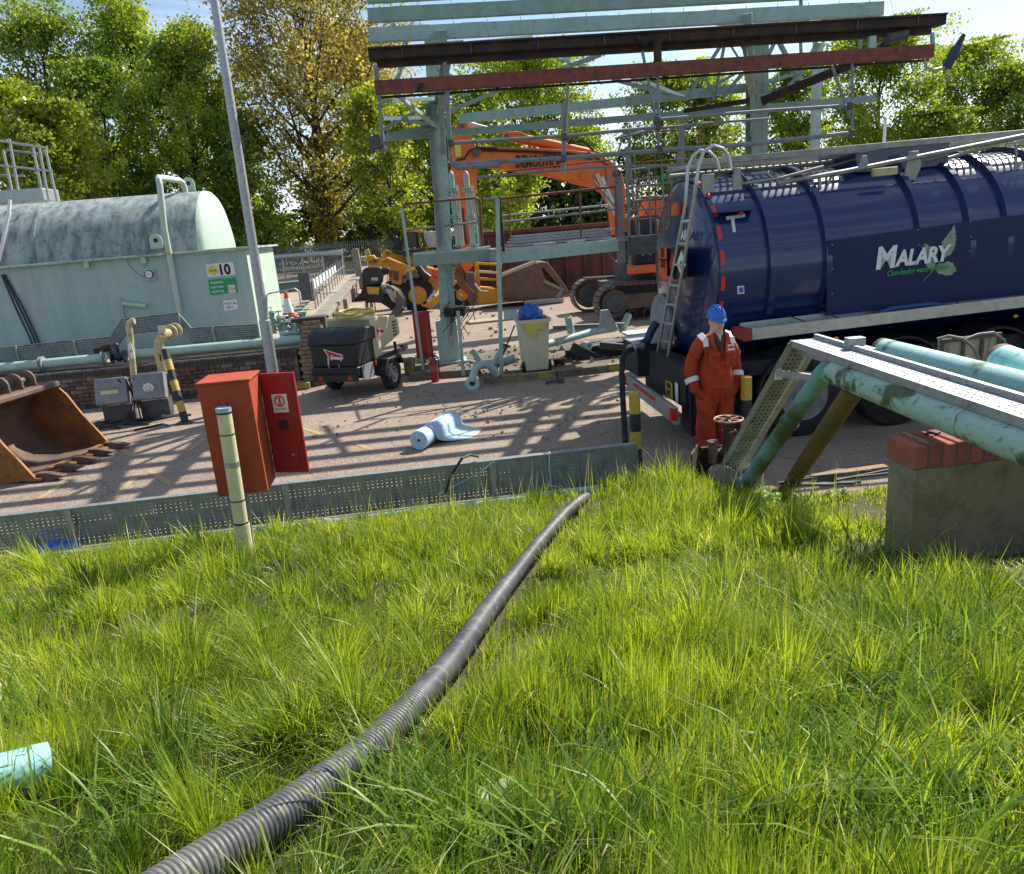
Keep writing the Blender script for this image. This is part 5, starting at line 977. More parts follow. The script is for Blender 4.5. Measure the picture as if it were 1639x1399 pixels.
# hanging safety cage
cg = thing('safety_cage', 'hanging grey tubular safety cage suspended under the red beam', 'handrail', V(900, 200, 11))
def rail(name, pts, r, mt, par, v_=11.0): mb = MB(); mb.tube([V(x, y, (v_ if len(t) == 0 else t[0])) for x, y, *t in pts], r, 8); return mb.build(name, M[mt], par)
for pts in ([(603, 107), (614, 240)], [(711, 104), (716, 180), (721, 262), (728, 268)], [(715, 104), (722, 262)], [(909, 131), (902, 276)], [(901, 165), (901, 275)], [(1028, 82), (1051, 195)], [(1053, 122), (1054, 240)], [(1332, 105), (1360, 188)], [(1364, 100), (1364, 213)]): rail('drop_bar', pts, .022, 'galvd', cg)
for pts, r_ in (([(720, 229), (900, 218), (1050, 204)], .024), ([(726, 263), (902, 253), (1080, 239), (1199, 231), (1362, 213)], .032), ([(1056, 191), (1229, 177), (1358, 169)], .024), ([(728, 268), (800, 263)], .04)): rail('cage_rail', pts, r_, 'galvd', cg, 10.97)
mb = MB()
for x, y in ((722, 229), (903, 218), (902, 253), (1054, 203), (1056, 238), (1360, 169), (1363, 213), (1052, 192)): mb.box(V(x, y, 10.97), (.08, .08, .09))
mb.build('clamp', M['steeld'], cg, bev=.01)
for pts in ([(1008, 200, 12.5), (1008, 262, 12.5)], [(763, 284, 12.5), (946, 268, 12.5), (1150, 262, 12.5)], [(985, 222, 12.5), (1055, 205, 12.5), (1110, 200, 12.5)], [(1095, 200, 12.5), (1230, 190, 12.5)], [(640, 212, 15.3), (700, 206, 15.3)]): rail('rear_rail', pts, .02, 'galvd', cg)

# ---------------------------------------------------------------- platform
pt = thing('gantry_platform', 'raised steel walkway with grating deck and handrails fixed to the left gantry column', 'platform', P(1.5, 14.5, 0))
def cap_beam(name, x0, y0, v0, x1, y1, v1, h_, mt):
    p, q = V(x0, y0, v0), V(x1, y1, v1); mb = MB(); mb.beam(p-ZX*h_/2, q-ZX*h_/2, .012, h_); mb.beam(p+VX*.04-ZX*.005, q+VX*.04-ZX*.005, .09, .012); mb.beam(p+VX*.04-ZX*h_, q+VX*.04-ZX*h_, .09, .012); return mb.build(name, M[mt], pt)
cap_beam('edge_channel', 661, 409, 15.0, 783, 400, 15.0, .20, 'green'); cap_beam('edge_channel', 798, 403, 13.6, 989, 383, 13.6, .20, 'green_lt'); cap_beam('edge_channel', 783, 398, 14.9, 800, 400, 13.7, .22, 'green')
def grate(name, u0, u1, v0, v1, z):
    mb = MB(); v_ = v0
    while v_ < v1: mb.ubox(u0, u1, v_, v_+.006, z-.03, z); v_ += .05
    u = u0
    while u < u1: mb.ubox(u, u+.008, v0, v1, z-.028, z-.002); u += .10
    mb.ubox(u0, u1, v0, v1, z-.034, z-.031)
    o = mb.build(name, M['galv'], pt, smooth=False, recalc=False); o['kind'] = 'stuff'; return o
z1_ = UZ(720, 404, 15)[1]; z2_ = UZ(890, 393, 13.6)[1]
grate('grating', UZ(661, 409, 15)[0], UZ(783, 400, 15)[0], 15.02, 16.6, z1_+.01); grate('grating', UZ(798, 403, 13.6)[0], UZ(1075, 375, 13.6)[0], 13.62, 15.4, z2_+.01)
for k_ in range(4):
    mb = MB(); zz_ = z2_+.03+k_*.05; uA_, uB_ = 1.75+.05*k_, 3.75-.04*k_
    for j_ in range(9): mb.ubox(uA_, uB_, 14.5+j_*.08, 14.51+j_*.08, zz_, zz_+.035)
    for j_ in range(28): mb.ubox(uA_+j_*.072, uA_+.012+j_*.072, 14.5, 15.16, zz_+.002, zz_+.03)
    mb.build('stacked_grating', M['galv'], pt, smooth=False, recalc=False)
mb = MB()
for du, dv, l_ in ((2.2, 14.2, .4), (2.8, 14.0, .3), (3.0, 14.4, .22), (1.0, 15.4, .5), (.3, 15.5, .3)): q = P(du, dv, z2_+.035 if du > 1.5 else z1_+.035); mb.beam(q, q+UX*l_+VX*.1, .08, .03)
o = mb.build('deck_litter', M['white'], pt)
for x0, y0, x1, y1, v_, mt, w_ in ((643, 333, 675, 570, 15.0, 'green_lt', .055), (796, 318, 803, 602, 13.55, 'green_lt', .07), (733, 498, 742, 604, 13.9, 'green_lt', .06)):
    p, q = V(x0, y0, v_), V(x1, y1, v_); q.z = max(q.z, .05); mb = MB(); mb.beam(p, Vector((q.x, q.y, .09 if v_ > 13.4 else 0)), w_, w_); mb.build('leg', M[mt], pt)
q = V(811, 504, 13.5); mb = MB(); mb.beam(q-UX*.05, q+UX*.2, .05, .16); mb.build('junction_box', M['green_lt'], pt)
for pts, r_, mt, v_ in (([(645, 333), (648, 327), (700, 322), (760, 317), (768, 320), (772, 392)], .022, 'oxide', 15), ([(652, 368), (770, 355)], .02, 'galvd', 15), ([(761, 318), (770, 395)], .022, 'galvd', 15), ([(799, 316), (806, 402)], .028, 'black', 13.6), ([(800, 318), (985, 299), (986, 378)], .022, 'oxide', 13.6), ([(803, 356), (985, 335)], .02, 'galvd', 13.6),
                        ([(813, 316), (818, 392)], .016, 'oxide', 14.9), ([(928, 303), (930, 382)], .02, 'oxide', 13.6), ([(775, 318, 15), (800, 316, 13.7)], .02, 'galvd', 15), ([(805, 345, 15.2), (975, 328, 15.2)], .018, 'galv', 15.2), ([(803, 275, 15.2), (985, 255, 15.2)], .014, 'oxide', 15.2)): rail('handrail', pts, r_, mt, pt, v_)
# loading arms (two pale green flanged risers)
for (xt, xb, lb) in ((722, 734, 'left one of two pale green flanged risers on the gantry platform'), (746, 758, 'right one of two pale green flanged risers on the gantry platform')):
    a_, b2 = V(xb, 396, 15.3), V(xt, 283, 15.3); t = thing('flanged_riser', lb, 'pipe', a_, 0, 'risers on the gantry platform'); mb = MB(); mb.tube([a_, b2], .055, 12); mb.build('pipe_run', M['green_lt'], t)
    mb = MB(); d = (b2-a_)
    for f in (.02, .42, .45, .80, .83): mb.cyl(a_+d*f, a_+d*(f+.018), .10, 12)
    mb.build('flange', M['green_lt'], t); mb = MB(); mb.sphere(b2, (.06, .06, .11), 10, 6); mb.build('cap', M['galv'], t); mb = MB(); mb.cyl(a_+d*.02+UX*.1, b2+UX*.1-d*.12, .02, 8); mb.build('side_tube', M['green_lt'], t)
# grey tall posts and clutter right of the platform
gp_ = thing('grey_post_frame', 'frame of dull grey posts and rails between the gantry platform and the tanker', 'frame', V(1000, 430, 13.8))
for x0, y0, x1, y1, v_, w_ in ((988, 284, 995, 420, 13.7, .13), (1003, 235, 1008, 425, 13.6, .05), (1092, 190, 1088, 300, 13.9, .10), (1128, 285, 1120, 330, 13.9, .12)): mb = MB(); mb.beam(V(x0, y0, v_), V(x1, y1, v_), w_, w_); mb.build('post', M['galvd'], gp_)
for pts in ([(1005, 300), (1090, 290)], [(1005, 323), (1090, 312)], [(1005, 338), (1085, 330)], [(1010, 272), (1090, 262)], [(1038, 262), (1042, 380)], [(1020, 380), (1008, 262)], [(960, 330), (1000, 210)], [(985, 420), (970, 398)], [(1060, 262), (1062, 330)], [(950, 290), (984, 330)], [(1075, 330), (1075, 268)]): rail('rail', pts, .018, 'galvd', gp_, 13.9)
mb = MB(); mb.beam(V(1003, 385, 13.7)-ZX*.1, V(1078, 378, 13.7)-ZX*.1, .5, .32); mb.build('deep_channel', M['steeld'], gp_)
mb = MB(); mb.tube([V(1000, 330, 15.5), V(1030, 318, 15.5), V(1075, 316, 15.5)], .05, 8); mb.tube([V(1008, 345, 15.5), V(1020, 330, 15.5)], .05, 8); mb.build('dark_pipe', M['oxide'], gp_)
for i, (x_, y_) in enumerate(((1062, 345), (1070, 352), (1056, 352))): mb = MB(); q = V(x_, y_, 14.6); mb.cyl(q-ZX*.35, q, .06, 10); mb.cyl(q-ZX*.02, q+ZX*.02, .09, 12); mb.build('valve', M['green_lt'], gp_)
for pts in ([(1000, 262), (1100, 254)], [(1003, 288), (1092, 279)], [(1012, 352), (1080, 347)], [(1030, 225), (1033, 300)], [(1048, 240), (1050, 375)], [(1088, 250), (1084, 372)], [(1015, 240), (1024, 382)], [(966, 246), (972, 300)], [(1000, 214), (1130, 205)], [(1118, 212), (1122, 300)], [(1010, 305), (1058, 372)], [(945, 258), (950, 292)]): rail('rail', pts, .013, 'galvd' if pts[0][0] % 2 else 'oxide', gp_, 14.6)
bc = V(1062, 286, 13.9); mb = MB(); mb.lathe(bc, ZX, [(0, .045), (.07, .04), (.1, .0)], 12); tag(mb.build('green_beacon', mat('green_beacon', (.02, .36, .16), .3)), 'small green beacon lamp on the grey frame left of the tanker ladder', 'beacon')
for (x_, y_, lb) in ((1113, 262, 'left valve stack behind the tanker walkway'), (1170, 255, 'valve stack by the right gantry column'), (1243, 250, 'valve stack right of the gantry column')):
    q = V(x_, y_, 13.5); t = thing('valve_stack', 'pale green ' + lb, 'valve', q)
    mb = MB(); mb.cyl(q-ZX*.5, q+ZX*.05, .05, 10); mb.build('pipe_run', M['green_lt'], t); mb = MB()
    for f in (-.4, -.2, -.05, .02): mb.cyl(q+ZX*f, q+ZX*(f+.025), .10, 12)
    mb.build('flange', M['green_lt'], t); mb = MB(); mb.sphere(q-ZX*.12, .07, 10, 6); mb.cyl(q, q+ZX*.25, .012, 6); mb.build('valve_body', M['green'], t)
ms = thing('pale_mast', 'thin pale mast rising behind the tanker roof', 'mast', V(1417, 235, 30)); mb = MB(); a_ = V(1417, 190, 30); mb.tube([Vector((a_.x, a_.y, 0)), a_], [.08, .06], 10); mb.build('shaft', M['white'], ms); mb = MB(); mb.sphere(a_, .07, 8, 6); mb.build('cap', M['galv'], ms)

# ---------------------------------------------------------------- red box, extinguisher, bin, pipes
rbx = thing('red_fire_box', 'tall narrow red fire box with a pinkish sunlit side behind the platform leg', 'cabinet', P(UZ(680, 555, 15.7)[0], 15.7, 0))
p0, p1, q0 = V(662, 501, 15.4), V(678, 500, 15.4), V(670, 556, 15.4); wd2 = UZ(678, 500, 15.4)[0]-UZ(662, 501, 15.4)[0]
uu0 = UZ(665, 530, 15.4)[0]; z1b, z0b = UZ(670, 500, 15.4)[1], .25
rb_R = Matrix.Rotation(A-.55, 3, 'Z'); cR = P(uu0+.14, 15.5, (z0b+z1b)/2); mb = MB(); mb.box(cR, (.26, .24, z1b-z0b), R=rb_R); mb.build('body', M['red'], rbx, bev=.006); mb = MB(); mb.box(cR+rb_R @ Vector((.135, 0, 0)), (.012, .22, z1b-z0b-.04), R=rb_R); mb.build('door', M['firepink'], rbx); mb = MB(); mb.beam(P(uu0+.1, 15.6, .1), P(uu0+.1, 15.6, z0b), .06, .06); mb.build('leg', M['galvd'], rbx)  # pinker red plate paints sunlight onto the right side of the box
ex = thing('fire_extinguisher', 'red fire extinguisher standing on the yard in front of the left gantry column', 'fire extinguisher', G(697, 610)); q = G(697, 611)
mb = MB(); mb.lathe(q, ZX, [(0, .07), (.03, .075), (.38, .075), (.43, .05), (.455, .022), (.48, .022)], 20); mb.build('cylinder', M['red'], ex); mb = MB(); mb.cyl(q+ZX*.47, q+ZX*.52, .022, 10); mb.beam(q+ZX*.52-UX*.05, q+ZX*.54+UX*.07, .02, .018); mb.beam(q+ZX*.50-UX*.0, q+ZX*.50+UX*.08, .02, .015); mb.build('valve', M['black'], ex)
mb = MB(); mb.tube([q+ZX*.49+UX*.02, q+ZX*.47+UX*.09, q+ZX*.3+UX*.1, q+ZX*.08+UX*.085], .01, 6); mb.build('hose', M['black'], ex); mb = MB(); mb.lathe(q+ZX*.2, ZX, [(0, .0765), (.12, .0765)], 20); mb.build('label_band', M['inkwhite'] if False else mat('ext_label', (.45, .1, .08), .5), ex)
# wheelie bin
bq = P(UZ(857, 592, 13.75)[0], 13.75, .09); bn = thing('wheelie_bin', 'cream wheelie bin with its lid off and a blue bag bulging out', 'bin', bq)
mb = MB(); w0, w1, d0, d1, hb = .21, .27, .25, .33, .98
b4 = lambda w_, d_, z_: [bq+UX*a_*w_+VX*(b_*d_)+ZX*z_ for a_, b_ in ((-1, -1), (1, -1), (1, 1), (-1, 1))]
vs = b4(w0, d0, .04)+b4(w1, d1, hb)+b4(w1-.015, d1-.015, hb)+b4(w0-.015, d0-.015, .06)
mb.add(vs, [(3, 2, 1, 0), (12, 13, 14, 15)]+[(i, (i+1) % 4, 4+(i+1) % 4, 4+i) for i in range(4)]+[(4+i, 4+(i+1) % 4, 8+(i+1) % 4, 8+i) for i in range(4)]+[(8+i, 8+(i+1) % 4, 12+(i+1) % 4, 12+i) for i in range(4)]); mb.build('body', M['bin'], bn, bev=.012)
mb = MB(); 
for a_, b_, c_, d_ in ((-w1-.03, w1+.03, -d1-.03, -d1+.0), (-w1-.03, w1+.03, d1, d1+.03), (-w1-.03, -w1, -d1, d1), (w1, w1+.03, -d1, d1)): mb.add([bq+UX*u+VX*v+ZX*z for u in (a_, b_) for v in (c_, d_) for z in (hb-.06, hb)], [(0, 1, 3, 2), (4, 6, 7, 5), (0, 4, 5, 1), (2, 3, 7, 6), (0, 2, 6, 4), (1, 5, 7, 3)])
mb.tube([bq-UX*.2+VX*.36+ZX*(hb-.05), bq-UX*.2+VX*.43+ZX*hb, bq+UX*.2+VX*.43+ZX*hb, bq+UX*.2+VX*.36+ZX*(hb-.05)], .015, 8); mb.build('rim', M['bin'], bn, bev=.006)
for s in (-1,): mb = MB(); c = bq-UX*.24-VX*.16+ZX*.10; mb.lathe(c-UX*.02, UX, [(0, .06), (0, .10), (.05, .10), (.05, .06)], 20); o = mb.build('wheel', M['rubber'], bn); mb = MB(); mb.lathe(c-UX*.015, UX, [(0, .03), (.04, .06)], 12); mb.build('hub', M['steeld'], o)
mb = MB(); c = bq+UX*.24-VX*.16+ZX*.10; mb.lathe(c-UX*.02, UX, [(0, .06), (0, .10), (.05, .10), (.05, .06)], 20); mb.build('wheel', M['rubber'], bn)
mb = MB(); f = bq-VX*(d1+.006)
mb.add([f-UX*.2+ZX*(hb-.06)-VX*.027, f+UX*.2+ZX*(hb-.06)-VX*.027, f+UX*.19+ZX*(hb-.20)-VX*.0, f+UX*.05+ZX*(hb-.18), f-UX*.02+ZX*(hb-.37)+VX*.02, f-UX*.12+ZX*(hb-.26)+VX*.01, f-UX*.18+ZX*(hb-.2)], [(0, 1, 2, 3, 4, 5, 6)]); o = mb.build('yellow_liner', M['bag'], bn, smooth=False, recalc=False); sm = o.modifiers.new('thick', 'SOLIDIFY'); sm.thickness = .008
# lumpy bag
bb = bmesh.new(); bmesh.ops.create_icosphere(bb, subdivisions=4, radius=1)
import mathutils.noise as mnz
for q in bb.verts:
    nn_ = mnz.noise(q.co*2.3)*.22+abs(mnz.noise(q.co*5.5))*.16; q.co = q.co*(1+nn_); q.co = Vector((q.co.x*.215, q.co.y*.22, q.co.z*.2))
me = bpy.data.meshes.new('blue_bag'); bb.to_mesh(me); bb.free(); me.polygons.foreach_set('use_smooth', [True]*len(me.polygons)); me.materials.append(M['blue'])
o = bpy.data.objects.new('blue_bag', me); COL.objects.link(o); o.location = bq+ZX*(hb+.05)-UX*.02; tag(o, 'crumpled blue plastic bag bulging from the top of the cream wheelie bin', 'bag')
mb = MB(); mb.tube([V(824, 520, 13.6), V(808, 560, 13.6), V(792, 600, 13.6)], .014, 6); tag(mb.build('black_bar', M['black']), 'thin black bar leaning between the bin and the platform leg', 'bar')
# pipe elbows on the ground
q = G(757, 612, .1); mb = MB(); mb.tube([q-UX*.02-VX*.05, q+ZX*.08, q+ZX*.22+UX*.06+VX*.05, q+ZX*.30+UX*.2+VX*.1, q+ZX*.24+UX*.34+VX*.15, q+ZX*.05+UX*.46+VX*.2], .07, 14, cap=True)
ew = thing('pipe_elbow', 'pale green flanged pipe elbow lying on the yard left of the bin', 'pipe', q); mb.build('bend', M['green_lt'], ew); mb = MB(); mb.lathe(q-VX*.09-ZX*.0-UX*.02, (VX+ZX*-.7).normalized(), [(0, .05), (0, .13), (.03, .13), (.03, .05)], 20); o = mb.build('flange', M['green_lt'], ew); mb = MB(); mb.cyl(q-VX*.10-UX*.02, q-VX*.085-UX*.02, .05, 14); mb.build('bore', M['black'], o)
q = V(800, 580, 13.9); t = thing('branch_pipe', 'pale green branched pipe piece lying behind the platform leg and bin', 'pipe', q); mb = MB(); mb.tube([q-UX*.5-ZX*.02, q+UX*.1, q+UX*.3+ZX*.05], .08, 12); mb.tube([q-UX*.1, q+ZX*.3+UX*.12], .07, 12); mb.tube([q-UX*.35, q-UX*.5+ZX*.28], .05, 10); mb.build('bend', M['green_lt'], t); mb = MB(); mb.lathe(q+ZX*.3+UX*.12, (ZX+UX*.4).normalized(), [(0, .07), (0, .11), (.03, .11), (.03, .07)], 16); mb.build('flange', M['oxide'], t)
# scrap pile behind the bin
sc_ = thing('scrap_pipe', 'long pale green scrap pipe lying across the rubble right of the bin', 'pipe', V(940, 560, 14.8))
mb = MB(); mb.tube([V(872, 552, 14.6), V(900, 545, 14.9), V(945, 532, 15.2), V(985, 525, 15.6)], .075, 12); mb.build('pipe_run', M['green_lt'], sc_)
mb = MB(); a_ = V(914, 532, 15.1); b2 = V(909, 507, 15.0); mb.tube([a_, b2], .075, 12); o = mb.build('upright_stub', M['green_lt'], sc_); mb = MB(); mb.cyl(b2, b2+ZX*.012-VX*.01, .06, 12); mb.build('bore', M['black'], o)
t = thing('scrap_pipe', 'pale stub of pipe pointing up beside the tracked digger', 'pipe', V(1000, 525, 16)); mb = MB(); a_, b2 = V(995, 530, 16), V(1006, 504, 16.2); mb.tube([a_, b2], .08, 12); mb.build('pipe_run', M['green'], t); mb = MB(); mb.cyl(b2, b2+ZX*.012, .062, 12); mb.build('bore', M['black'], t)
t = thing('steel_beam_heap', 'heap of dark steel beams and plates lying right of the bin', 'scrap', V(960, 570, 14.8))
for x0, y0, x1, y1, v_, w_, h_, mt in ((905, 568, 1040, 545, 14.6, .35, .22, 'steeld'), (925, 560, 1075, 540, 15.0, .3, .2, 'galvd'), (915, 555, 960, 578, 14.4, .2, .2, 'steeld'), (960, 552, 1050, 560, 14.3, .14, .12, 'steeld'), (1000, 535, 1060, 528, 15.6, .5, .05, 'white'), (885, 525, 1000, 520, 16, .12, .1, 'galvd')): mb = MB(); mb.ibeam(V(x0, y0, v_), V(x1, y1, v_), w_, h_, .02); mb.build('beam', M[mt], t)
mb = MB(); mb.prism([(-.18, 0), (.22, 0), (.04, .42), (-.12, .42)], V(972, 528, 15.4), UX, ZX, .1); mb.build('grey_plate', M['galv'], t); mb = MB(); c = V(935, 552, 14.3); mb.lathe(c, (UX*.3-VX).normalized(), [(0, .045), (0, .075), (.2, .075), (.2, .045)], 16); mb.build('cut_pipe', M['green_lt'], t)
mb = MB(); c = V(895, 575, 14.0); mb.cyl(c-ZX*.25, c, .11, 14); mb.lathe(c-ZX*.03, ZX, [(0, .12), (.04, .12)], 14); tag(mb.build('dark_drum', M['rustd']), 'small dark drum on the island behind the kerb right of the bin', 'drum')
mb = MB(); c = G(873, 612, .04); mb.tube([c, c+UX*.28+ZX*.02], .03, 10); mb.cyl(c+UX*.26-VX*.03, c+UX*.28+VX*.03, .07, 12); tag(mb.build('loose_valve', M['steeld']), 'loose dark fitting lying against the yellow kerb', 'fitting')
t = thing('white_slab', 'pale slabs lying flat on the yard behind the bin', 'slab', G(790, 520)); mb = MB(); q = G(790, 512, .03); mb.box(q, (1.6, .7, .06), R=Matrix.Rotation(.2, 3, 'Z')); mb.build('slab', M['pale_ground'], t, bev=.01); mb = MB(); q = G(870, 482, .1); mb.box(q, (1.4, .4, .2), R=Matrix.Rotation(.1, 3, 'Z')); tag(mb.build('grey_bale', M['galv'], bev=.04), 'grey wrapped bundle on the ground under the big bucket', 'bundle')

# ---------------------------------------------------------------- blue membrane roll
r0_, r1_ = G(672, 720, 0), G(722, 686, 0); dr_ = (r1_-r0_).normalized(); rad = .128; r0_ = r0_+ZX*rad; r1_ = r0_+dr_*.95
ro = thing('membrane_roll', 'roll of pale blue membrane with its loose end trailing across the yard', 'roll', r0_-ZX*rad)
mb = MB(); mb.lathe(r0_, dr_, [(.0, .022), (.0, rad), (1.08, rad), (1.08, .022)], 40); mb.build('roll', M['ltblue'], ro)
mb = MB(); mb.lathe(r0_-dr_*.003, dr_, [(0, .001), (.001, .022)], 16, cap=False); mb.build('core', M['black'], ro)
mb = MB()
for k in range(7): rr2 = .035+k*.011; mb.lathe(r0_-dr_*.001, dr_, [(0, rr2), (.0008, rr2+.0012)], 36, cap=False)
mb.build('layer_edge', mat('roll_edge', (.2, .32, .42), .6), ro)
sd_ = Vector((dr_.y, -dr_.x, 0)); pr2 = [(0.02, rad*1.01), (.07, rad*.95), (.12, rad*.55), (.145, 0.0), (.17, -.06), (.23, -.09), (.32, -.112), (.40, -.118), (.50, -.124)]
mb = MB(); vs = []; nk = len(pr2)
for (a_, h_) in pr2:
    f = max(0, (a_-.15)/.45); lo_ = .22+f*.42; hi_ = 1.08-f*.1
    vs += [r0_+dr_*lo_+sd_*a_*1.0+ZX*h_, r0_+dr_*((lo_+hi_)/2)+sd_*a_+ZX*(h_+.012*sin(a_*22)*f), r0_+dr_*hi_+sd_*a_+ZX*(h_+.0)]
mb.add(vs, [(3*i+j, 3*i+j+1, 3*i+j+4, 3*i+j+3) for i in range(nk-1) for j in range(2)]); o = mb.build('loose_end', M['ltblue'], ro, recalc=False); sm = o.modifiers.new('thick', 'SOLIDIFY'); sm.thickness = .006

# ---------------------------------------------------------------- compressor trailer
wr = G(628, 621); th_ = -radians(20); Rm = Matrix.Rotation(th_, 3, 'Z'); root = wr-Rm @ Vector((.58, .92, 0))
cp_ = thing('compressor_trailer', 'towable air compressor with a black rear hood and cream sides, a hose coiled on top', 'compressor', root, th_)
def loc(mb, name, mt, par=cp_, **k): return mb.build(name, mt, par, local=True, **k)
mb = MB(); W2 = .465
mb.prism([(-W2, .52), (W2, .52), (W2, .90), (-W2, .90)], (0, .36, 0), (1, 0, 0), (0, 0, 1), .70); loc(mb, 'rear_hood', M['blackp'], bev=.04, seg=3)
mb = MB(); mb.prism([(0.0-.02, .88), (.80, .88), (.80, 1.10), (.22, 1.13), (.07, 1.06), (-.04, .93)], (0, 0, 0), (0, 1, 0), (0, 0, 1), 2*W2+.03); loc(mb, 'hood_lid', M['blackp'], bev=.045, seg=3)
mb = MB(); mb.prism([(-.03, .38), (.72, .42), (.72, .53), (-.03, .53)], (0, 0, 0), (0, 1, 0), (0, 0, 1), 2*W2+.02); loc(mb, 'lower_skirt', M['blackp'], bev=.02)
mb = MB(); mb.prism([(.70, .56), (1.0, .66), (1.85, .82), (1.85, 1.05), (1.72, 1.17), (.70, 1.24)], (0, 0, 0), (0, 1, 0), (0, 0, 1), 2*W2); loc(mb, 'cream_body', M['beige'], bev=.03, seg=3)
mb = MB(); mb.prism([(.70, .55), (.98, .60), (.98, 1.235), (.70, 1.25)], (0, 0, 0), (0, 1, 0), (0, 0, 1), 2*W2+.02); loc(mb, 'cream_band', M['cream'], bev=.012)
for i in range(5): mb = MB(); mb.box((W2+.003, 1.62, 1.06-i*.055), (.012, .16-.0*i, .022)); loc(mb, 'vent_slot', M['black'])
mb = MB(); mb.tube([(W2+.005, .76, .60), (W2+.012, .78, 1.0), (W2+.0, .74, 1.16)], .006, 5); mb.tube([(W2+.005, .86, .64), (W2+.012, .88, .95), (W2+.0, .84, 1.17)], .006, 5); loc(mb, 'strap', M['black'])
def swoosh(c, X, Y, s, txt):
    X, Y = Vector(X), Vector(Y); N = X.cross(Y).normalized(); mb = MB(); mb.prism([(-.5, .32), (.55, .12), (.1, -.04), (.02, .05), (-.1, -.10), (-.28, -.38), (-.22, .04)], Vector(c), X*s, Y*s, .004); o = loc(mb, 'red_emblem', M['inkred'], smooth=False)
    mb = MB(); mb.prism([(-.55, .36), (.62, .13), (.60, .09), (-.46, .31)], Vector(c)+N*.001, X*s, Y*s, .004); mb.prism([(-.55, .36), (-.30, .04), (-.34, -.42), (-.28, -.38), (-.25, .05), (-.46, .31)], Vector(c)+N*.001, X*s, Y*s, .004); loc(mb, 'emblem_outline', M['inkwhite'], o, smooth=False)
    c2 = bpy.data.curves.new('emblem_text', 'FONT'); c2.body = txt; c2.size = .26*s; c2.extrude = .001; c2.shear = .5; c2.offset = .003; c2.materials.append(M['inkwhite']); t = bpy.data.objects.new('emblem_text', c2); COL.objects.link(t); t.parent = o
    t.matrix_basis = Matrix.Translation(Vector(c)-X*s*.18-Y*s*.10+N*.005) @ Matrix((X, Y, N)).transposed().to_4x4()
swoosh((.0, -.002, .70), (1, 0, -.08), (0.08, 0, 1), .34, 'Speedy'); swoosh((W2+.012, .98, .93), (0, 1, -.0), (0, 0, 1), .36, 'Speedy')
for s in (-1, 1):
    mb = MB(); mb.prism([(-.055, 0), (.055, 0), (0, .10)], (s*.30, -.03, .335), (1, 0, 0), (0, 0, 1), .012); loc(mb, 'rear_reflector', M['inkred'], smooth=False)
    mb = MB(); mb.tube([(s*.1, -.01, .58), (s*.1+.01, -.03, .54), (s*.1+.02, -.01, .50)], .008, 6); loc(mb, 'latch', M['galv'])
    c = Vector((s*.60, .98, .27)); mb = MB(); mb.lathe(c-Vector((.085, 0, 0)), (1, 0, 0), [(0, .155), (0, .24), (.03, .27), (.14, .27), (.17, .24), (.17, .155)], 28); w_ = loc(mb, 'wheel', M['rubber'])
    mb = MB(); mb.lathe(c-Vector((.05, 0, 0)), (1, 0, 0), [(0, .156), (.12, .156), (.115, .14), (.09, .12), (.10, .05), (.13, .04), (.13, .0)], 24); loc(mb, 'rim', M['galv'], w_)
    mb = MB()
    for k in range(5): a_ = k*2*pi/5; mb.box(c+Vector((s*.055, .09*cos(a_), .09*sin(a_))), (.01, .03, .03))
    loc(mb, 'hub_hole', M['black'], w_)
    mb = MB(); pl_ = [(.62, .30), (.60, .44), (.74, .60), (1.24, .60), (1.36, .46), (1.34, .40), (1.22, .54), (.78, .54), (.68, .42), (.68, .30)]; mb.prism(pl_, (s*.60, 0, 0), (0, 1, 0), (0, 0, 1), .22); loc(mb, 'mudguard', M['blackp'], bev=.01)
mb = MB(); mb.box((0, .9, .38), (1.0, 1.6, .10)); mb.box((0, .98, .27), (1.15, .07, .07)); mb.box((0, -.01, .37), (.9, .04, .14)); loc(mb, 'chassis', M['black'])
mb = MB(); mb.box((.50, .30, .42), (.02, .42, .24)); loc(mb, 'grey_splash_panel', M['galvd'])
mb = MB(); mb.box((.505, .62, .50), (.02, .05, .08)); loc(mb, 'side_marker', M['coneo'])
mb = MB(); mb.beam((0, 1.7, .40), (0, 2.9, .42), .08, .08); mb.cyl((0, 2.5, .1), (0, 2.5, .6), .03, 10); mb.cyl((-.03, 2.5, .1), (.03, 2.5, .1), .09, 12); mb.box((0, 2.9, .45), (.1, .2, .1)); loc(mb, 'drawbar', M['black'])
mb = MB()
for k in range(6):
    rr3 = random.Random(k); R_ = .36-.022*(k % 3); mb.tube([(.02+R_*1.0*cos(a_*pi/14)+rr3.uniform(-.01, .01), .95+R_*1.1*sin(a_*pi/14), 1.262+.026*(k//3)+.012*sin(a_*.9+k)+.01*k) for a_ in range(28)], .016, 7, closed=True)
o = mb.build('hose_coil', M['ylhose']); o.location = cp_.location; o.rotation_euler = cp_.rotation_euler; tag(o, 'coil of yellow air hose lying on top of the compressor', 'hose')
mb = MB()
for k in range(5): q = G(650+k*9, 582-k, .1); mb.tube([q, q+UX*.15+ZX*(.1+.05*(k % 2)), q+UX*.3+VX*.1+ZX*.02], .045, 8); mb.sphere(q+ZX*.08, .07, 8, 6)
tag(mb.build('fitting_heap', M['green_lt']), 'heap of small green pipe fittings in front of the compressor drawbar', 'fittings')

for ch in cp_.children:
    if ch.name.split('.')[0] in ('wheel', 'mudguard'): ch.location.y = -.08
    elif ch.name.split('.')[0] == 'rear_reflector': ch.scale = (1.0, .8, 1.05)
    else: ch.scale = (1.0, .92, 1.09)
for o_ in bpy.data.objects:
    if o_.name == 'hose_coil': o_.scale = (1, .92, 1.09)
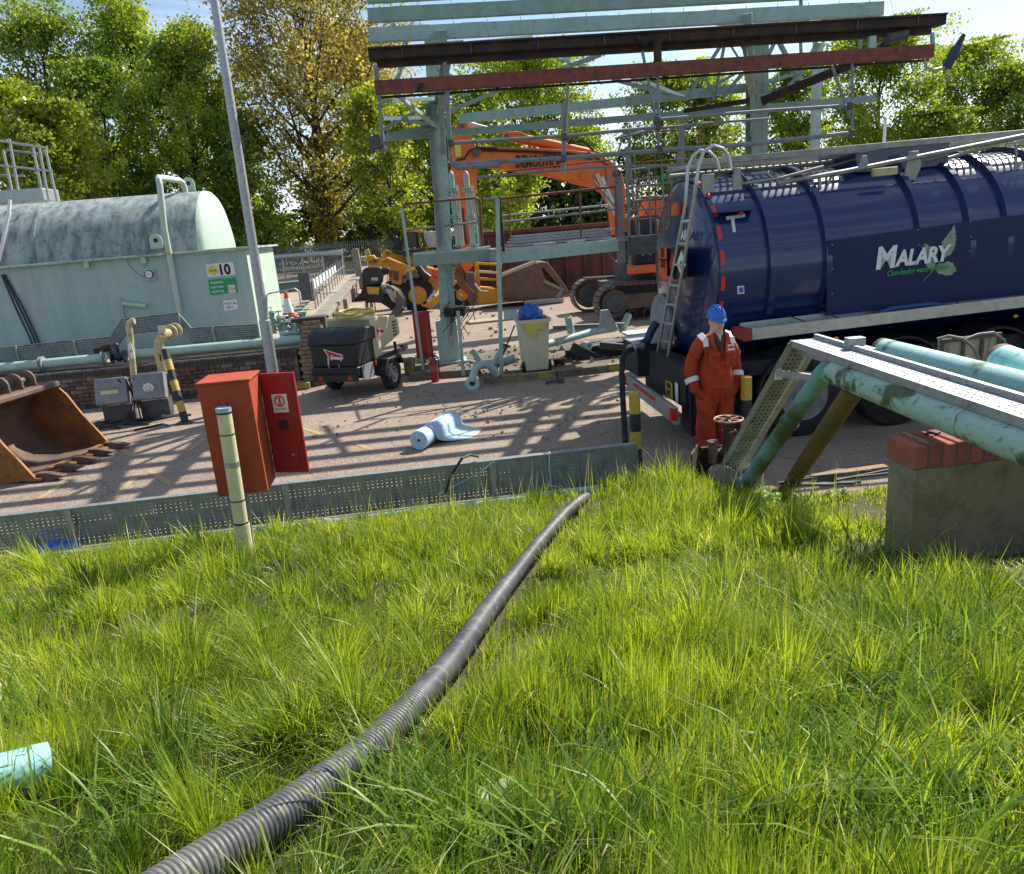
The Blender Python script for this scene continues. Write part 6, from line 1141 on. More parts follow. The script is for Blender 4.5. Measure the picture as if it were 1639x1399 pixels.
# ---------------------------------------------------------------- tracked demolition digger
dg = thing('tracked_digger', 'orange tracked demolition digger with its long boom folded over, behind the gantry', 'digger', P(6.6, 21.3, 0))
M['shoe'] = mat('worn_track_steel', (0.17, 0.145, 0.125), 0.55, 0.4, col2=(0.09, 0.075, 0.062), amt=.7, scale=8)
b_ = bmesh.new()
for (sx, sz, ox, oz) in ((.135, .03, 0, 0), (.03, .05, -.05, .03), (.03, .05, .02, .03)):
    r_ = bmesh.ops.create_cube(b_, size=1)
    for q_ in r_['verts']: q_.co = Vector((q_.co.x*sx+ox, q_.co.y*.56, q_.co.z*sz+oz))
shoe = bpy.data.meshes.new('track_shoe'); b_.to_mesh(shoe); b_.free(); shoe.materials.append(M['shoe'])
for vc_, xl in ((20.15, 954), (22.9, 917)):
    ul = UZ(xl, 480, vc_)[0]; Lt = 4.3; Rr = .47; path = []
    zc = .5; c0u, c1u = ul+Rr, ul+Lt-Rr; N_ = 64; per = 2*(c1u-c0u)+2*pi*Rr
    tb = MB(); tb.lathe(P(c0u, vc_-.2, zc), VX, [(0, .36), (.4, .36)], 28); tb.lathe(P(c1u, vc_-.2, zc), VX, [(0, .36), (.4, .36)], 28); tb.build('sprocket', M['rustb'], dg)
    tb = MB(); tb.lathe(P(c0u, vc_-.24, zc), VX, [(0, .16), (0, .24), (.05, .3)], 24); tb.build('idler_hub', M['steeld'], dg)
    tb = MB(); tb.beam(P(c0u+.25, vc_, .5), P(c1u-.2, vc_, .5), .36, .40); tb.build('track_frame', M['rustb'], dg, bev=.03)
    for k in range(7): tb = MB(); tb.lathe(P(c0u+.45+k*.44, vc_-.22, .17), VX, [(0, .1), (.03, .125), (.38, .125), (.41, .1)], 16); tb.build('track_roller', M['steeld'], dg)
    for k in range(N_):
        s = per*k/N_; Ls = c1u-c0u
        if s < Ls: u, z, a_ = c0u+s, zc+Rr+.02-.04*sin(pi*s/Ls), 0
        elif s < Ls+pi*Rr: t_ = (s-Ls)/Rr; u, z, a_ = c1u+(Rr+.02)*sin(t_), zc+(Rr+.02)*cos(t_), t_
        elif s < 2*Ls+pi*Rr: u, z, a_ = c1u-(s-Ls-pi*Rr), zc-Rr-.02, 0
        else: t_ = (s-2*Ls-pi*Rr)/Rr; u, z, a_ = c0u-(Rr+.02)*sin(t_), zc-(Rr+.02)*cos(t_), t_
        inst(shoe, 'track_shoe', Matrix.Translation(P(u, vc_, z)) @ RU @ Matrix.Rotation(a_, 4, 'Y'), dg)
zp = lambda x, y: (600+x/3.278, 150+y/3.278)
def polyp(name, pts, v_, th, mt, par, f=zp, bev=.015):
    q = [UZ(*f(*p), v_) for p in pts]; mb = MB(); mb.prism(q, P(0, v_, 0), UX, ZX, th); return mb.build(name, M[mt], par, bev=bev)
bm_ = polyp('boom', [(485, 335), (497, 300), (520, 285), (560, 281), (800, 288), (1000, 299), (1160, 318), (1245, 368), (1287, 430), (1305, 520), (1300, 640), (1330, 720), (1250, 740), (1235, 640), (1225, 580), (1195, 520), (1140, 492), (1060, 474), (900, 432), (700, 400), (560, 385), (500, 385)], 21.2, .50, 'orange', dg)
sk = polyp('stick', [(425, 175), (440, 152), (465, 140), (488, 150), (500, 215), (515, 290), (540, 330), (532, 440), (525, 560), (520, 700), (515, 900), (478, 940), (450, 900), (455, 790), (440, 640), (400, 560), (388, 430), (405, 380), (405, 230)], 21.15, .36, 'orange', dg)
q = polyp('stick_plate', [(418, 270), (450, 268), (455, 330), (425, 332)], 20.95, .01, 'yellowsign', sk, bev=0)
mb = MB(); mb.tube([V(*zp(488, 158), 21.2), V(*zp(610, 190), 21.2)], .07, 10); mb.build('ram_rod', M['alu'], dg); mb = MB(); mb.tube([V(*zp(672, 218), 21.2), V(*zp(900, 262), 21.2), V(*zp(1150, 318), 21.2)], .13, 12); mb.build('ram_barrel', M['orange'], dg); polyp('ram_bracket', [(672, 205), (760, 202), (830, 235), (820, 250), (670, 232)], 21.2, .3, 'orange', dg)
mb = MB(); mb.tube([V(*zp(430, 350), 20.95), V(*zp(470, 340), 20.9), V(*zp(495, 300), 20.9), V(*zp(540, 282), 20.9), V(*zp(640, 285), 20.9)], .03, 6); mb.tube([V(*zp(1010, 262), 21), V(*zp(1090, 250), 21), V(*zp(1150, 300), 20.9)], .035, 6); mb.tube([V(*zp(460, 600), 20.9), V(*zp(470, 700), 20.9), V(*zp(480, 790), 20.9)], .03, 6); mb.build('hydraulic_hose', M['black'], dg)
polyp('boom_lug', [(1072, 440), (1090, 418), (1115, 432), (1100, 460)], 20.92, .06, 'orange', bm_)
ta, tb_ = V(*zp(738, 386), 20.85), V(*zp(992, 405), 20.85); tx = text('boom_lettering', 'DEMOLITION', M['ink'], bm_, ta, (tb_-ta), ZX, .43, .004, bold=.012, sx=1); bpy.context.view_layer.update(); tx.matrix_basis = tx.matrix_basis @ Matrix.Diagonal(((tb_-ta).length/max(.1, tx.dimensions.x), 1, 1, 1))
mb = MB(); mb.tube([V(*zp(1165, 420), 20.9), V(*zp(1240, 580), 20.9)], .06, 10); mb.tube([V(*zp(1185, 440), 20.9), V(*zp(1290, 680), 20.9)], .09, 10); mb.build('boom_ram', M['alu'], dg)
for (x_, y_, r_) in ((455, 165, .16), (530, 312, .22), (1270, 420, .2), (505, 375, .14), (1120, 318, .12), (690, 225, .12)): mb = MB(); c = V(*zp(x_, y_), 20.92); mb.cyl(c+VX*.02, c-VX*.06, r_*.5, 14); mb.build('pivot_pin', M['steeld'], dg)
mb = MB(); mb.tube([V(*zp(560, 292), 20.92), V(*zp(800, 299), 20.92), V(*zp(1000, 311), 20.92), V(*zp(1150, 330), 20.92), V(*zp(1230, 380), 20.92)], .022, 6); mb.tube([V(*zp(560, 300), 20.92), V(*zp(800, 307), 20.92), V(*zp(1010, 322), 20.92), V(*zp(1140, 345), 20.92)], .018, 6); mb.build('boom_hose', M['black'], dg)
hs = MB(); uA = UZ(1003, 400, 20.6)[0]; hs.ubox(uA+.25, uA+4.2, 20.2, 23.0, 1.28, 1.42); hs.build('slew_deck', M['orange'], dg, bev=.02)
hs = MB(); hs.ubox(uA-.1, uA+1.6, 20.0, 20.3, 1.22, 1.40); hs.build('step_beam', M['orange'], dg, bev=.02)
hs = MB(); hs.ubox(uA+.2, uA+1.5, 20.5, 21.9, 1.43, 2.15); hs.build('cab_base', M['chassis'], dg, bev=.03)
hs = MB(); hs.ubox(uA+.2, uA+1.5, 20.45, 20.5, 1.9, 2.7); hs.ubox(uA+.2, uA+.25, 20.51, 21.6, 2.16, 2.7); hs.build('cab_glass', M['navyglass'], dg)
hs = MB(); hs.prism([(uA+.5, 2.16), (uA+1.0, 3.15), (uA+1.25, 3.2), (uA+1.9, 2.5), (uA+1.9, 2.16)], P(0, 21.9, 0), UX, ZX, .7); hs.build('boom_foot', M['orange'], dg, bev=.02)
hs = MB(); hs.ubox(uA+1.7, uA+4.2, 20.3, 22.9, 1.43, 2.5); hs.build('engine_cover', M['orange'], dg, bev=.06)
hs = MB(); hs.cyl(P(uA+.6, 22, 1.5), P(uA+.6, 22, .55), .6, 20); hs.ubox(uA-.4, uA+2.4, 20.5, 22.6, .45, .95); hs.build('undercarriage', M['steeld'], dg)
polyp('link_arm', [(430, 900), (470, 850), (500, 870), (450, 960), (520, 1040), (505, 1075), (440, 1010), (415, 950)], 21.15, .25, 'oxide', dg)
for (x_, y_, s_) in ((1010, 410, .3), (1020, 402, .2), (1040, 408, .25)): mb = MB(); q = V(x_, y_, 20.4); mb.tube([q, q+ZX*s_*.6+UX*.1, q+UX*s_*1.2], .03, 6); mb.build('hydraulic_hose', M['galv'] if s_ > .2 else M['blue'], dg)

# ---------------------------------------------------------------- waste container
u0, u1 = UZ(740, 420, 30)[0], 9.6; cn = thing('waste_container', 'long rust-red steel waste container with ribbed sides behind the yellow attachments', 'container', P((u0+u1)/2, 30.8, 0))
mb = MB(); z1c = 2.45; mb.ubox(u0, u1, 30, 30.03, .15, z1c); mb.ubox(u0, u0+.03, 30.031, 32.3, .15, z1c); mb.ubox(u1-.03, u1, 30.031, 32.3, .15, z1c); mb.ubox(u0+.031, u1-.031, 32.27, 32.3, .15, z1c); mb.ubox(u0, u1, 30.0, 32.3, .1, .149); mb.build('shell', M['darkrust'], cn, smooth=False)
u = u0+.3
while u < u1: mb = MB(); mb.ubox(u, u+.12, 29.88, 29.995, .2, z1c-.15); mb.build('side_rib', M['darkrust'], cn, bev=.01); u += .75
mb = MB(); mb.ubox(u0-.03, u1+.03, 29.87, 30.06, z1c+.002, z1c+.14); mb.ubox(u0-.03, u1+.03, 32.25, 32.35, z1c+.002, z1c+.14); mb.ubox(u0, u1, 29.9, 29.99, .15, .3); mb.build('top_rail', M['darkrust'], cn, bev=.01)
mb = MB(); r6 = random.Random(4)
for k in range(40): u = r6.uniform(u0+1.5, u1-2.5); z = r6.uniform(1.5, 1.9); mb.box(P(u, 29.995, z), (r6.uniform(.02, .12), .01, r6.uniform(.03, .15)), R=Matrix.Rotation(A, 3, 'Z'))
mb.build('flaked_white_mark', M['white'], cn, smooth=False)
mb = MB(); mb.box(P(u0+.5, 30.6, z1c+.18), (1.6, .6, .08)); mb.build('loose_board', mat('pinkish_board', (.5, .3, .2), .8), cn)

# ---------------------------------------------------------------- telehandler
zt8 = lambda x, y: (560+x/8.195, 360+y/8.195)
tv_ = 28.6; tq = thing('telehandler', 'yellow loader with black cab frame and big tyres behind the black grapple', 'loader', P(UZ(665, 470, 29)[0], 29, 0))
pz_ = lambda name, pts, v_, th, mt, par=tq, bev=.03: polyp(name, pts, v_, th, mt, par, zt8, bev)
pz_('boom_arm', [(200, 465), (225, 405), (320, 395), (340, 432), (405, 432), (445, 335), (480, 320), (575, 372), (700, 385), (810, 410), (1010, 470), (1010, 560), (800, 545), (540, 540), (250, 545)], 28.9, .5, 'jcb')
pz_('bonnet', [(365, 520), (400, 470), (500, 420), (560, 425), (700, 500), (800, 560), (700, 640), (672, 785), (560, 760), (520, 660), (525, 570), (400, 540)], 28.1, .7, 'jcb')
pz_('side_vent', [(570, 600), (640, 610), (635, 740), (575, 720)], 27.72, .03, 'steeld', bev=0)
pz_('red_panel', [(515, 590), (560, 600), (545, 700), (505, 640)], 27.72, .03, 'red', bev=0)
pz_('cab_pillar', [(665, 330), (720, 70), (745, 60), (700, 330)], 28.3, .08, 'black', bev=0); pz_('cab_pillar', [(930, 100), (960, 100), (1000, 300), (965, 300)], 28.3, .08, 'black', bev=0); pz_('cab_pillar', [(860, 90), (880, 90), (920, 300), (900, 300)], 29.3, .08, 'black', bev=0)
pz_('cab_roof', [(700, 60), (740, 40), (940, 60), (965, 105), (715, 85)], 28.9, 1.2, 'jcb'); pz_('cab_sill', [(560, 325), (690, 345), (1000, 290), (1000, 330), (690, 385), (580, 360)], 28.8, 1.2, 'black'); pz_('seat', [(570, 150), (610, 140), (660, 200), (680, 320), (570, 325)], 28.9, .5, 'black')
pz_('windscreen', [(735, 100), (860, 95), (900, 290), (720, 300)], 29.4, .02, 'glassy' if 'glassy' in M else 'navyglass', bev=0)
pz_('silver_cover', [(940, 130), (980, 90), (1150, 80), (1190, 120), (1180, 290), (1020, 290)], 29.0, .6, 'galv')
pz_('beacon', [(190, 350), (205, 325), (250, 310), (262, 380), (230, 400), (200, 390)], 28.7, .2, 'yellow', bev=.03)
for (x_, y_, v_, rt) in ((880, 845, 27.9, .60), (1470, 920, 28.6, .42), (600, 850, 29.9, .55)):
    c = V(*zt8(x_, y_), v_); c.z = rt; mb = MB(); mb.lathe(c-VX*.2, VX, [(0, rt*.55), (0, rt*.9), (.06, rt), (.34, rt), (.4, rt*.9), (.4, rt*.55)], 32); w_ = mb.build('wheel', M['rubber'], tq)
    mb = MB()
    for k in range(16): a_ = k*pi/8; mb.beam(c-VX*.19+(UX*cos(a_)+ZX*sin(a_))*rt*.99, c+VX*.0+(UX*cos(a_+.2)+ZX*sin(a_+.2))*rt*1.0, .09, .06, up=(UX*cos(a_)+ZX*sin(a_)))
    mb.build('tread_lug', M['rubber'], w_); mb = MB(); mb.lathe(c-VX*.17, VX, [(0, rt*.56), (.05, rt*.5), (.12, rt*.42), (.14, .1), (.06, .1), (.06, 0)], 28); mb.build('rim', M['jcb'], w_)
pz_('front_frame', [(1005, 545), (1080, 560), (1200, 620), (1190, 760), (1130, 900), (1060, 840), (1010, 720)], 28.5, .8, 'jcb'); c = V(*zt8(1145, 635), 27.9); mb = MB(); mb.lathe(c, VX, [(-.12, 0), (-.1, .12), (0, .18), (.3, .18)], 18); mb.build('orange_drum', M['coneo'], tq)
pz_('stabiliser_arm', [(980, 1045), (1180, 900), (1215, 960), (1080, 1085), (1070, 1110), (930, 1060), (940, 1025)], 27.6, .22, 'jcb'); mb = MB(); mb.tube([V(*zt8(1010, 1010), 27.4), V(*zt8(1120, 870), 27.4)], .06, 10); mb.build('stabiliser_ram', M['alu'], tq)
pz_('right_frame', [(1370, 730), (1500, 740), (1520, 880), (1440, 940), (1370, 880)], 28.9, .6, 'jcb')
mb = MB(); mb.tube([V(*zt8(740, 380), 27.9), V(*zt8(700, 430), 27.9), V(*zt8(740, 510), 27.9), V(*zt8(820, 520), 27.9)], .025, 6); mb.tube([V(*zt8(880, 540), 27.5), V(*zt8(960, 640), 27.5), V(*zt8(1040, 700), 27.5)], .12, 8); mb.build('hydraulic_hose', M['black'], tq)
for k in range(4): text('bonnet_mark', '#', M['ink'], tq, V(*zt8(478, 400), 28.6), UX, ZX, .22, .002) if k == 0 else None

pz_('mudguard', [(690, 640), (740, 590), (850, 560), (960, 600), (1010, 700), (990, 710), (930, 630), (850, 600), (750, 625), (705, 670)], 27.7, .5, 'jcb'); pz_('bonnet_top', [(400, 470), (500, 418), (690, 500), (640, 520), (500, 450), (430, 480)], 27.9, .9, 'jcb')
pz_('cab_door', [(760, 110), (850, 105), (885, 280), (750, 290)], 28.25, .02, 'navyglass', bev=0); mb = MB(); c = V(*zt8(330, 470), 28.6); mb.cyl(c-VX*.1, c+VX*.1, .07, 12); c = V(*zt8(270, 480), 28.6); mb.cyl(c-VX*.1, c+VX*.1, .05, 12); mb.build('pivot_pin', M['steeld'], tq)
mb = MB(); mb.beam(V(*zt8(900, 560), 28.2), V(*zt8(1000, 900), 28.2), .14, .14); mb.tube([V(*zt8(900, 600), 27.8), V(*zt8(1010, 760), 27.8)], .07, 8); mb.build('chassis_link', M['steeld'], tq)
# grapple
gr = thing('demolition_grapple', 'black sorting grapple with shiny curved tines standing behind the compressor', 'grapple', G(612, 506)); gv = 25.5
pg = lambda name, pts, v_, th, mt, bev=.03: polyp(name, pts, v_, th, mt, gr, zt8, bev)
pg('rotator_head', [(165, 650), (180, 580), (250, 548), (400, 545), (440, 600), (520, 560), (530, 620), (500, 640), (440, 660), (430, 760), (180, 800)], gv, .8, 'black'); pg('cylinder_end', [(420, 560), (510, 560), (530, 600), (510, 630), (440, 620)], gv-.3, .3, 'blackp')
pg('number_plate', [(280, 690), (370, 690), (370, 730), (285, 730)], gv-.42, .02, 'galv', 0)
pg('body_block', [(175, 800), (420, 780), (470, 960), (420, 1010), (200, 1000), (150, 900)], gv, .9, 'black'); pg('yellow_plate', [(218, 812), (388, 820), (380, 912), (238, 905)], gv-.47, .03, 'yellow', 0)
for k in range(6):
    v_ = gv-.55+k*.22; o_ = k*9
    pg('tine', [(430+o_, 830), (520+o_, 790), (620+o_, 860), (690+o_, 960), (700+o_, 1060), (640+o_, 1150), (560+o_, 1200), (470+o_, 1205), (545+o_, 1150), (600+o_, 1060), (590+o_, 980), (520+o_, 900), (440+o_, 900)], v_, .10, 'steeld' if k % 2 == 0 else 'black', .015)
    pg('tine', [(210+o_, 900), (140+o_, 900), (70+o_, 960), (45+o_, 1050), (60+o_, 1130), (110+o_, 1190), (150+o_, 1200), (115+o_, 1130), (110+o_, 1050), (140+o_, 985), (215+o_, 960)], v_, .10, 'black', .015)
pg('jaw_plate', [(190, 900), (460, 890), (600, 960), (640, 1060), (560, 1110), (400, 1010), (260, 1010), (160, 1080), (110, 1050), (130, 960)], gv+.1, .5, 'black')
mb = MB()
for k in range(9): a_ = V(*zt8(430+k*8, 780), gv-.55); mb.tube([a_, a_+UX*.12-ZX*.25-VX*.05, a_+UX*(.25+.02*k)-ZX*(.55+.03*k)], .022, 6)
mb.build('hydraulic_hose', M['galv'], gr); pg('brass_block', [(570, 870), (600, 860), (605, 930), (570, 950)], gv-.62, .1, 'yellow', .01)
# yellow quick-hitch attachment and the big bucket behind
ya = thing('yellow_attachment', 'yellow ribbed machine attachment beside the big dirty bucket', 'attachment', P(UZ(780, 480, 27)[0], 27, 0))
py_ = lambda name, pts, v_, th, mt, par, bev=.02: polyp(name, pts, v_, th, mt, par, lambda a_, b_: (430+a_/3.278, 330+b_/3.278), bev)
py_('base_block', [(1085, 420), (1200, 430), (1235, 470), (1225, 500), (1095, 505)], 27, .9, 'jcb', ya); py_('upright', [(1080, 290), (1100, 290), (1110, 420), (1085, 420)], 27, .2, 'jcb', ya); py_('upright', [(1195, 300), (1222, 300), (1215, 420), (1195, 420)], 27.2, .2, 'jcb', ya)
for y_ in (292, 335, 372): py_('cross_bar', [(1085, y_), (1220, y_+8), (1220, y_+22), (1085, y_+14)], 27, .1, 'cream' if y_ == 335 else 'jcb', ya)
mb = MB(); f3 = lambda a_, b_: (430+a_/3.278, 330+b_/3.278); mb.tube([V(*f3(1080, 350), 26.5), V(*f3(1075, 400), 26.5), V(*f3(1110, 445), 26.4), V(*f3(1150, 450), 26.4)], .035, 8); mb.build('hose', M['galv'], ya)
bb_ = thing('loader_bucket', 'big dark dirty bucket tipped on its back in front of the red container', 'bucket', P(UZ(850, 480, 27)[0], 27, 0))
py_('side_plate', [(1215, 365), (1400, 292), (1430, 320), (1455, 395), (1550, 440), (1515, 488), (1230, 485)], 26.3, .05, 'rustb', bb_); py_('shell', [(1215, 365), (1235, 362), (1250, 470), (1515, 470), (1515, 488), (1230, 488)], 27.2, 1.8, 'rustb', bb_); py_('shell_top', [(1235, 355), (1400, 290), (1440, 288), (1555, 440), (1530, 445), (1420, 320), (1240, 375)], 27.2, 1.8, 'rustb', bb_)
py_('edge_strip', [(1210, 362), (1400, 286), (1410, 296), (1215, 374)], 26.25, .04, 'galv', bb_, 0); py_('edge_strip', [(1440, 380), (1552, 435), (1515, 492), (1505, 470), (1530, 440), (1440, 400)], 26.25, .04, 'galvd', bb_, 0)
py_('cutter_plate', [(1035, 345), (1075, 345), (1090, 480), (1065, 520), (1045, 500)], 26.6, .3, 'rustb', bb_)
# parked cars glimpsed through the shrubs
for (x_, y_, v_, lb, mt) in ((575, 378, 84, 'silver parked car glimpsed between shrubs behind the yellow loader', 'carpaint'), (420, 388, 96, 'blue parked car glimpsed behind the lamp column', 'blue')):
    q = V(x_, y_, v_); t = thing('parked_car', lb, 'car', Vector((q.x, q.y, q.z-.9))); mb = MB(); mb.prism([(-2, 0), (2, 0), (2.05, .5), (1.4, .62), (.9, 1.1), (-.9, 1.15), (-1.6, .65), (-2.05, .55)], q-ZX*.9+ZX*.3, UX, ZX, 1.7); mb.build('body', M[mt], t, bev=.1); mb = MB(); mb.prism([(-1.3, .66), (1.2, .66), (.8, 1.03), (-.8, 1.07)], q-ZX*.6, UX, ZX, 1.72); mb.build('window', M['navyglass'], t)
    for s in (-1.25, 1.25): mb = MB(); mb.cyl(q-ZX*.6+UX*s-VX*.86, q-ZX*.6+UX*s-VX*.7, .32, 18); mb.build('wheel', M['rubber'], t)
# ================================================================== TANKER
TK = thing('tanker_trailer', 'long dark navy road tanker with white and green lettering, backed in beside the gantry', 'tanker', P(6.5, 8.8, 0))
tv0, tz, tr = 9.33, 1.99, 1.09
tilt = .012; AX = (UX+ZX*tilt).normalized()
def T(u, a_=0.0, r=tr): # point on the tank skin at station u, a_ angle from the near side upwards
    c = P(u, tv0, tz+(u-3.2)*tilt); return c-VX*r*cos(a_)+ZX*r*sin(a_)
uR = 3.38
mb = MB(); c0 = P(uR, tv0, tz); mb.lathe(c0, AX, [(0, tr), (8.2, tr)], 96); mb.build('tank_barrel', M['navy'], TK)
mb = MB(); mb.lathe(c0, -AX, [(0, tr), (.05, tr-.015), (.10, tr-.09), (.15, tr-.28), (.20, tr-.55), (.225, .2), (.23, .001)], 72); mb.build('dished_end', M['navy'], TK)
mb = MB(); mb.lathe(c0-AX*.03, AX, [(0, tr+.002), (0, tr+.028), (.06, tr+.028), (.06, tr+.002)], 72); mb.build('end_ring', M['navy'], TK)
for px in (1232, 1321, 1469, 1547, 1606, 1690, 1790):
    u = UZ(px, 400, tv0-tr*.95)[0]; mb = MB(); cc = P(u, tv0, tz+(u-3.2)*tilt); mb.lathe(cc-AX*.05, AX, [(0, tr), (.015, tr+.055), (.085, tr+.055), (.10, tr)], 80); mb.build('stiffening_ring', M['navy'], TK)
for k in range(9): # red reflective dashes on the end ring
    a0_ = radians(72-k*14.5); mb = MB(); n_ = 4; vs = []
    for j in range(n_+1):
        a_ = a0_-radians(8.2)*j/n_
        for r_, du in ((tr+.03, -.022), (tr+.03, .026)): vs.append(T(uR+du, a_, r_))
    mb.add(vs, [(2*j, 2*j+1, 2*j+3, 2*j+2) for j in range(n_)]); o = mb.build('red_marking', mat('red_reflective', (.62, .03, .02), .35, bump=0) if k == 0 else bpy.data.materials['red_reflective'], TK, recalc=False, smooth=False); sm = o.modifiers.new('t', 'SOLIDIFY'); sm.thickness = .002; sm.offset = 0
# side sign panel
pu0, pu1 = UZ(1325, 440, 8.18)[0], UZ(1612, 400, 8.18)[0]
mb = MB(); zt0, zb0 = UZ(1325, 385, 8.20)[1], UZ(1325, 505, 8.20)[1]; zt1 = UZ(1610, 346, 8.20)[1]
mb.prism([(pu0, zb0), (11.3, zb0+.06), (11.3, zt1+.02), (pu1, zt1), (pu0, zt0)], P(0, 8.20, 0), UX, ZX, .02); pn = mb.build('side_panel', M['navyp'], TK, bev=.004)
mb = MB()
for px, py in ((1332, 392), (1332, 430), (1332, 470), (1469, 368), (1470, 392), (1553, 355), (1554, 379), (1552, 402)): q = V(px, py, 8.185); mb.sphere(q, .008, 8, 5)
mb.build('rivet', M['galv'], pn)
mb = MB(); mb.beam(V(1330, 447, 8.187), V(1620, 372, 8.187), .003, .004); mb.build('panel_seam', M['chassis'], pn)
sv_ = 8.184; fz = lambda x, y: (1390+x/9.64, 340+y/9.64)
def flat(name, pts, mt, v_=sv_, f=fz, th=.003): q = [UZ(*f(*p), v_) for p in pts]; mb = MB(); mb.prism(q, P(0, v_, 0), UX, ZX, th); return mb.build(name, M[mt], pn, smooth=False)
flat('leaf_emblem', [(1327, 190), (1345, 300), (1338, 340), (1357, 352), (1340, 400), (1357, 415), (1335, 470), (1345, 490), (1325, 540), (1320, 585), (1290, 600), (1270, 650), (1235, 665), (1180, 700), (1150, 640), (1130, 560), (1135, 440), (1160, 435), (1175, 395), (1205, 385), (1215, 335), (1245, 325), (1255, 290), (1285, 270), (1300, 230)], 'inkgrey')
flat('leaf_emblem', [(862, 482), (905, 490), (935, 520), (950, 600), (1000, 700), (1040, 760), (1030, 830), (990, 890), (930, 870), (890, 820), (870, 760), (890, 640), (870, 560)], 'inkgrey')
flat('leaf_emblem', [(1090, 790), (1150, 790), (1200, 765), (1240, 755), (1260, 772), (1310, 780), (1312, 815), (1345, 850), (1355, 910), (1310, 925), (1290, 965), (1240, 965), (1190, 980), (1150, 955), (1080, 945), (1045, 900), (1050, 850)], 'inkgrey')
mb = MB(); pts = [V(*fz(*p), sv_-.003) for p in ((835, 1060), (920, 980), (1000, 890), (1080, 800), (1150, 650), (1220, 520), (1300, 320))]; mb.tube(pts, .0035, 5); mb.build('leaf_stem', M['inkgrey'], pn)
Xm = (V(*fz(1240, 705), sv_)-V(*fz(105, 870), sv_)).normalized(); o0 = V(*fz(100, 872), sv_-.003); q1 = V(*fz(415, 830), sv_-.006); q2 = V(*fz(1240, 705), sv_-.006)
def fitw(t, want): bpy.context.view_layer.update(); t.data.body; w_ = t.dimensions.x; m_ = t.matrix_basis; s = want/max(w_, 1e-3); t.matrix_basis = m_ @ Matrix.Diagonal((s, 1, 1, 1)); return t
cap = lambda px: px  # letter heights
hM = (V(*fz(115, 545), sv_)-o0).length; hA = (V(*fz(500, 590), sv_)-V(*fz(430, 828), sv_)).length*.96
t1 = text('big_letter', 'M', M['inkwhite'], pn, o0, Xm, ZX, hM/.70, .0015, shear=.12, bold=.012); fitw(t1, (q1-o0).length*1.02)
t2 = text('company_lettering', 'ALARY', M['inkwhite'], pn, V(*fz(425, 828), sv_-.003), Xm, ZX, hA/.70, .0015, shear=.18, bold=.010, sp=.96); fitw(t2, (q2-V(*fz(425, 828), sv_-.006)).length*1.05)
s0, s1 = V(*fz(278, 985), sv_-.006), V(*fz(1225, 835), sv_-.006); t3 = text('strapline', 'Class-leading waste solutions', M['inkgreen'], pn, s0, (s1-s0), ZX, .088, .001, shear=.35, bold=.0015); fitw(t3, (s1-s0).length)
# white mark and round sticker on the tank skin
def on_skin(px, py):
    d = ray(px, py); best = None
    for k in range(3500, 6000):
        p = CO+d*(k*.002); u, v = UV(p); r = sqrt((v-tv0)**2+(p.z-(tz+(u-3.2)*tilt))**2)
        if r < tr+.004: return p
    return V(px, py, 7.8)
def skin_patch(name, pts, mt, par=TK, n=1):
    mb = MB(); mb.add([on_skin(*p) for p in pts], [tuple(range(len(pts)))]); o = mb.build(name, M[mt] if isinstance(mt, str) else mt, par, recalc=False, smooth=False); sm = o.modifiers.new('t', 'SOLIDIFY'); sm.thickness = .002; sm.offset = 0; return o
skin_patch('white_mark', [(1162, 347), (1192, 342), (1193, 347), (1163, 352)], 'inkwhite'); skin_patch('white_mark', [(1170, 351), (1175, 350), (1178, 371), (1173, 372)], 'inkwhite')
q = skin_patch('sticker', [(1180, 458), (1191, 457), (1191.5, 470), (1180.5, 471)], 'inkwhite'); skin_patch('sticker_symbol', [(1182.5, 460.5), (1189, 459.8), (1189.3, 468), (1183, 468.5)], 'blue', q).location = (P(0, -.005) if False else Vector((0.0005, -0.006, 0)))
mb = MB(); q = on_skin(1172, 338); mb.beam(q-VX*.08-UX*.25, q-VX*.08+UX*.22, .16, .015); mb.build('light_bracket', M['navym'], TK); mb = MB(); q = on_skin(1180, 341)-VX*.1; mb.sphere(q, (.03, .03, .025), 10, 6); mb.build('red_lamp', M['inkred'], TK)
# top walkway, perforated, with tubes and brackets
wz = lambda x, y: (1050+x/2.783, 220+y/2.783)
ww0, ww1 = 8.8, 9.8; zw = 3.24
wk = thing('x', 'x', 'x'); bpy.data.objects.remove(wk)
mb = MB(); perforated(mb, P(3.4, ww0+.02, zw-.02), UX, VX, 7.8, ww1-ww0-.04, .085, .075, .62, .55, edge=.03); o = mb.build('walkway_grating', M['alu'], TK, recalc=False, smooth=False)
mb = MB(); mb.beam(P(3.3, ww0, zw+.0), P(11.2, ww0, zw+.12), .04, .07); mb.beam(P(3.3, ww1, zw+.0), P(11.2, ww1, zw+.1), .04, .07); mb.build('walkway_edge', M['dullalu'], TK, bev=.005)
mb = MB(); mb.tube([V(*wz(540, 205), 8.6), V(*wz(840, 152), 8.6), V(*wz(1640, -8), 8.6)], .028, 10); mb.tube([V(*wz(330, 215), 8.65), V(*wz(560, 180), 8.6), V(*wz(745, 130), 8.6)], .018, 8); mb.tube([V(*wz(60, 175), 9.3), V(*wz(700, 120), 9.3), V(*wz(1100, 70), 9.3)], .03, 8); mb.tube([V(*wz(1300, 92), 8.6), V(*wz(1480, 42), 8.6)], .02, 8); mb.build('handrail_tube', M['dullalu'], TK)
mb = MB()
for (x0, y0, x1, y1) in ((345, 165, 350, 235), (360, 150, 385, 200), (725, 160, 735, 270), (785, 165, 745, 255), (1605, 30, 1600, 165), (1635, 110, 1590, 150)): mb.beam(V(*wz(x0, y0), 8.65), V(*wz(x1, y1), 8.65), .035, .02)
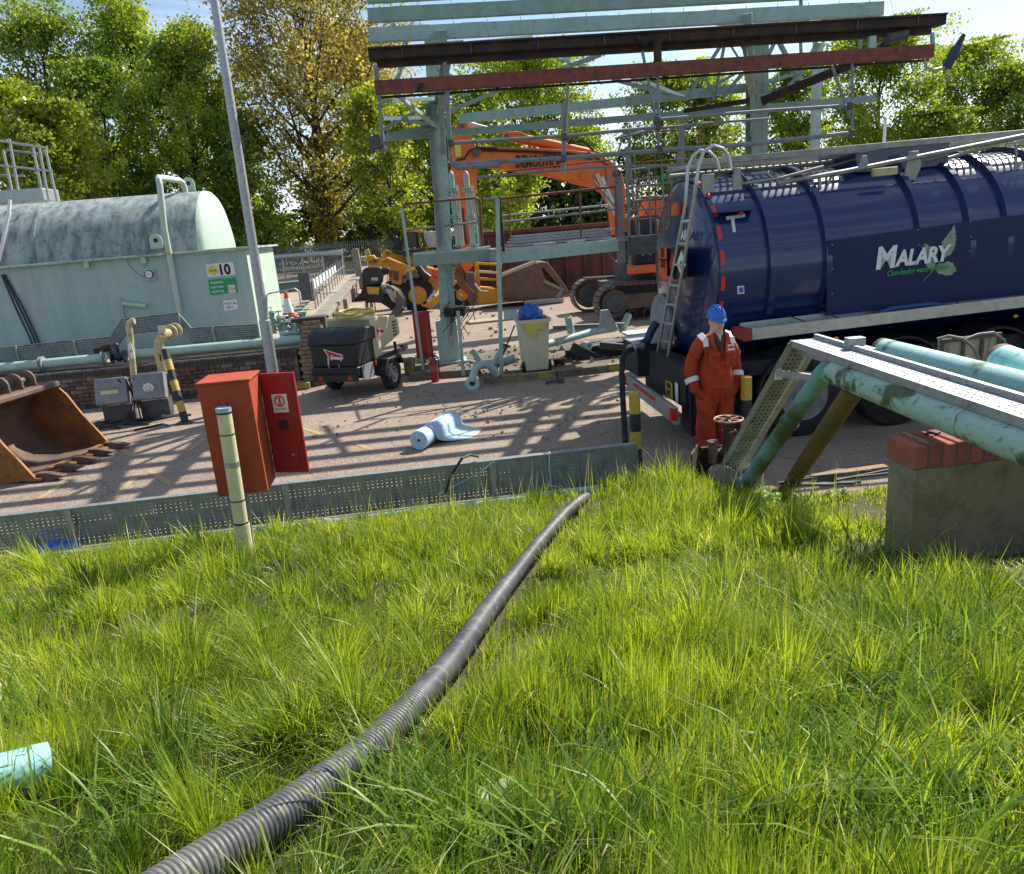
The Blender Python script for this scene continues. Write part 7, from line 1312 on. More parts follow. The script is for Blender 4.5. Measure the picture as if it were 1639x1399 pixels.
mb.prism([(-.10, -.2), (.05, -.2), (.12, -.05), (.07, .12), (-.05, .12)], V(*wz(1140, 110), 8.62), UX, ZX, .02); mb.prism([(-.07, -.10), (.07, -.10), (.07, .1), (-.07, .1)], V(*wz(232, 205), 8.62), UX, ZX, .03); mb.prism([(-.05, -.12), (.06, -.12), (.03, .12), (-.03, .12)], V(*wz(360, 185), 8.6), UX, ZX, .03); mb.prism([(-.06, -.06), (.06, -.06), (.03, .07), (-.03, .07)], V(*wz(925, 110), 8.6), UX, ZX, .02); mb.build('walkway_bracket', M['dullalu'], TK, bev=.004)
mb = MB(); a_, b_ = UZ(*wz(895, 160), 8.8), UZ(*wz(1305, 95), 8.8); mb.prism([(a_[0], a_[1]), (b_[0], b_[1]-.08), (b_[0], b_[1]+.22), (UZ(*wz(890, 70), 8.8)[0], UZ(*wz(890, 70), 8.8)[1])], P(0, 9.25, 0), UX, ZX, .9); mb.build('manhole_box', M['navy'], TK, bev=.01)
mb = MB(); q0, q1 = V(1396, 277, 8.5), V(1435, 273, 8.5); mb.beam(q0, q1, .06, .09); mb.build('work_lamp', M['creampipe'], TK, bev=.01)
mb = MB(); r7 = random.Random(3)
# ladder
UL = 2.99
stA = [VU(1049, 583, UL), VU(1097, 328, UL), VU(1099, 300, UL), VU(1101, 268, UL)+UX*.02, VU(1109, 250, UL)+UX*.08, VU(1120, 241, UL)+UX*.2, VU(1135, 243, UL)+UX*.32, VU(1146, 254, UL)+UX*.4, VU(1151, 271, UL)+UX*.42]
stA = stA[:3]+[V(1101, 268, UV(stA[1])[1]), V(1109, 250, UV(stA[1])[1]), V(1120, 241, UV(stA[1])[1]), V(1135, 243, UV(stA[1])[1]), V(1146, 254, UV(stA[1])[1]), V(1151, 271, UV(stA[1])[1])]
stB = [VU(1066, 589, UL), VU(1110, 328, UL), VU(1114, 295, UL)]; vB = UV(stB[1])[1]; stB += [V(x, y, vB) for x, y in ((1119, 262), (1127, 242), (1142, 233), (1157, 238), (1166, 250), (1170, 270))]
ld = MB(); ld.tube(stA, .019, 10); ld.build('ladder_stile', M['alu'], TK); ld = MB(); ld.tube(stB, .019, 10); ld.build('ladder_stile', M['alu'], TK)
for k in range(8):
    f = .06+k*.122; a_ = stA[0]+(stA[1]-stA[0])*f; b_ = stB[0]+(stB[1]-stB[0])*f; ld = MB(); ld.beam(a_, b_, .035, .022); ld.build('ladder_rung', M['alu'], TK)
# rear furniture
def rear(name, pts, u, mt, th=.01, par=None, **k):
    q = [VU(x, y, u) for x, y in pts]; q2 = [(-UV(p)[1], p.z) for p in q]; mb = MB(); mb.prism(q2, P(u, 0, 0), -VX, ZX, th); return mb.build(name, M[mt] if isinstance(mt, str) else mt, par or TK, smooth=False, **k)
mb = MB(); mb.lathe(VU(1063, 518, 3.2), -UX, [(0, .40), (.05, .40), (.08, .36), (.09, .001)], 32); mb.build('round_hatch', M['galvd'], TK)
mb = MB(); q = VU(1082, 334, 3.15); mb.lathe(q-ZX*.08, ZX, [(0, .06), (.10, .055), (.15, .03), (.16, .001)], 14); mb.build('orange_beacon', M['coneo'], TK)
hp_ = rear('hazard_plate', [(1054.5, 396), (1067, 397), (1067.5, 445), (1055, 441)], 2.98, 'coneo'); h2 = rear('hazard_plate', [(1055, 438), (1078, 444), (1078, 450), (1055.5, 443)], 2.985, 'coneo')
t0, t1 = VU(1056.5, 411, 2.965), VU(1066, 412, 2.965); text('hazard_number', '31', M['ink'], hp_, t0, -VX, ZX, .16, .001, bold=.004); text('hazard_number', '202', M['ink'], hp_, VU(1056.5, 427, 2.965), -VX, ZX, .13, .001, bold=.003)
mb = MB(); mb.beam(VU(1055, 414.5, 2.968), VU(1067, 415.5, 2.968), .006, .014); mb.build('hazard_divider', M['ink'], hp_)
d_o = rear('white_diamond', [(1083.5, 422), (1091, 401), (1097, 424), (1090, 440)], 3.0, 'white'); rear('diamond_mark', [(1088, 418), (1092, 418), (1092, 430), (1088, 430)], 2.99, 'galvd', .004, d_o)
rear('board_back', [(1068, 398), (1099, 394), (1098, 446), (1069, 448)], 3.03, 'chassis', .02); rear('red_diamond', [(1071, 424), (1076, 402), (1082, 424), (1076, 443)], 3.005, 'red', .004)
text('rear_lettering', 'LARY', M['inkwhite'], TK, VU(1086, 384, 3.13), -VX, ZX, .16, .001, shear=.15, bold=.004)
bmp0, bmp1 = G(1003, 604, .52), G(1082, 661, .52)
mb = MB(); mb.beam(bmp0, bmp1, .06, .12); mb.beam(bmp0-ZX*.105+UX*.02, bmp1-ZX*.105+UX*.02, .05, .09); mb.build('underrun_bar', M['galv'], TK, bev=.006)
mb = MB(); mb.beam(bmp0+(bmp1-bmp0)*.22-UX*.033+ZX*.0, bmp0+(bmp1-bmp0)*.68-UX*.033, .004, .045); mb.build('red_strip', M['inkred'], TK)
for f in (.02, .985): mb = MB(); q = bmp0+(bmp1-bmp0)*f; mb.box(q-UX*.02-ZX*.02, (.08, .07, .15), R=Matrix.Rotation(A, 3, 'Z')); mb.build('rear_lamp', M['inkred'], TK, bev=.012)
np_ = rear('rear_plate', [(1065.5, 608), (1076, 613), (1077, 640), (1066, 631)], 2.90, 'yellow', .008)
text('plate_characters', 'R08', M['ink'], np_, VU(1066.6, 619, 2.89), (VU(1075.5, 624, 2.89)-VU(1066.6, 619, 2.89)), ZX, .09, .001, bold=.002); text('plate_characters', 'BTF', M['ink'], np_, VU(1066.8, 630, 2.89), (VU(1075.5, 635, 2.89)-VU(1066.6, 630, 2.89)), ZX, .09, .001, bold=.002)
rear('white_reflector', [(1080.5, 612), (1085, 614), (1085.2, 645), (1082, 645)], 2.90, 'white', .008)
u8 = lambda a0, a1, b0, b1, z0, z1: (a0+.17, a1+.17, b0+.5, b1+.5, z0, z1)
mb = MB(); mb.ubox(*u8(2.62, 3.0, 9.2, 9.9, .62, 1.05)); mb.ubox(*u8(2.9, 2.93, 9.1, 9.8, .12, .6)); mb.build('hose_box', M['chassis'], TK, bev=.012)
mb = MB(); mb.ubox(*u8(2.60, 3.02, 9.18, 9.92, 1.052, 1.07)); mb.build('hose_box_lid', M['galv'], TK, bev=.004)
mb = MB(); mb.ubox(*u8(2.75, 3.25, 7.7, 9.1, .5, .98)); mb.ubox(*u8(3.0, 11.2, 7.75, 9.9, .80, .98)); mb.ubox(*u8(3.2, 11.2, 8.2, 8.4, .7, .81)); mb.ubox(*u8(3.2, 11.2, 9.2, 9.4, .7, .81)); mb.build('chassis', M['chassis'], TK, bev=.01)
mb = MB(); mb.ubox(*u8(2.78, 3.12, 7.62, 7.95, .18, .95)); mb.build('mudflap_box', M['chassis'], TK, bev=.02)
mb = MB()
for k in range(9): mb.ubox(*u8(2.77+k*.04, 2.785+k*.04, 7.60, 7.62, .2, .92))
mb.build('box_rib', M['chassis'], TK)
mb = MB(); mb.ubox(*u8(3.5, 3.54, 7.7, 9.7, .3, .9)); mb.build('mudflap', M['rubber'], TK)
for i, u in enumerate((4.38, 5.58, 6.80)):
    for v_ in (8.36, 10.0):
        c = P(u, v_, .5); mb = MB(); s = 1 if v_ < 9 else -1
        mb.lathe(c-VX*.16, VX, [(0, .30), (-.005, .40), (.02, .48), (.06, .505), (.28, .505), (.32, .48), (.34, .30)], 44); w_ = mb.build('wheel', M['rubber'], TK)
        if v_ < 9:
            mb = MB(); mb.lathe(c-VX*.15, VX, [(0, .305), (-.012, .29), (.0, .275), (.09, .26), (.11, .17), (.02, .15), (-.02, .12), (-.03, .0)], 36); rm = mb.build('rim', M['galvd'], w_); mb = MB()
            for k in range(10): a_ = k*pi/5; mb.cyl(c-VX*.06+(UX*cos(a_)+ZX*sin(a_))*.19, c-VX*.10+(UX*cos(a_)+ZX*sin(a_))*.19, .014, 6)
            for k in range(6): a_ = k*pi/3; mb.cyl(c-VX*.10+(UX*cos(a_)+ZX*sin(a_))*.225, c-VX*.035+(UX*cos(a_)+ZX*sin(a_))*.225, .03, 8)
            mb.build('wheel_nut', M['galv'], w_)
    mb = MB(); pl_ = [(.60*cos(t_), .60*sin(t_)) for t_ in np.linspace(.15, pi-.15, 15)]+[(.575*cos(t_), .575*sin(t_)) for t_ in np.linspace(pi-.15, .15, 15)]; mb.prism(pl_, P(u, 8.38, .5), UX, ZX, .4); mb.build('mudguard', M['chassis'], TK)
mb = MB(); mb.cyl(P(4.38, 8.5, .5), P(4.38, 9.9, .5), .07, 10); mb.cyl(P(5.58, 8.5, .5), P(5.58, 9.9, .5), .07, 10); mb.cyl(P(6.8, 8.5, .5), P(6.8, 9.9, .5), .07, 10); mb.build('axle', M['chassis'], TK)
mb = MB(); mb.beam(P(9.3, 8.5, 0), P(9.3, 8.5, .95), .12, .12); mb.beam(P(9.3, 9.9, 0), P(9.3, 9.9, .95), .12, .12); mb.box(P(9.3, 8.5, .02), (.3, .3, .04)); mb.build('landing_leg', M['galvd'], TK)
# side hose tray
ra, rb_ = V(1203, 535, 7.95), V(1660, 480, 7.95); dR = (rb_-ra).normalized(); rb_ = ra+dR*8
mb = MB(); mb.beam(ra, rb_, .035, .13); mb.beam(ra+VX*.16-ZX*.05, rb_+VX*.16-ZX*.05, .28, .015); mb.beam(ra+VX*.31+ZX*.02, rb_+VX*.31+ZX*.02, .02, .14); mb.build('side_hose_tray', M['alu'], TK, bev=.004)
mb = MB(); mb.beam(ra-dR*.1, ra-dR*.002, .05, .14); mb.beam(ra-dR*.10+VX*.16, ra-dR*.01+VX*.16, .26, .13); mb.build('tray_end_cap', mat('dull_red', (.33, .03, .03), .5), TK, bev=.008)
mb = MB(); mb.tube([ra+dR*1.6+VX*.16+ZX*.03, ra+dR*1.75+VX*.16+ZX*.07, ra+dR*2.2+VX*.16+ZX*.07, ra+dR*2.5+VX*.16+ZX*.02], .03, 10); mb.build('blue_hose', mat('dull_blue_hose', (.02, .06, .2), .5), TK)
mb = MB()
for f in (.75, 1.15, 2.15, 2.5, 3.6, 3.95, 4.8): mb.tube([ra+dR*(f-.2)+VX*.25+ZX*.12, ra+dR*f+VX*.1+ZX*.02, ra+dR*(f+.08)-VX*.02-ZX*.07], .008, 5) if int(f*20) % 2 else mb.tube([ra+dR*(f+.2)+VX*.25+ZX*.12, ra+dR*f+VX*.1+ZX*.02, ra+dR*(f-.08)-VX*.02-ZX*.07], .008, 5)
mb.build('strap', M['black'], TK)
mb = MB()
for f in (1.0, 3.2, 5.2): mb.sphere(ra+dR*f-ZX*.16, (.03, .02, .02), 8, 5)
mb.build('side_marker_lamp', mat('amber', (.6, .3, .05), .3), TK)
mb = MB(); 
for u in (4.9, 6.15, 7.6): mb.cyl(P(u, 8.3, .75), P(u, 8.4, .75), .10, 14)
mb.ubox(7.6, 9.0, 8.2, 8.6, .35, .9); mb.build('air_tank', M['chassis'], TK, bev=.03)
# suction coupling hose at the rear
sh = thing('suction_pipe', 'dark bent suction hose hooking down beside the tanker underrun bar', 'hose', G(1000, 690)); mb = MB(); hv_ = 9.0
mb.tube([V(1022, 558, 9.3), V(1008, 560, 9.2), V(1000, 565, 9.1), V(996, 575, hv_), V(995, 600, 8.9), V(997, 640, 8.7), V(1000, 690, 8.5), V(1001, 708, 8.3)], .036, 12); mb.build('hose_run', M['rubber'], sh)
mb = MB(); mb.cyl(V(1008, 558, 9.25), V(1028, 553, 9.35), .055, 14); mb.cyl(V(1013, 557, 9.25), V(1016, 556, 9.25), .075, 14); mb.build('coupling', M['galv'], sh)
t = tag(MB().tube([V(1026, 552, 9.35), V(1036, 545, 9.4), V(1042, 530, 9.42), V(1050, 517, 9.45)], .055, 12).build('blue_suction_hose', M['navym']), 'short dark blue hose bending up from the coupling at the tanker rear', 'hose')

# ---------------------------------------------------------------- the man
mp0 = P(*(UZ(1144, 600, 7.4)[0], 7.4), 0)
pm = thing('person', 'man in an orange-red coverall and blue hard hat, hands in pockets behind the handwheel', 'person', mp0, A+.12)
def skin_body(name, nodes, edges, root, mats, parent, sub=2):
    me = bpy.data.meshes.new(name); me.from_pydata([n[0] for n in nodes], edges, []); o = bpy.data.objects.new(name, me); COL.objects.link(o)
    sk = o.modifiers.new('skin', 'SKIN'); sk.use_smooth_shade = True
    for i, n in enumerate(nodes): r = n[1]; me.skin_vertices[0].data[i].radius = (r, r) if not isinstance(r, tuple) else r; me.skin_vertices[0].data[i].use_root = (i == root)
    ss = o.modifiers.new('sub', 'SUBSURF'); ss.levels = sub; ss.render_levels = sub
    dg_ = bpy.context.evaluated_depsgraph_get(); dg_.update(); m2 = bpy.data.meshes.new_from_object(o.evaluated_get(dg_)); bpy.data.objects.remove(o)
    o = bpy.data.objects.new(name, m2); COL.objects.link(o); m2.materials.clear(); [m2.materials.append(m_) for m_ in mats]; o.parent = parent; WM[o] = WM[parent].copy(); return o
nd = [((0, 0, .98), (.205, .16)), ((0, -.035, 1.10), (.215, .175)), ((0, -.01, 1.26), (.21, .16)), ((0, .015, 1.40), (.165, .12)), ((0, .01, 1.49), (.085, .08)), ((0, -.02, 1.55), .066), ((0, -.06, 1.60), (.082, .085)), ((0, -.06, 1.655), (.086, .10)), ((0, -.035, 1.71), (.07, .08)),
      ((.16, .015, 1.435), .095), ((.232, .02, 1.35), .085), ((.285, .04, 1.14), .073), ((.268, -.04, .97), .066), ((.165, -.075, .86), .06),
      ((-.16, .015, 1.435), .095), ((-.232, .02, 1.35), .085), ((-.288, .04, 1.14), .073), ((-.272, -.04, .97), .066), ((-.165, -.075, .86), .06),
      ((.10, 0, .84), (.14, .14)), ((.115, -.01, .52), (.115, .12)), ((.125, .01, .14), (.095, .10)), ((-.105, 0, .84), (.14, .14)), ((-.13, -.02, .52), (.115, .12)), ((-.14, 0, .14), (.095, .10))]
ed = [(0, 1), (1, 2), (2, 3), (3, 4), (4, 5), (5, 6), (6, 7), (7, 8), (3, 9), (9, 10), (10, 11), (11, 12), (12, 13), (3, 14), (14, 15), (15, 16), (16, 17), (17, 18), (0, 19), (19, 20), (20, 21), (0, 22), (22, 23), (23, 24)]
bd = skin_body('body', nd, ed, 0, [M['coverall'], M['skin']], pm)
for vtx in bd.data.vertices:
    c = vtx.co; f = 1.0 if c.z < 1.46 else max(0, (1.5-c.z)/.04)
    w_ = mnz.noise(Vector((c.x*7, c.y*7, c.z*5)))*.018+mnz.noise(Vector((c.x*14+4, c.y*14, c.z*24)))*.013
    if abs(c.z-.98) < .05: w_ -= .012*(1-abs(c.z-.98)/.05)
    if c.z < .4: w_ += .01*sin(c.z*48)
    n_ = vtx.normal; vtx.co = c+n_*w_*f
for p in bd.data.polygons: p.material_index = 1 if p.center.z > 1.515 else 0; p.use_smooth = True
def plc(name, mbx, mt, par=pm, **k): return mbx.build(name, M[mt] if isinstance(mt, str) else mt, par, local=True, **k)
mb = MB(); mb.prism([(-.085, 1.535), (.085, 1.535), (.075, 1.48), (0, 1.28), (-.075, 1.48)], (0, -.452, 0), (1, 0, 0), (0, .24, 1), .06); plc('shirt', mb, 'black', bev=.02)
mb = MB(); mb.prism([(-.045, 1.56), (.045, 1.56), (.0, 1.45)], (0, -.475, 0), (1, 0, 0), (0, .24, 1), .03); plc('neck_opening', mb, 'skin', bev=.01)
for s in (-1, 1):
    mb = MB(); mb.prism([(s*.06, 1.56), (s*.12, 1.53), (s*.125, 1.45), (s*.075, 1.38), (s*.03, 1.26), (s*.012, 1.26), (s*.075, 1.47)], (0, -.475, 0), (1, 0, 0), (0, .24, 1), .035); plc('collar', mb, 'coverall', bev=.012)
    mb = MB(); mb.box((s*.165, -.035, 1.505), (.075, .13, .014), R=Euler((.55, s*.35, 0)).to_matrix()); mb.box((s*.165, -.105, 1.455), (.06, .012, .08), R=Euler((-.35, 0, s*.2)).to_matrix()); plc('shoulder_tape', mb, 'hivis', bev=.004)
    cwr = Vector((s*.285, .01, 1.055)); d_ = (Vector((s*.27, -.03, .97))-Vector((s*.297, .05, 1.14))).normalized(); mb = MB(); mb.lathe(cwr-d_*.028, d_, [(0, .078), (.0, .083), (.056, .081), (.056, .077)], 20); plc('cuff_tape', mb, 'hivis')
    mb = MB(); mb.box((s*.10, -.185, 1.34), (.135, .014, .05), R=Euler((-.16, 0, s*.12)).to_matrix()); mb.box((s*.10, -.185, 1.25), (.13, .012, .14), R=Euler((-.03, 0, s*.12)).to_matrix()); plc('chest_pocket', mb, 'coverall', bev=.006)
    mb = MB(); mb.sphere((s*.13-.005, -.055, .055), (.055, .14, .055), 14, 8); mb.box((s*.13-.005, -.05, .015), (.10, .27, .03)); plc('boot', mb, 'black', bev=.008)
    mb = MB(); mb.sphere((s*.078, -.04, 1.665), (.014, .022, .034), 10, 6); plc('ear', mb, 'skin')
    mb = MB(); mb.sphere((s*.03, -.138, 1.672), (.013, .008, .008), 10, 6); eye = plc('eye', mb, 'white'); mb = MB(); mb.sphere((s*.03, -.145, 1.671), (.005, .003, .005), 8, 5); plc('pupil', mb, 'ink', eye)
mb = MB(); mb.prism([(-.042, -.03), (.042, -.03), (.042, .03), (-.042, .03)], (.095, -.200, 1.395), (1, .1, 0), (0, .1, 1), .005); o = plc('chest_badge', mb, 'hivis'); mb = MB(); mb.prism([(-.032, -.012), (.032, -.012), (.032, .012), (-.032, .012)], (.095, -.204, 1.398), (1, .1, 0), (0, .1, 1), .005); plc('badge_print', mb, 'inkred', o)
mb = MB(); mb.box((0, -.172, 1.10), (.012, .012, .62), R=Euler((-.02, 0, 0)).to_matrix()); plc('zip_flap', mb, 'coverall', bev=.004)
mb = MB(); mb.lathe((0, 0, .985), (0, 0, 1), [(-.03, .19), (-.02, .199), (.02, .199), (.03, .19)], 32); o = plc('waistband', mb, 'coverall'); o.scale = (1, .86, 1); o.location = (0, -.01, 0)
mb = MB(); mb.sphere((0, -.148, 1.645), (.014, .022, .026), 10, 8); mb.sphere((0, -.152, 1.63), (.018, .014, .010), 10, 6); plc('nose', mb, 'skin')
mb = MB(); mb.sphere((0, -.128, 1.600), (.026, .010, .005), 12, 6); plc('mouth', mb, mat('lips', (.34, .14, .11), .6)); mb = MB(); mb.sphere((0, -.115, 1.572), (.034, .024, .02), 12, 6); plc('chin', mb, 'skin')
pm.scale = (.90, .9, UZ(1146, 487, 7.4)[1]/1.835)
# helmet
hR = Euler((.18, 0, 0)).to_matrix(); hc_ = Vector((0, -.042, 1.712)); mb = MB(); vs = []; fs = []; nu_, nv_ = 28, 10
for i in range(nv_+1):
    t_ = (pi/2)*i/nv_
    for j in range(nu_): a_ = 2*pi*j/nu_; vs.append(hc_+hR @ Vector((.103*sin(t_)*cos(a_), .125*sin(t_)*sin(a_), .115*cos(t_))))
fs = [(i*nu_+j, (i+1)*nu_+j, (i+1)*nu_+(j+1) % nu_, i*nu_+(j+1) % nu_) for i in range(nv_) for j in range(nu_)]
for j in range(nu_): a_ = 2*pi*j/nu_; pk = max(0, -sin(a_))**2; vs.append(hc_+hR @ Vector((.109*cos(a_), .132*sin(a_)-.035*pk, -.010-.010*pk)))
b0_ = nv_*nu_; fs += [(b0_+j, b0_+nu_+j, b0_+nu_+(j+1) % nu_, b0_+(j+1) % nu_) for j in range(nu_)]; mb.add(vs, fs); hm = plc('hard_hat', mb, 'helmet'); sm = hm.modifiers.new('t', 'SOLIDIFY'); sm.thickness = .005
for x_ in (-.03, 0, .03): mb = MB(); mb.tube([hc_+hR @ Vector((x_*(1-.2*abs(c_-.5)), -.127*cos(pi*c_)*.93, .117*sin(pi*c_)+.001)) for c_ in np.linspace(.14, .86, 12)], .007, 6); plc('helmet_ridge', mb, 'helmet', hm)

# ---------------------------------------------------------------- bollards
for (px, py, v_, lb) in ((1015, 627, 7.42, 'striped bollard at the end of the edge cable tray, by the bent hose'), (1194.5, 602, 7.3, 'striped bollard right of the man, half hidden by the sloping tray')):
    u, zt_b = UZ(px, py, v_); t = thing('bollard', lb, 'bollard', P(u, v_, 0), 0, 'black and yellow bollards along the grass edge'); c = P(u, v_, 0); cuts = [0, .16, .36, .56, .76, 1.0]
    for i in range(5): mb = MB(); mb.tube([c+ZX*zt_b*cuts[i], c+ZX*(zt_b*cuts[i+1]-(.012 if i == 4 else 0))], .058, 24); mb.build('band', M['yellow'] if i % 2 == 0 else M['black'], t)
    mb = MB(); mb.lathe(c+ZX*(zt_b-.012), ZX, [(0, .058), (.008, .054), (.014, .02), (.015, .001)], 24); mb.build('cap', M['yellow'], t); mb = MB(); mb.ubox(u+.055, u+.06, v_+.0, v_+.02, .05, zt_b-.03); mb.build('sunlit_edge', M['cream'], t)  # cream strip paints the thin sunlit right edge of the bollard
# ---------------------------------------------------------------- valve pit with handwheel
vp = thing('valve_pit_box', 'rusty open steel box round a buried valve in front of the man', 'box', P(2.7, 6.75, 0))
ub0, ub1 = UZ(1096, 700, 6.8)[0], UZ(1200, 700, 6.8)[0]; zt_p = .44
for (a_, b_, h_) in (((ub0, 6.62), (ub0+.18, 6.92), .46), ((ub0+.19, 6.93), (ub1, 6.93), zt_p), ((ub0+.12, 6.34), (ub0-.0, 6.60), .30)): mb = MB(); p, q = P(*a_), P(*b_); mb.prism([(0, -.1), (1, -.1), (1, h_), (0, h_)], p, (q-p), ZX, .014); mb.build('side_plate', M['rustd'], vp)
mb = MB(); p, q = P(ub0+.19, 6.90), P(ub1, 6.90); mb.beam(p+ZX*zt_p, q+ZX*zt_p, .07, .012); mb.beam(P(ub0, 6.62, .465), P(ub0+.18, 6.92, .465), .012, .03); mb.build('top_flange', M['rustb'], vp)
hw = thing('handwheel_valve', 'rusty spoked handwheel on a buried valve in front of the man', 'valve', P(UZ(1166, 672, 6.72)[0], 6.72, 0)); hc2 = V(1166, 671, 6.72)
mb = MB(); Rw = .135; n_ = 40; tl2 = .0; mb.tube([hc2+UX*Rw*cos(2*pi*k/n_)+VX*Rw*sin(2*pi*k/n_) for k in range(n_)], .011, 8, closed=True)
for k in range(6): a_ = k*pi/3+.3; mb.beam(hc2, hc2+(UX*cos(a_)+VX*sin(a_))*Rw, .022, .012)
mb.cyl(hc2-ZX*.03, hc2+ZX*.035, .026, 12); mb.build('handwheel', mat('wheel_rust', (.30, .17, .12), .45, .3, col2=(.12, .05, .03), amt=.9, scale=20), hw)
mb = MB(); mb.cyl(hc2-ZX*.35, hc2, .016, 10); mb.cyl(hc2-ZX*.30, hc2-ZX*.12, .05, 12); mb.cyl(hc2-ZX*.13, hc2-ZX*.11, .075, 12)
for s in (-1, 1): mb.beam(hc2-ZX*.30+UX*.05*s, hc2-ZX*.04+UX*.035*s, .022, .03)
mb.cyl(hc2-ZX*.5, hc2-ZX*.3, .08, 14); mb.cyl(hc2-ZX*.32-ZX*.02, hc2-ZX*.31, .11, 14); mb.build('valve_body', M['rustd'], hw)
mb = MB(); q = hc2-ZX*.22-UX*.16; mb.cyl(q-ZX*.2, q, .045, 12); mb.cyl(q, q+ZX*.02, .055, 12); mb.sphere(q-ZX*.06-VX*.03, (.04, .03, .04), 8, 5); mb.build('spindle_cap', M['rustb'], hw)
mb = MB(); mb.lathe(P(ub0+.30, 6.62, .18), (VX*-1+ZX*.3-UX*.3).normalized(), [(-.2, .15), (.12, .15), (.15, .12), (.16, .0)], 24); tag(mb.build('pit_flange', M['concrete']), 'round grey blank flange inside the rusty valve pit box', 'flange')
mb = MB(); q = G(1188, 745, .12); mb.prism([(-.09, -.04), (.0, -.06), (.1, -.02), (.08, .05), (.02, .02), (-.04, .06)], q, UX, (VX+ZX*.4).normalized(), .012); tag(mb.build('torn_paper', M['cream'], bev=.004), 'scrap of torn pale board lying beyond the foot of the sloping cable tray', 'scrap')
q = G(1178, 775, .1); mb = MB(); mb.cyl(q-ZX*.15, q+ZX*.05, .12, 20); mb.cyl(q+ZX*.05, q+ZX*.075, .14, 20); tag(mb.build('pipe_stub', M['algae']), 'short blue-green flanged pipe stub at the foot of the sloping cable tray', 'pipe')

# ---------------------------------------------------------------- right pipes, trays and pillar
E_ = G(1322, 592, 1.55); F_ = G(1639, 716, 1.55); dP = (F_-E_); F2 = E_+dP*2.6
elb = [E_+(G(1180, 795, .02)-E_)*1.0, E_+(G(1180, 795, .02)-E_)*.12, E_+(G(1180, 795, .02)-E_)*.05-ZX*.0, E_+dP*.02+ZX*.015, E_+dP*.07, F2]
op_ = thing('overhead_pipe', 'mossy pale green pipe running above the brick pillar, then sloping down at the elbow', 'pipe', Vector((elb[0].x, elb[0].y, 0)))
leg_d = (elb[0]-E_)
mb = MB(); mb.tube([E_+leg_d*1.02, E_+leg_d*.34], .068, 20); mb.build('sloping_leg', M['cyanmoss'], op_)
mb = MB(); mb.tube([E_+leg_d*.345, E_+leg_d*.10, E_+leg_d*.045+dP*.004+ZX*.004, E_+leg_d*.01+dP*.02+ZX*.01, E_+dP*.06+ZX*.005], [.068, .068, .072, .077, .080], 20); mb.build('elbow', M['cyanmoss'], op_)
mb = MB(); mb.tube([E_+dP*.055, E_+dP*.2, F2], .080, 24); mb.build('level_run', M['algae'], op_)
mb = MB()
dLn = leg_d.normalized(); dPn = dP.normalized()
mb.lathe(E_+leg_d*.335, dLn, [(0, .066), (.0, .078), (.03, .078), (.03, .066)], 22); mb.lathe(E_+dP*.19, dPn, [(0, .066), (0, .070), (.012, .070), (.012, .066)], 22); mb.build('joint_ring', M['cyanmoss'], op_)
mb = MB()
for f in (.19, .80, 1.25): c = E_+dP*f; mb.tube([c+ZX*.11+UX*.0, c+ZX*.066-UX*.07, c-UX*.080, c-ZX*.05-UX*.066], .004, 6)
mb.build('clip', M['galvd'], op_)
bp2 = thing('mossy_support_pipe', 'brown mossy pipe sloping down under the overhead pipe, right of the green leg', 'pipe', G(1262, 780, 0)); g0_ = E_+dP*.20-ZX*.07; g1_ = G(1258, 785, .02); mb = MB(); mb.tube([g1_, g0_+(g0_-g1_)*.0], .068, 20); mb.build('pipe_run', M['brownpipe'], bp2)
# trays
tt2 = thing('sloping_cable_tray', 'galvanised perforated cable tray that runs over the pipes and bends down to the ground', 'cable tray', Vector((elb[0].x, elb[0].y, 0)))
a0, a1, b0, b1 = G(1265, 545, 1.68), G(1639, 670, 1.68), G(1305, 545, 1.68), G(1639, 642, 1.68)
Xd = (a1-a0); a1 = a0+Xd*1.7; b1 = b0+(b1-b0)*1.7; X_ = (a1-a0).normalized(); Yt = ((b0-a0)+(b1-a1))/2; Yt = (Yt-X_*Yt.dot(X_)); wT = Yt.length*.95; Yt = Yt.normalized(); Lt_ = (a1-a0).length
mb = MB(); perforated(mb, a0, X_, Yt, Lt_, wT, .05, .04, .45, .35); mb.build('level_tray', M['galv'], tt2, recalc=False, smooth=False)
mb = MB(); Zt = X_.cross(Yt); Zt = Zt if Zt.z > 0 else -Zt
mb.beam(a0-Zt*.022-Yt*.002, a1-Zt*.022-Yt*.002, .004, .05); mb.beam(a0-Zt*.046+Yt*.008, a1-Zt*.046+Yt*.008, .02, .004); mb.build('near_flange', M['galv'], tt2)
mb = MB(); mb.beam(a0+Yt*wT+Zt*.015, a1+Yt*wT+Zt*.015, .004, .03); mb.beam(a0+Yt*(wT+.012)+Zt*.032, a1+Yt*(wT+.012)+Zt*.032, .03, .004); mb.build('far_flange', M['galv'], tt2)
d0, d1 = G(1138, 772, .10), G(1174, 778, .10); Xs = (d0-a0); Ys = Yt; wS = wT*1.25; Ls_ = Xs.length
Ydown = (VX*.0+UX*1.0); Ydown = (Ydown-Xs.normalized()*Ydown.dot(Xs.normalized())).normalized()
mb = MB(); perforated(mb, a0+Xs*.0, Xs, Ydown, Ls_, wS, .05, .036, .35, .42); mb.build('sloping_tray', M['khakitray'], tt2, recalc=False, smooth=False)
Nsl = Xs.normalized().cross(Ydown); Nsl = Nsl if Nsl.dot(VX) < 0 else -Nsl
mb = MB(); mb.beam(a0+Nsl*.025, d0+Nsl*.025, .004, .05, up=Ydown); mb.beam(a0+Nsl*.025+Ydown*wS, d0+Nsl*.025+Ydown*wS, .004, .05, up=Ydown); mb.build('sloping_flange', M['galv'], tt2)
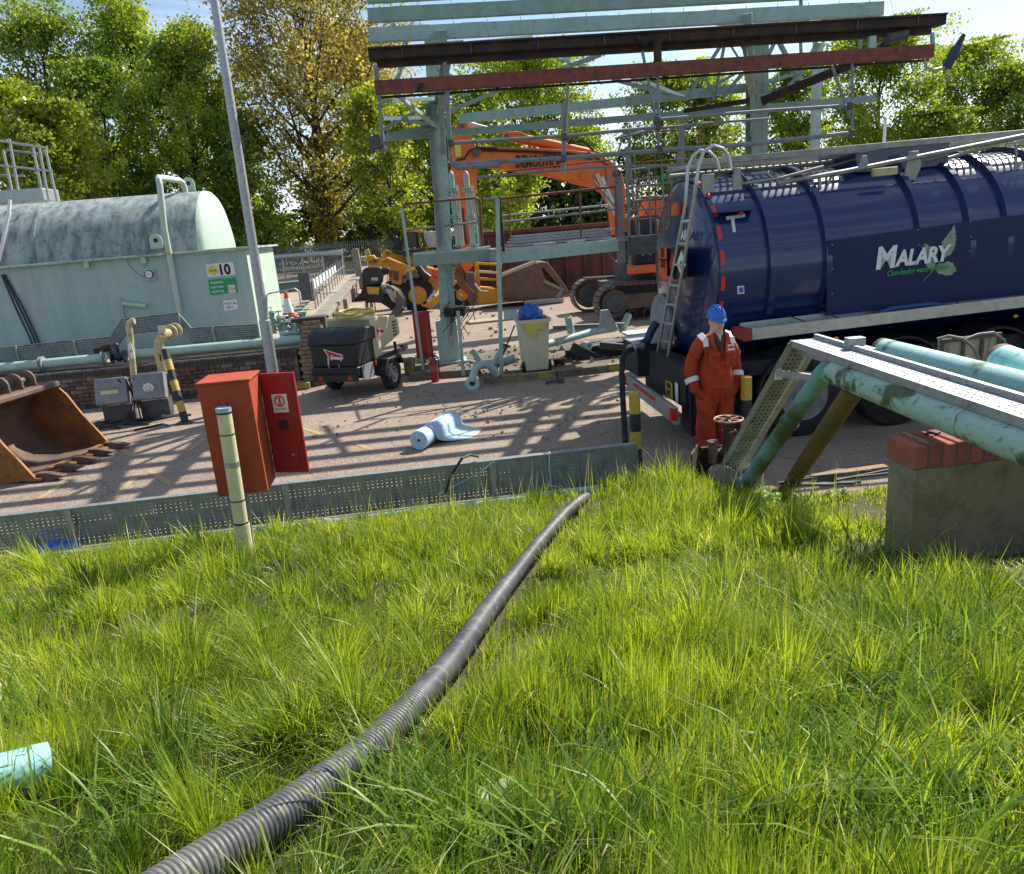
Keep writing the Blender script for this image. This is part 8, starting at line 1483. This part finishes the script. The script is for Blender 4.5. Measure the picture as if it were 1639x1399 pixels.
mb = MB(); c1_, c2_ = V(1243, 597, UV(a0+Xs*.2)[1]-.05), E_+leg_d*.06; mb.beam(c1_, c2_+UX*.05, .05, .05); mb.beam(a0+Xs*.06+Ydown*wS*.5, E_+dP*.1+ZX*.08, .05, .04); q = G(1360, 560, 1.70); mb.box(a0+X_*.55+Yt*(wT+.04)+Zt*.05, (.12, .08, .06)); mb.build('cross_bracket', M['galv'], tt2, bev=.003)
mb = MB(); mb.prism([(-.03, -.05), (.03, -.05), (.02, .06), (-.02, .06)], c1_-VX*.03, UX, ZX, .01); mb.build('bracket_plate', M['white'], tt2)
mb = MB(); c = a0+X_*.45+Yt*(wT+.07); mb.beam(c, c+X_*.28, .06, .05); mb.build('splice_plate', M['galv'], tt2)
# lower cyan pipes behind
M['cyanm'] = mat('mossy_cyan', (0.33, 0.55, 0.53), 0.5, col2=(0.06, 0.09, 0.03), amt=0.85, scale=3.4, col3=(0.2, 0.38, 0.36), amt3=.6, scale3=11, lo=.56, hi=.64)
def openpipe(nm, lb, p, q, r, mt='cyan', rusty=True):
    t = thing(nm, lb, 'pipe', Vector((p.x, p.y, 0))); d = (q-p).normalized(); L_ = (q-p).length; mb = MB(); mb.lathe(p, d, [(.3, r-.008), (0, r-.008), (0, r), (L_, r)], 28); mb.build('pipe_run', M[mt], t)
    mb = MB(); mb.lathe(p-d*.004, d, [(.04, r-.010), (0, r-.010), (.0, r+.002), (.045, r+.002)], 28, cap=False); mb.build('pipe_mouth', M['rustb'] if rusty else M['cyan'], t); return t
p2a, p2b = G(1412, 562, 1.45), G(1650, 625, 1.45); openpipe('lower_green_pipe', 'pale cyan pipe with a rusty open end and moss streaks, behind the level cable tray', p2a, p2a+(p2b-p2a)*3.0, .108, 'cyanm')
p3a, p3b = G(1602, 578, 1.5), G(1760, 640, 1.45); openpipe('rightmost_cyan_pipe', 'clean cyan pipe at the right edge of the photo beside the tanker', p3a, p3a+(p3b-p3a)*2.4, .125, 'cyan')
for kq, q in enumerate((p2a+(p2b-p2a)*.75, p3a+(p3b-p3a)*.8, p2a+(p2b-p2a)*1.6)):
    mb = MB(); zg = float(bank_z(*UV(q))); mb.beam(Vector((q.x, q.y, min(zg, .2)-.1)), Vector((q.x, q.y, q.z-.09)), .08, .08); mb.beam(Vector((q.x, q.y, q.z-.11))-UX*.2, Vector((q.x, q.y, q.z-.11))+UX*.2, .06, .05); tag(mb.build('pipe_stand', M['galvd']), ['dull steel stand under the middle of the lower green pipe', 'dull steel stand under the cyan pipe at the right edge of the photo', 'dull steel stand under the near end of the lower green pipe'][kq], 'stand', 'stands under the cyan pipes')
gpn = thing('weathered_board', 'weathered pale panel leaning by the tanker wheels behind the cyan pipes', 'panel', V(1550, 600, 6.9)); pp_ = [UZ(1503, 546, 6.9), UZ(1600, 534, 6.9), UZ(1601, 590, 6.9), UZ(1504, 600, 6.9)]; mb = MB(); mb.prism([(x_, max(z_, 0)) if i < 2 else (x_, .02) for i, (x_, z_) in enumerate(pp_)], P(0, 6.9, 0), UX, ZX, .03); mb.build('board', mat('stained_panel', (.42, .40, .34), .7, col2=(.2, .17, .13), amt=.8, scale=5, streak=True), gpn)
mb = MB(); x0, x1 = pp_[0][0], pp_[1][0]; z_ = pp_[0][1]
for a_, b_ in (((x0, z_), (x1, pp_[1][1])), ((x0+.02, .05), (x0+.02, z_)), ((x1-.02, .05), (x1-.02, pp_[1][1])), ((x0+.25, .05), (x0+.25, z_+.02)), ((x0+.45, .05), (x0+.45, z_+.03))): mb.beam(P(a_[0], 6.88, a_[1]), P(b_[0], 6.88, b_[1]), .03, .035)
mb.build('frame', M['rustb'], gpn)
mb = MB(); mb.tube([V(1500, 543, 6.7), V(1518, 538, 6.65), V(1540, 542, 6.65), V(1558, 556, 6.65), V(1568, 578, 6.65), V(1572, 610, 6.65)], .016, 8); mb.tube([V(1540, 545, 6.8), V(1565, 535, 6.8), V(1590, 532, 6.8), V(1608, 545, 6.8), V(1612, 570, 6.8), V(1612, 620, 6.8)], .013, 8); tag(mb.build('cable_loops', M['galvd']), 'grey cables looping over the weathered panel beside the tanker', 'cables')

# pillar
bpz = thing('brick_topped_pillar', 'low roughcast concrete wall with a red brick coping on the right of the bank', 'wall', P(3.2, 3.65, .8))
pu, pv0, pv1 = UV(G(1465, 750, 1.30))[0]-.005, UV(G(1465, 750, 1.30))[1], UV(G(1413, 730, 1.30))[1]+.01
mb = MB(); mb.ubox(pu+.012, pu+1.9, pv0+.012, pv1-.012, .55, 1.288); mb.build('concrete_body', M['roughcast'], bpz, bev=.008)
mb = MB(); mb.ubox(pu+.004, pu+1.9, pv0+.006, pv1-.006, 1.2885, 1.405); mb.build('mortar', M['mortar'], bpz)
brs = [boxmesh('brick', .071, pv1-pv0, .128, M['brickred'] if i % 2 == 0 else mat('plum_brick', (.26, .085, .055), .8, col2=(.16, .06, .045), amt=.7, scale=9, bump=.4, bscale=120), .005, .0025, i+20) for i in range(4)]
n_b = 24
for i in range(n_b): inst(brs[i % 4 if i else 0], 'brick', Matrix.Translation(P(pu+.0365+i*.0795, (pv0+pv1)/2, 1.354+rnd.uniform(-.003, .003))) @ Matrix.Rotation(A+rnd.uniform(-.01, .01), 4, 'Z'), bpz)
for i in range(3):
    s, l_ = ((.085, 0), (.34, .2), (.375, .22))[i]; mb = MB(); p = P(pu+s, pv0+.02, 1.424); mb.beam(p, P(pu+s+.01, pv1-.01, 1.424), .014, .012); tag(mb.build('wood_lath', M['wood']), ('pale wooden lath lying on the brick coping near its left corner', 'nearer of two pale laths side by side on the brick coping under the pipe', 'farther of two pale laths side by side on the brick coping under the pipe')[i], 'lath')
mb = MB(); p = P(pu+.17, pv0+.17, 1.425); mb.tube([p, p+UX*.03+ZX*.006, p+UX*.06-VX*.01, p+UX*.09+VX*.005], .008, 6); tag(mb.build('black_scrap', M['black']), 'black scrap of rubber lying on the brick coping', 'scrap')
# timber and rods at the foot of the pipes
mb = MB(); mb.beam(V(1300, 765, 6.3), V(1418, 748, 6.3), .09, .05); tag(mb.build('timber_plank', M['wood'], bev=.006), 'light timber plank lying at the yard edge left of the brick-topped wall', 'plank')
mb = MB(); r8 = random.Random(8)
for k in range(14): p = V(r8.uniform(1240, 1330), r8.uniform(766, 778), 6.2+r8.uniform(-.1, .25)); p.z = max(p.z, .06); mb.beam(p, p+UX*r8.uniform(.3, .7)+VX*r8.uniform(-.15, .2)+ZX*r8.uniform(-.02, .05), .02, .02)
tag(mb.build('dark_rods', M['steeld']), 'loose dark rods and laths scattered beside the timber plank', 'rods')
mb = MB()
for px, py in ((1215, 790), (1230, 783), (1200, 797)): q = G(px, py, .12); mb.sphere(q, (.09, .05, .03), 8, 5)
tag(mb.build('pale_rubble_lumps', M['concrete']), 'few pale rubble lumps between the two sloping pipes', 'rubble', kind='thing')

# ---------------------------------------------------------------- ribbed hose in the grass
def catmull(pts, step):
    o = []; n = len(pts)
    for i in range(n-1):
        p0, p1, p2, p3 = pts[max(0, i-1)], pts[i], pts[i+1], pts[min(n-1, i+2)]; k = max(2, int((p2-p1).length/step))
        for j in range(k): t = j/k; o.append(.5*((2*p1)+(p2-p0)*t+(2*p0-5*p1+4*p2-p3)*t*t+(3*p1-p0-3*p2+p3)*t*t*t))
    return o
hs_ = thing('suction_hose', 'long grey ribbed suction hose snaking up through the grass from the bottom of the photo', 'hose', HOSE[0]-ZX*.1)
cp2 = catmull([HOSE[0]+(HOSE[0]-HOSE[1])*.6]+HOSE, .004)
dl = np.array([[*q] for q in cp2]); sl = np.concatenate([[0], np.cumsum(np.linalg.norm(np.diff(dl, axis=0), axis=1))]); ss = np.arange(0, sl[-1], .00235)
cp2 = [Vector((np.interp(x, sl, dl[:, 0]), np.interp(x, sl, dl[:, 1]), np.interp(x, sl, dl[:, 2]))) for x in ss]; s = 0; rr2 = []; prev = cp2[0]
for q in cp2: s += (q-prev).length; prev = q; ph = (s/.0141) % 1.0; rr2.append((.0485+.0036*abs(sin(pi*ph))**.7)*(1-.14*min(1, s/3.2)))
mb = MB(); mb.tube(cp2, rr2, 20)
hm_ = mat('ribbed_hose', (.062, .065, .073), .42, 0.0, col2=(.15, .145, .13), amt=.75, scale=5, col3=(.30, .26, .19), amt3=.5, scale3=22, bump=.08)
mb.build('ribbed_tube', hm_, hs_, recalc=False)
# cyan stub on the left
sa, sb_ = bank_hit(74, 1222, .10), bank_hit(-140, 1275, .13); openpipe('cyan_pipe_stub', 'cyan pipe end sticking into the photo at the lower left, lying in the grass', sa, sb_, .062, 'cyan', False)

# ---------------------------------------------------------------- weeds
def weed(px, py, n, Lf, wf, label, seed, up=.6, mt='broad'):
    rs = random.Random(seed); b = bank_hit(px, py); t = thing('weed', label, 'plant', b); 
    for k in range(n):
        a_ = k*2.4+rs.uniform(-.3, .3); L_ = Lf*rs.uniform(.7, 1.15); e = up*rs.uniform(.5, 1.3); vs = []; N_ = 5
        d = Vector((cos(a_), sin(a_), 0)); sd = Vector((-sin(a_), cos(a_), 0))
        for j in range(N_+1):
            f = j/N_; w_ = wf*sin(pi*min(.97, f*.9+.08))**.8*.5; c = b+d*L_*f+ZX*(e*L_*(f-f*f*.75)+.02); vs += [c-sd*w_+ZX*w_*.4, c, c+sd*w_+ZX*w_*.4]
        mb = MB(); mb.add(vs, [(3*j+i, 3*j+i+1, 3*j+i+4, 3*j+i+3) for j in range(N_) for i in (0, 1)]); o = mb.build('leaf', M[mt], t, recalc=False); at = o.data.attributes.new('tint', 'FLOAT', 'POINT'); at.data.foreach_set('value', [rs.uniform(.35, .75)]*len(o.data.vertices))
weed(1245, 805, 11, .17, .05, 'leafy weed growing at the foot of the brown sloping pipe', 1, 1.2)
weed(1222, 812, 9, .14, .045, 'smaller leafy weed left of the one at the brown pipe foot', 2, 1.2)
weed(790, 1330, 9, .15, .055, 'broad-leaved dock growing right of the hose near the bottom', 3, .9)
weed(1345, 800, 10, .13, .035, 'pale leafy weed in front of the timber plank', 4, 1.4)
weed(905, 1085, 8, .13, .03, 'small broad-leaved weed in the middle of the grass right of the hose', 5, 1.0)
weed(1120, 1160, 7, .10, .03, 'low weed in the grass right of centre', 6, .9)
weed(1590, 1270, 9, .16, .045, 'broad-leaved weed near the right edge of the grass', 7, 1.0)
weed(1490, 905, 8, .09, .035, 'small weed on the bare soil below the brick-topped wall', 8, .9)
weed(1380, 1330, 8, .15, .04, 'broad-leaved weed at the bottom right of the grass', 9, 1.1)
weed(150, 985, 7, .12, .03, 'small weed at the left of the grass', 10, 1.0)
weed(480, 1010, 7, .12, .03, 'small weed in the grass under the marker post', 12, 1.0)

# ================================================================== tidy up: lettering to meshes, loose pieces to objects of their own
bpy.context.view_layer.update()
dgx = bpy.context.evaluated_depsgraph_get()
for o in [q for q in bpy.data.objects if q.type == 'FONT']:
    me = bpy.data.meshes.new_from_object(o.evaluated_get(dgx)); n = bpy.data.objects.new(o.name, me); COL.objects.link(n); n.parent = o.parent; n.matrix_basis = o.matrix_basis.copy()
    for ch in list(o.children): ch.parent = n
    nm = o.name; bpy.data.objects.remove(o); n.name = nm
SPLIT = ('walkway_bracket', 'end_plate', 'lip_bracket', 'collar', 'gutter_bracket', 'clamp', 'strap', 'rivet', 'top_rail', 'walkway_edge', 'axle', 'hub_hole', 'landing_leg', 'flange', 'deck_litter', 'rails', 'wheel_nut', 'cross_bracket', 'handrail_tube', 'clip', 'cable', 'wire_end', 'shoulder_tape', 'side_marker_lamp', 'gauge_mark', 'pin', 'cuff', 'bolt_row', 'loose_fill', 'sprocket', 'roof_remnant')
for o in [q for q in bpy.data.objects if q.type == 'MESH' and q.name.split('.')[0] in SPLIT]:
    b = bmesh.new(); b.from_mesh(o.data); b.verts.ensure_lookup_table(); seen = set(); isl = []
    for v in b.verts:
        if v.index in seen: continue
        st = [v]; cur = []; seen.add(v.index)
        while st:
            x = st.pop(); cur.append(x.index)
            for e in x.link_edges:
                y = e.other_vert(x)
                if y.index not in seen: seen.add(y.index); st.append(y)
        isl.append(set(cur))
    b.free()
    if not 2 <= len(isl) <= 40: continue
    base = o.name.split('.')[0]
    for k, S_ in enumerate(isl):
        b = bmesh.new(); b.from_mesh(o.data); b.verts.ensure_lookup_table(); bmesh.ops.delete(b, geom=[v for v in b.verts if v.index not in S_], context='VERTS')
        me = bpy.data.meshes.new(base); b.to_mesh(me); b.free()
        for mt_ in o.data.materials:
            if mt_ and mt_.name not in [q.name for q in me.materials if q]: me.materials.append(mt_)
        n = o.copy(); n.data = me; n.name = base; COL.objects.link(n)
        if k == 0:
            for ch in list(o.children): ch.parent = n
    bpy.data.objects.remove(o)
print('OBJECTS', len(bpy.data.objects), 'TRIS', sum(sum(len(p.vertices)-2 for p in m.polygons) if len(m.polygons) < 3000 else len(m.polygons)*2 for m in bpy.data.meshes if m.users))
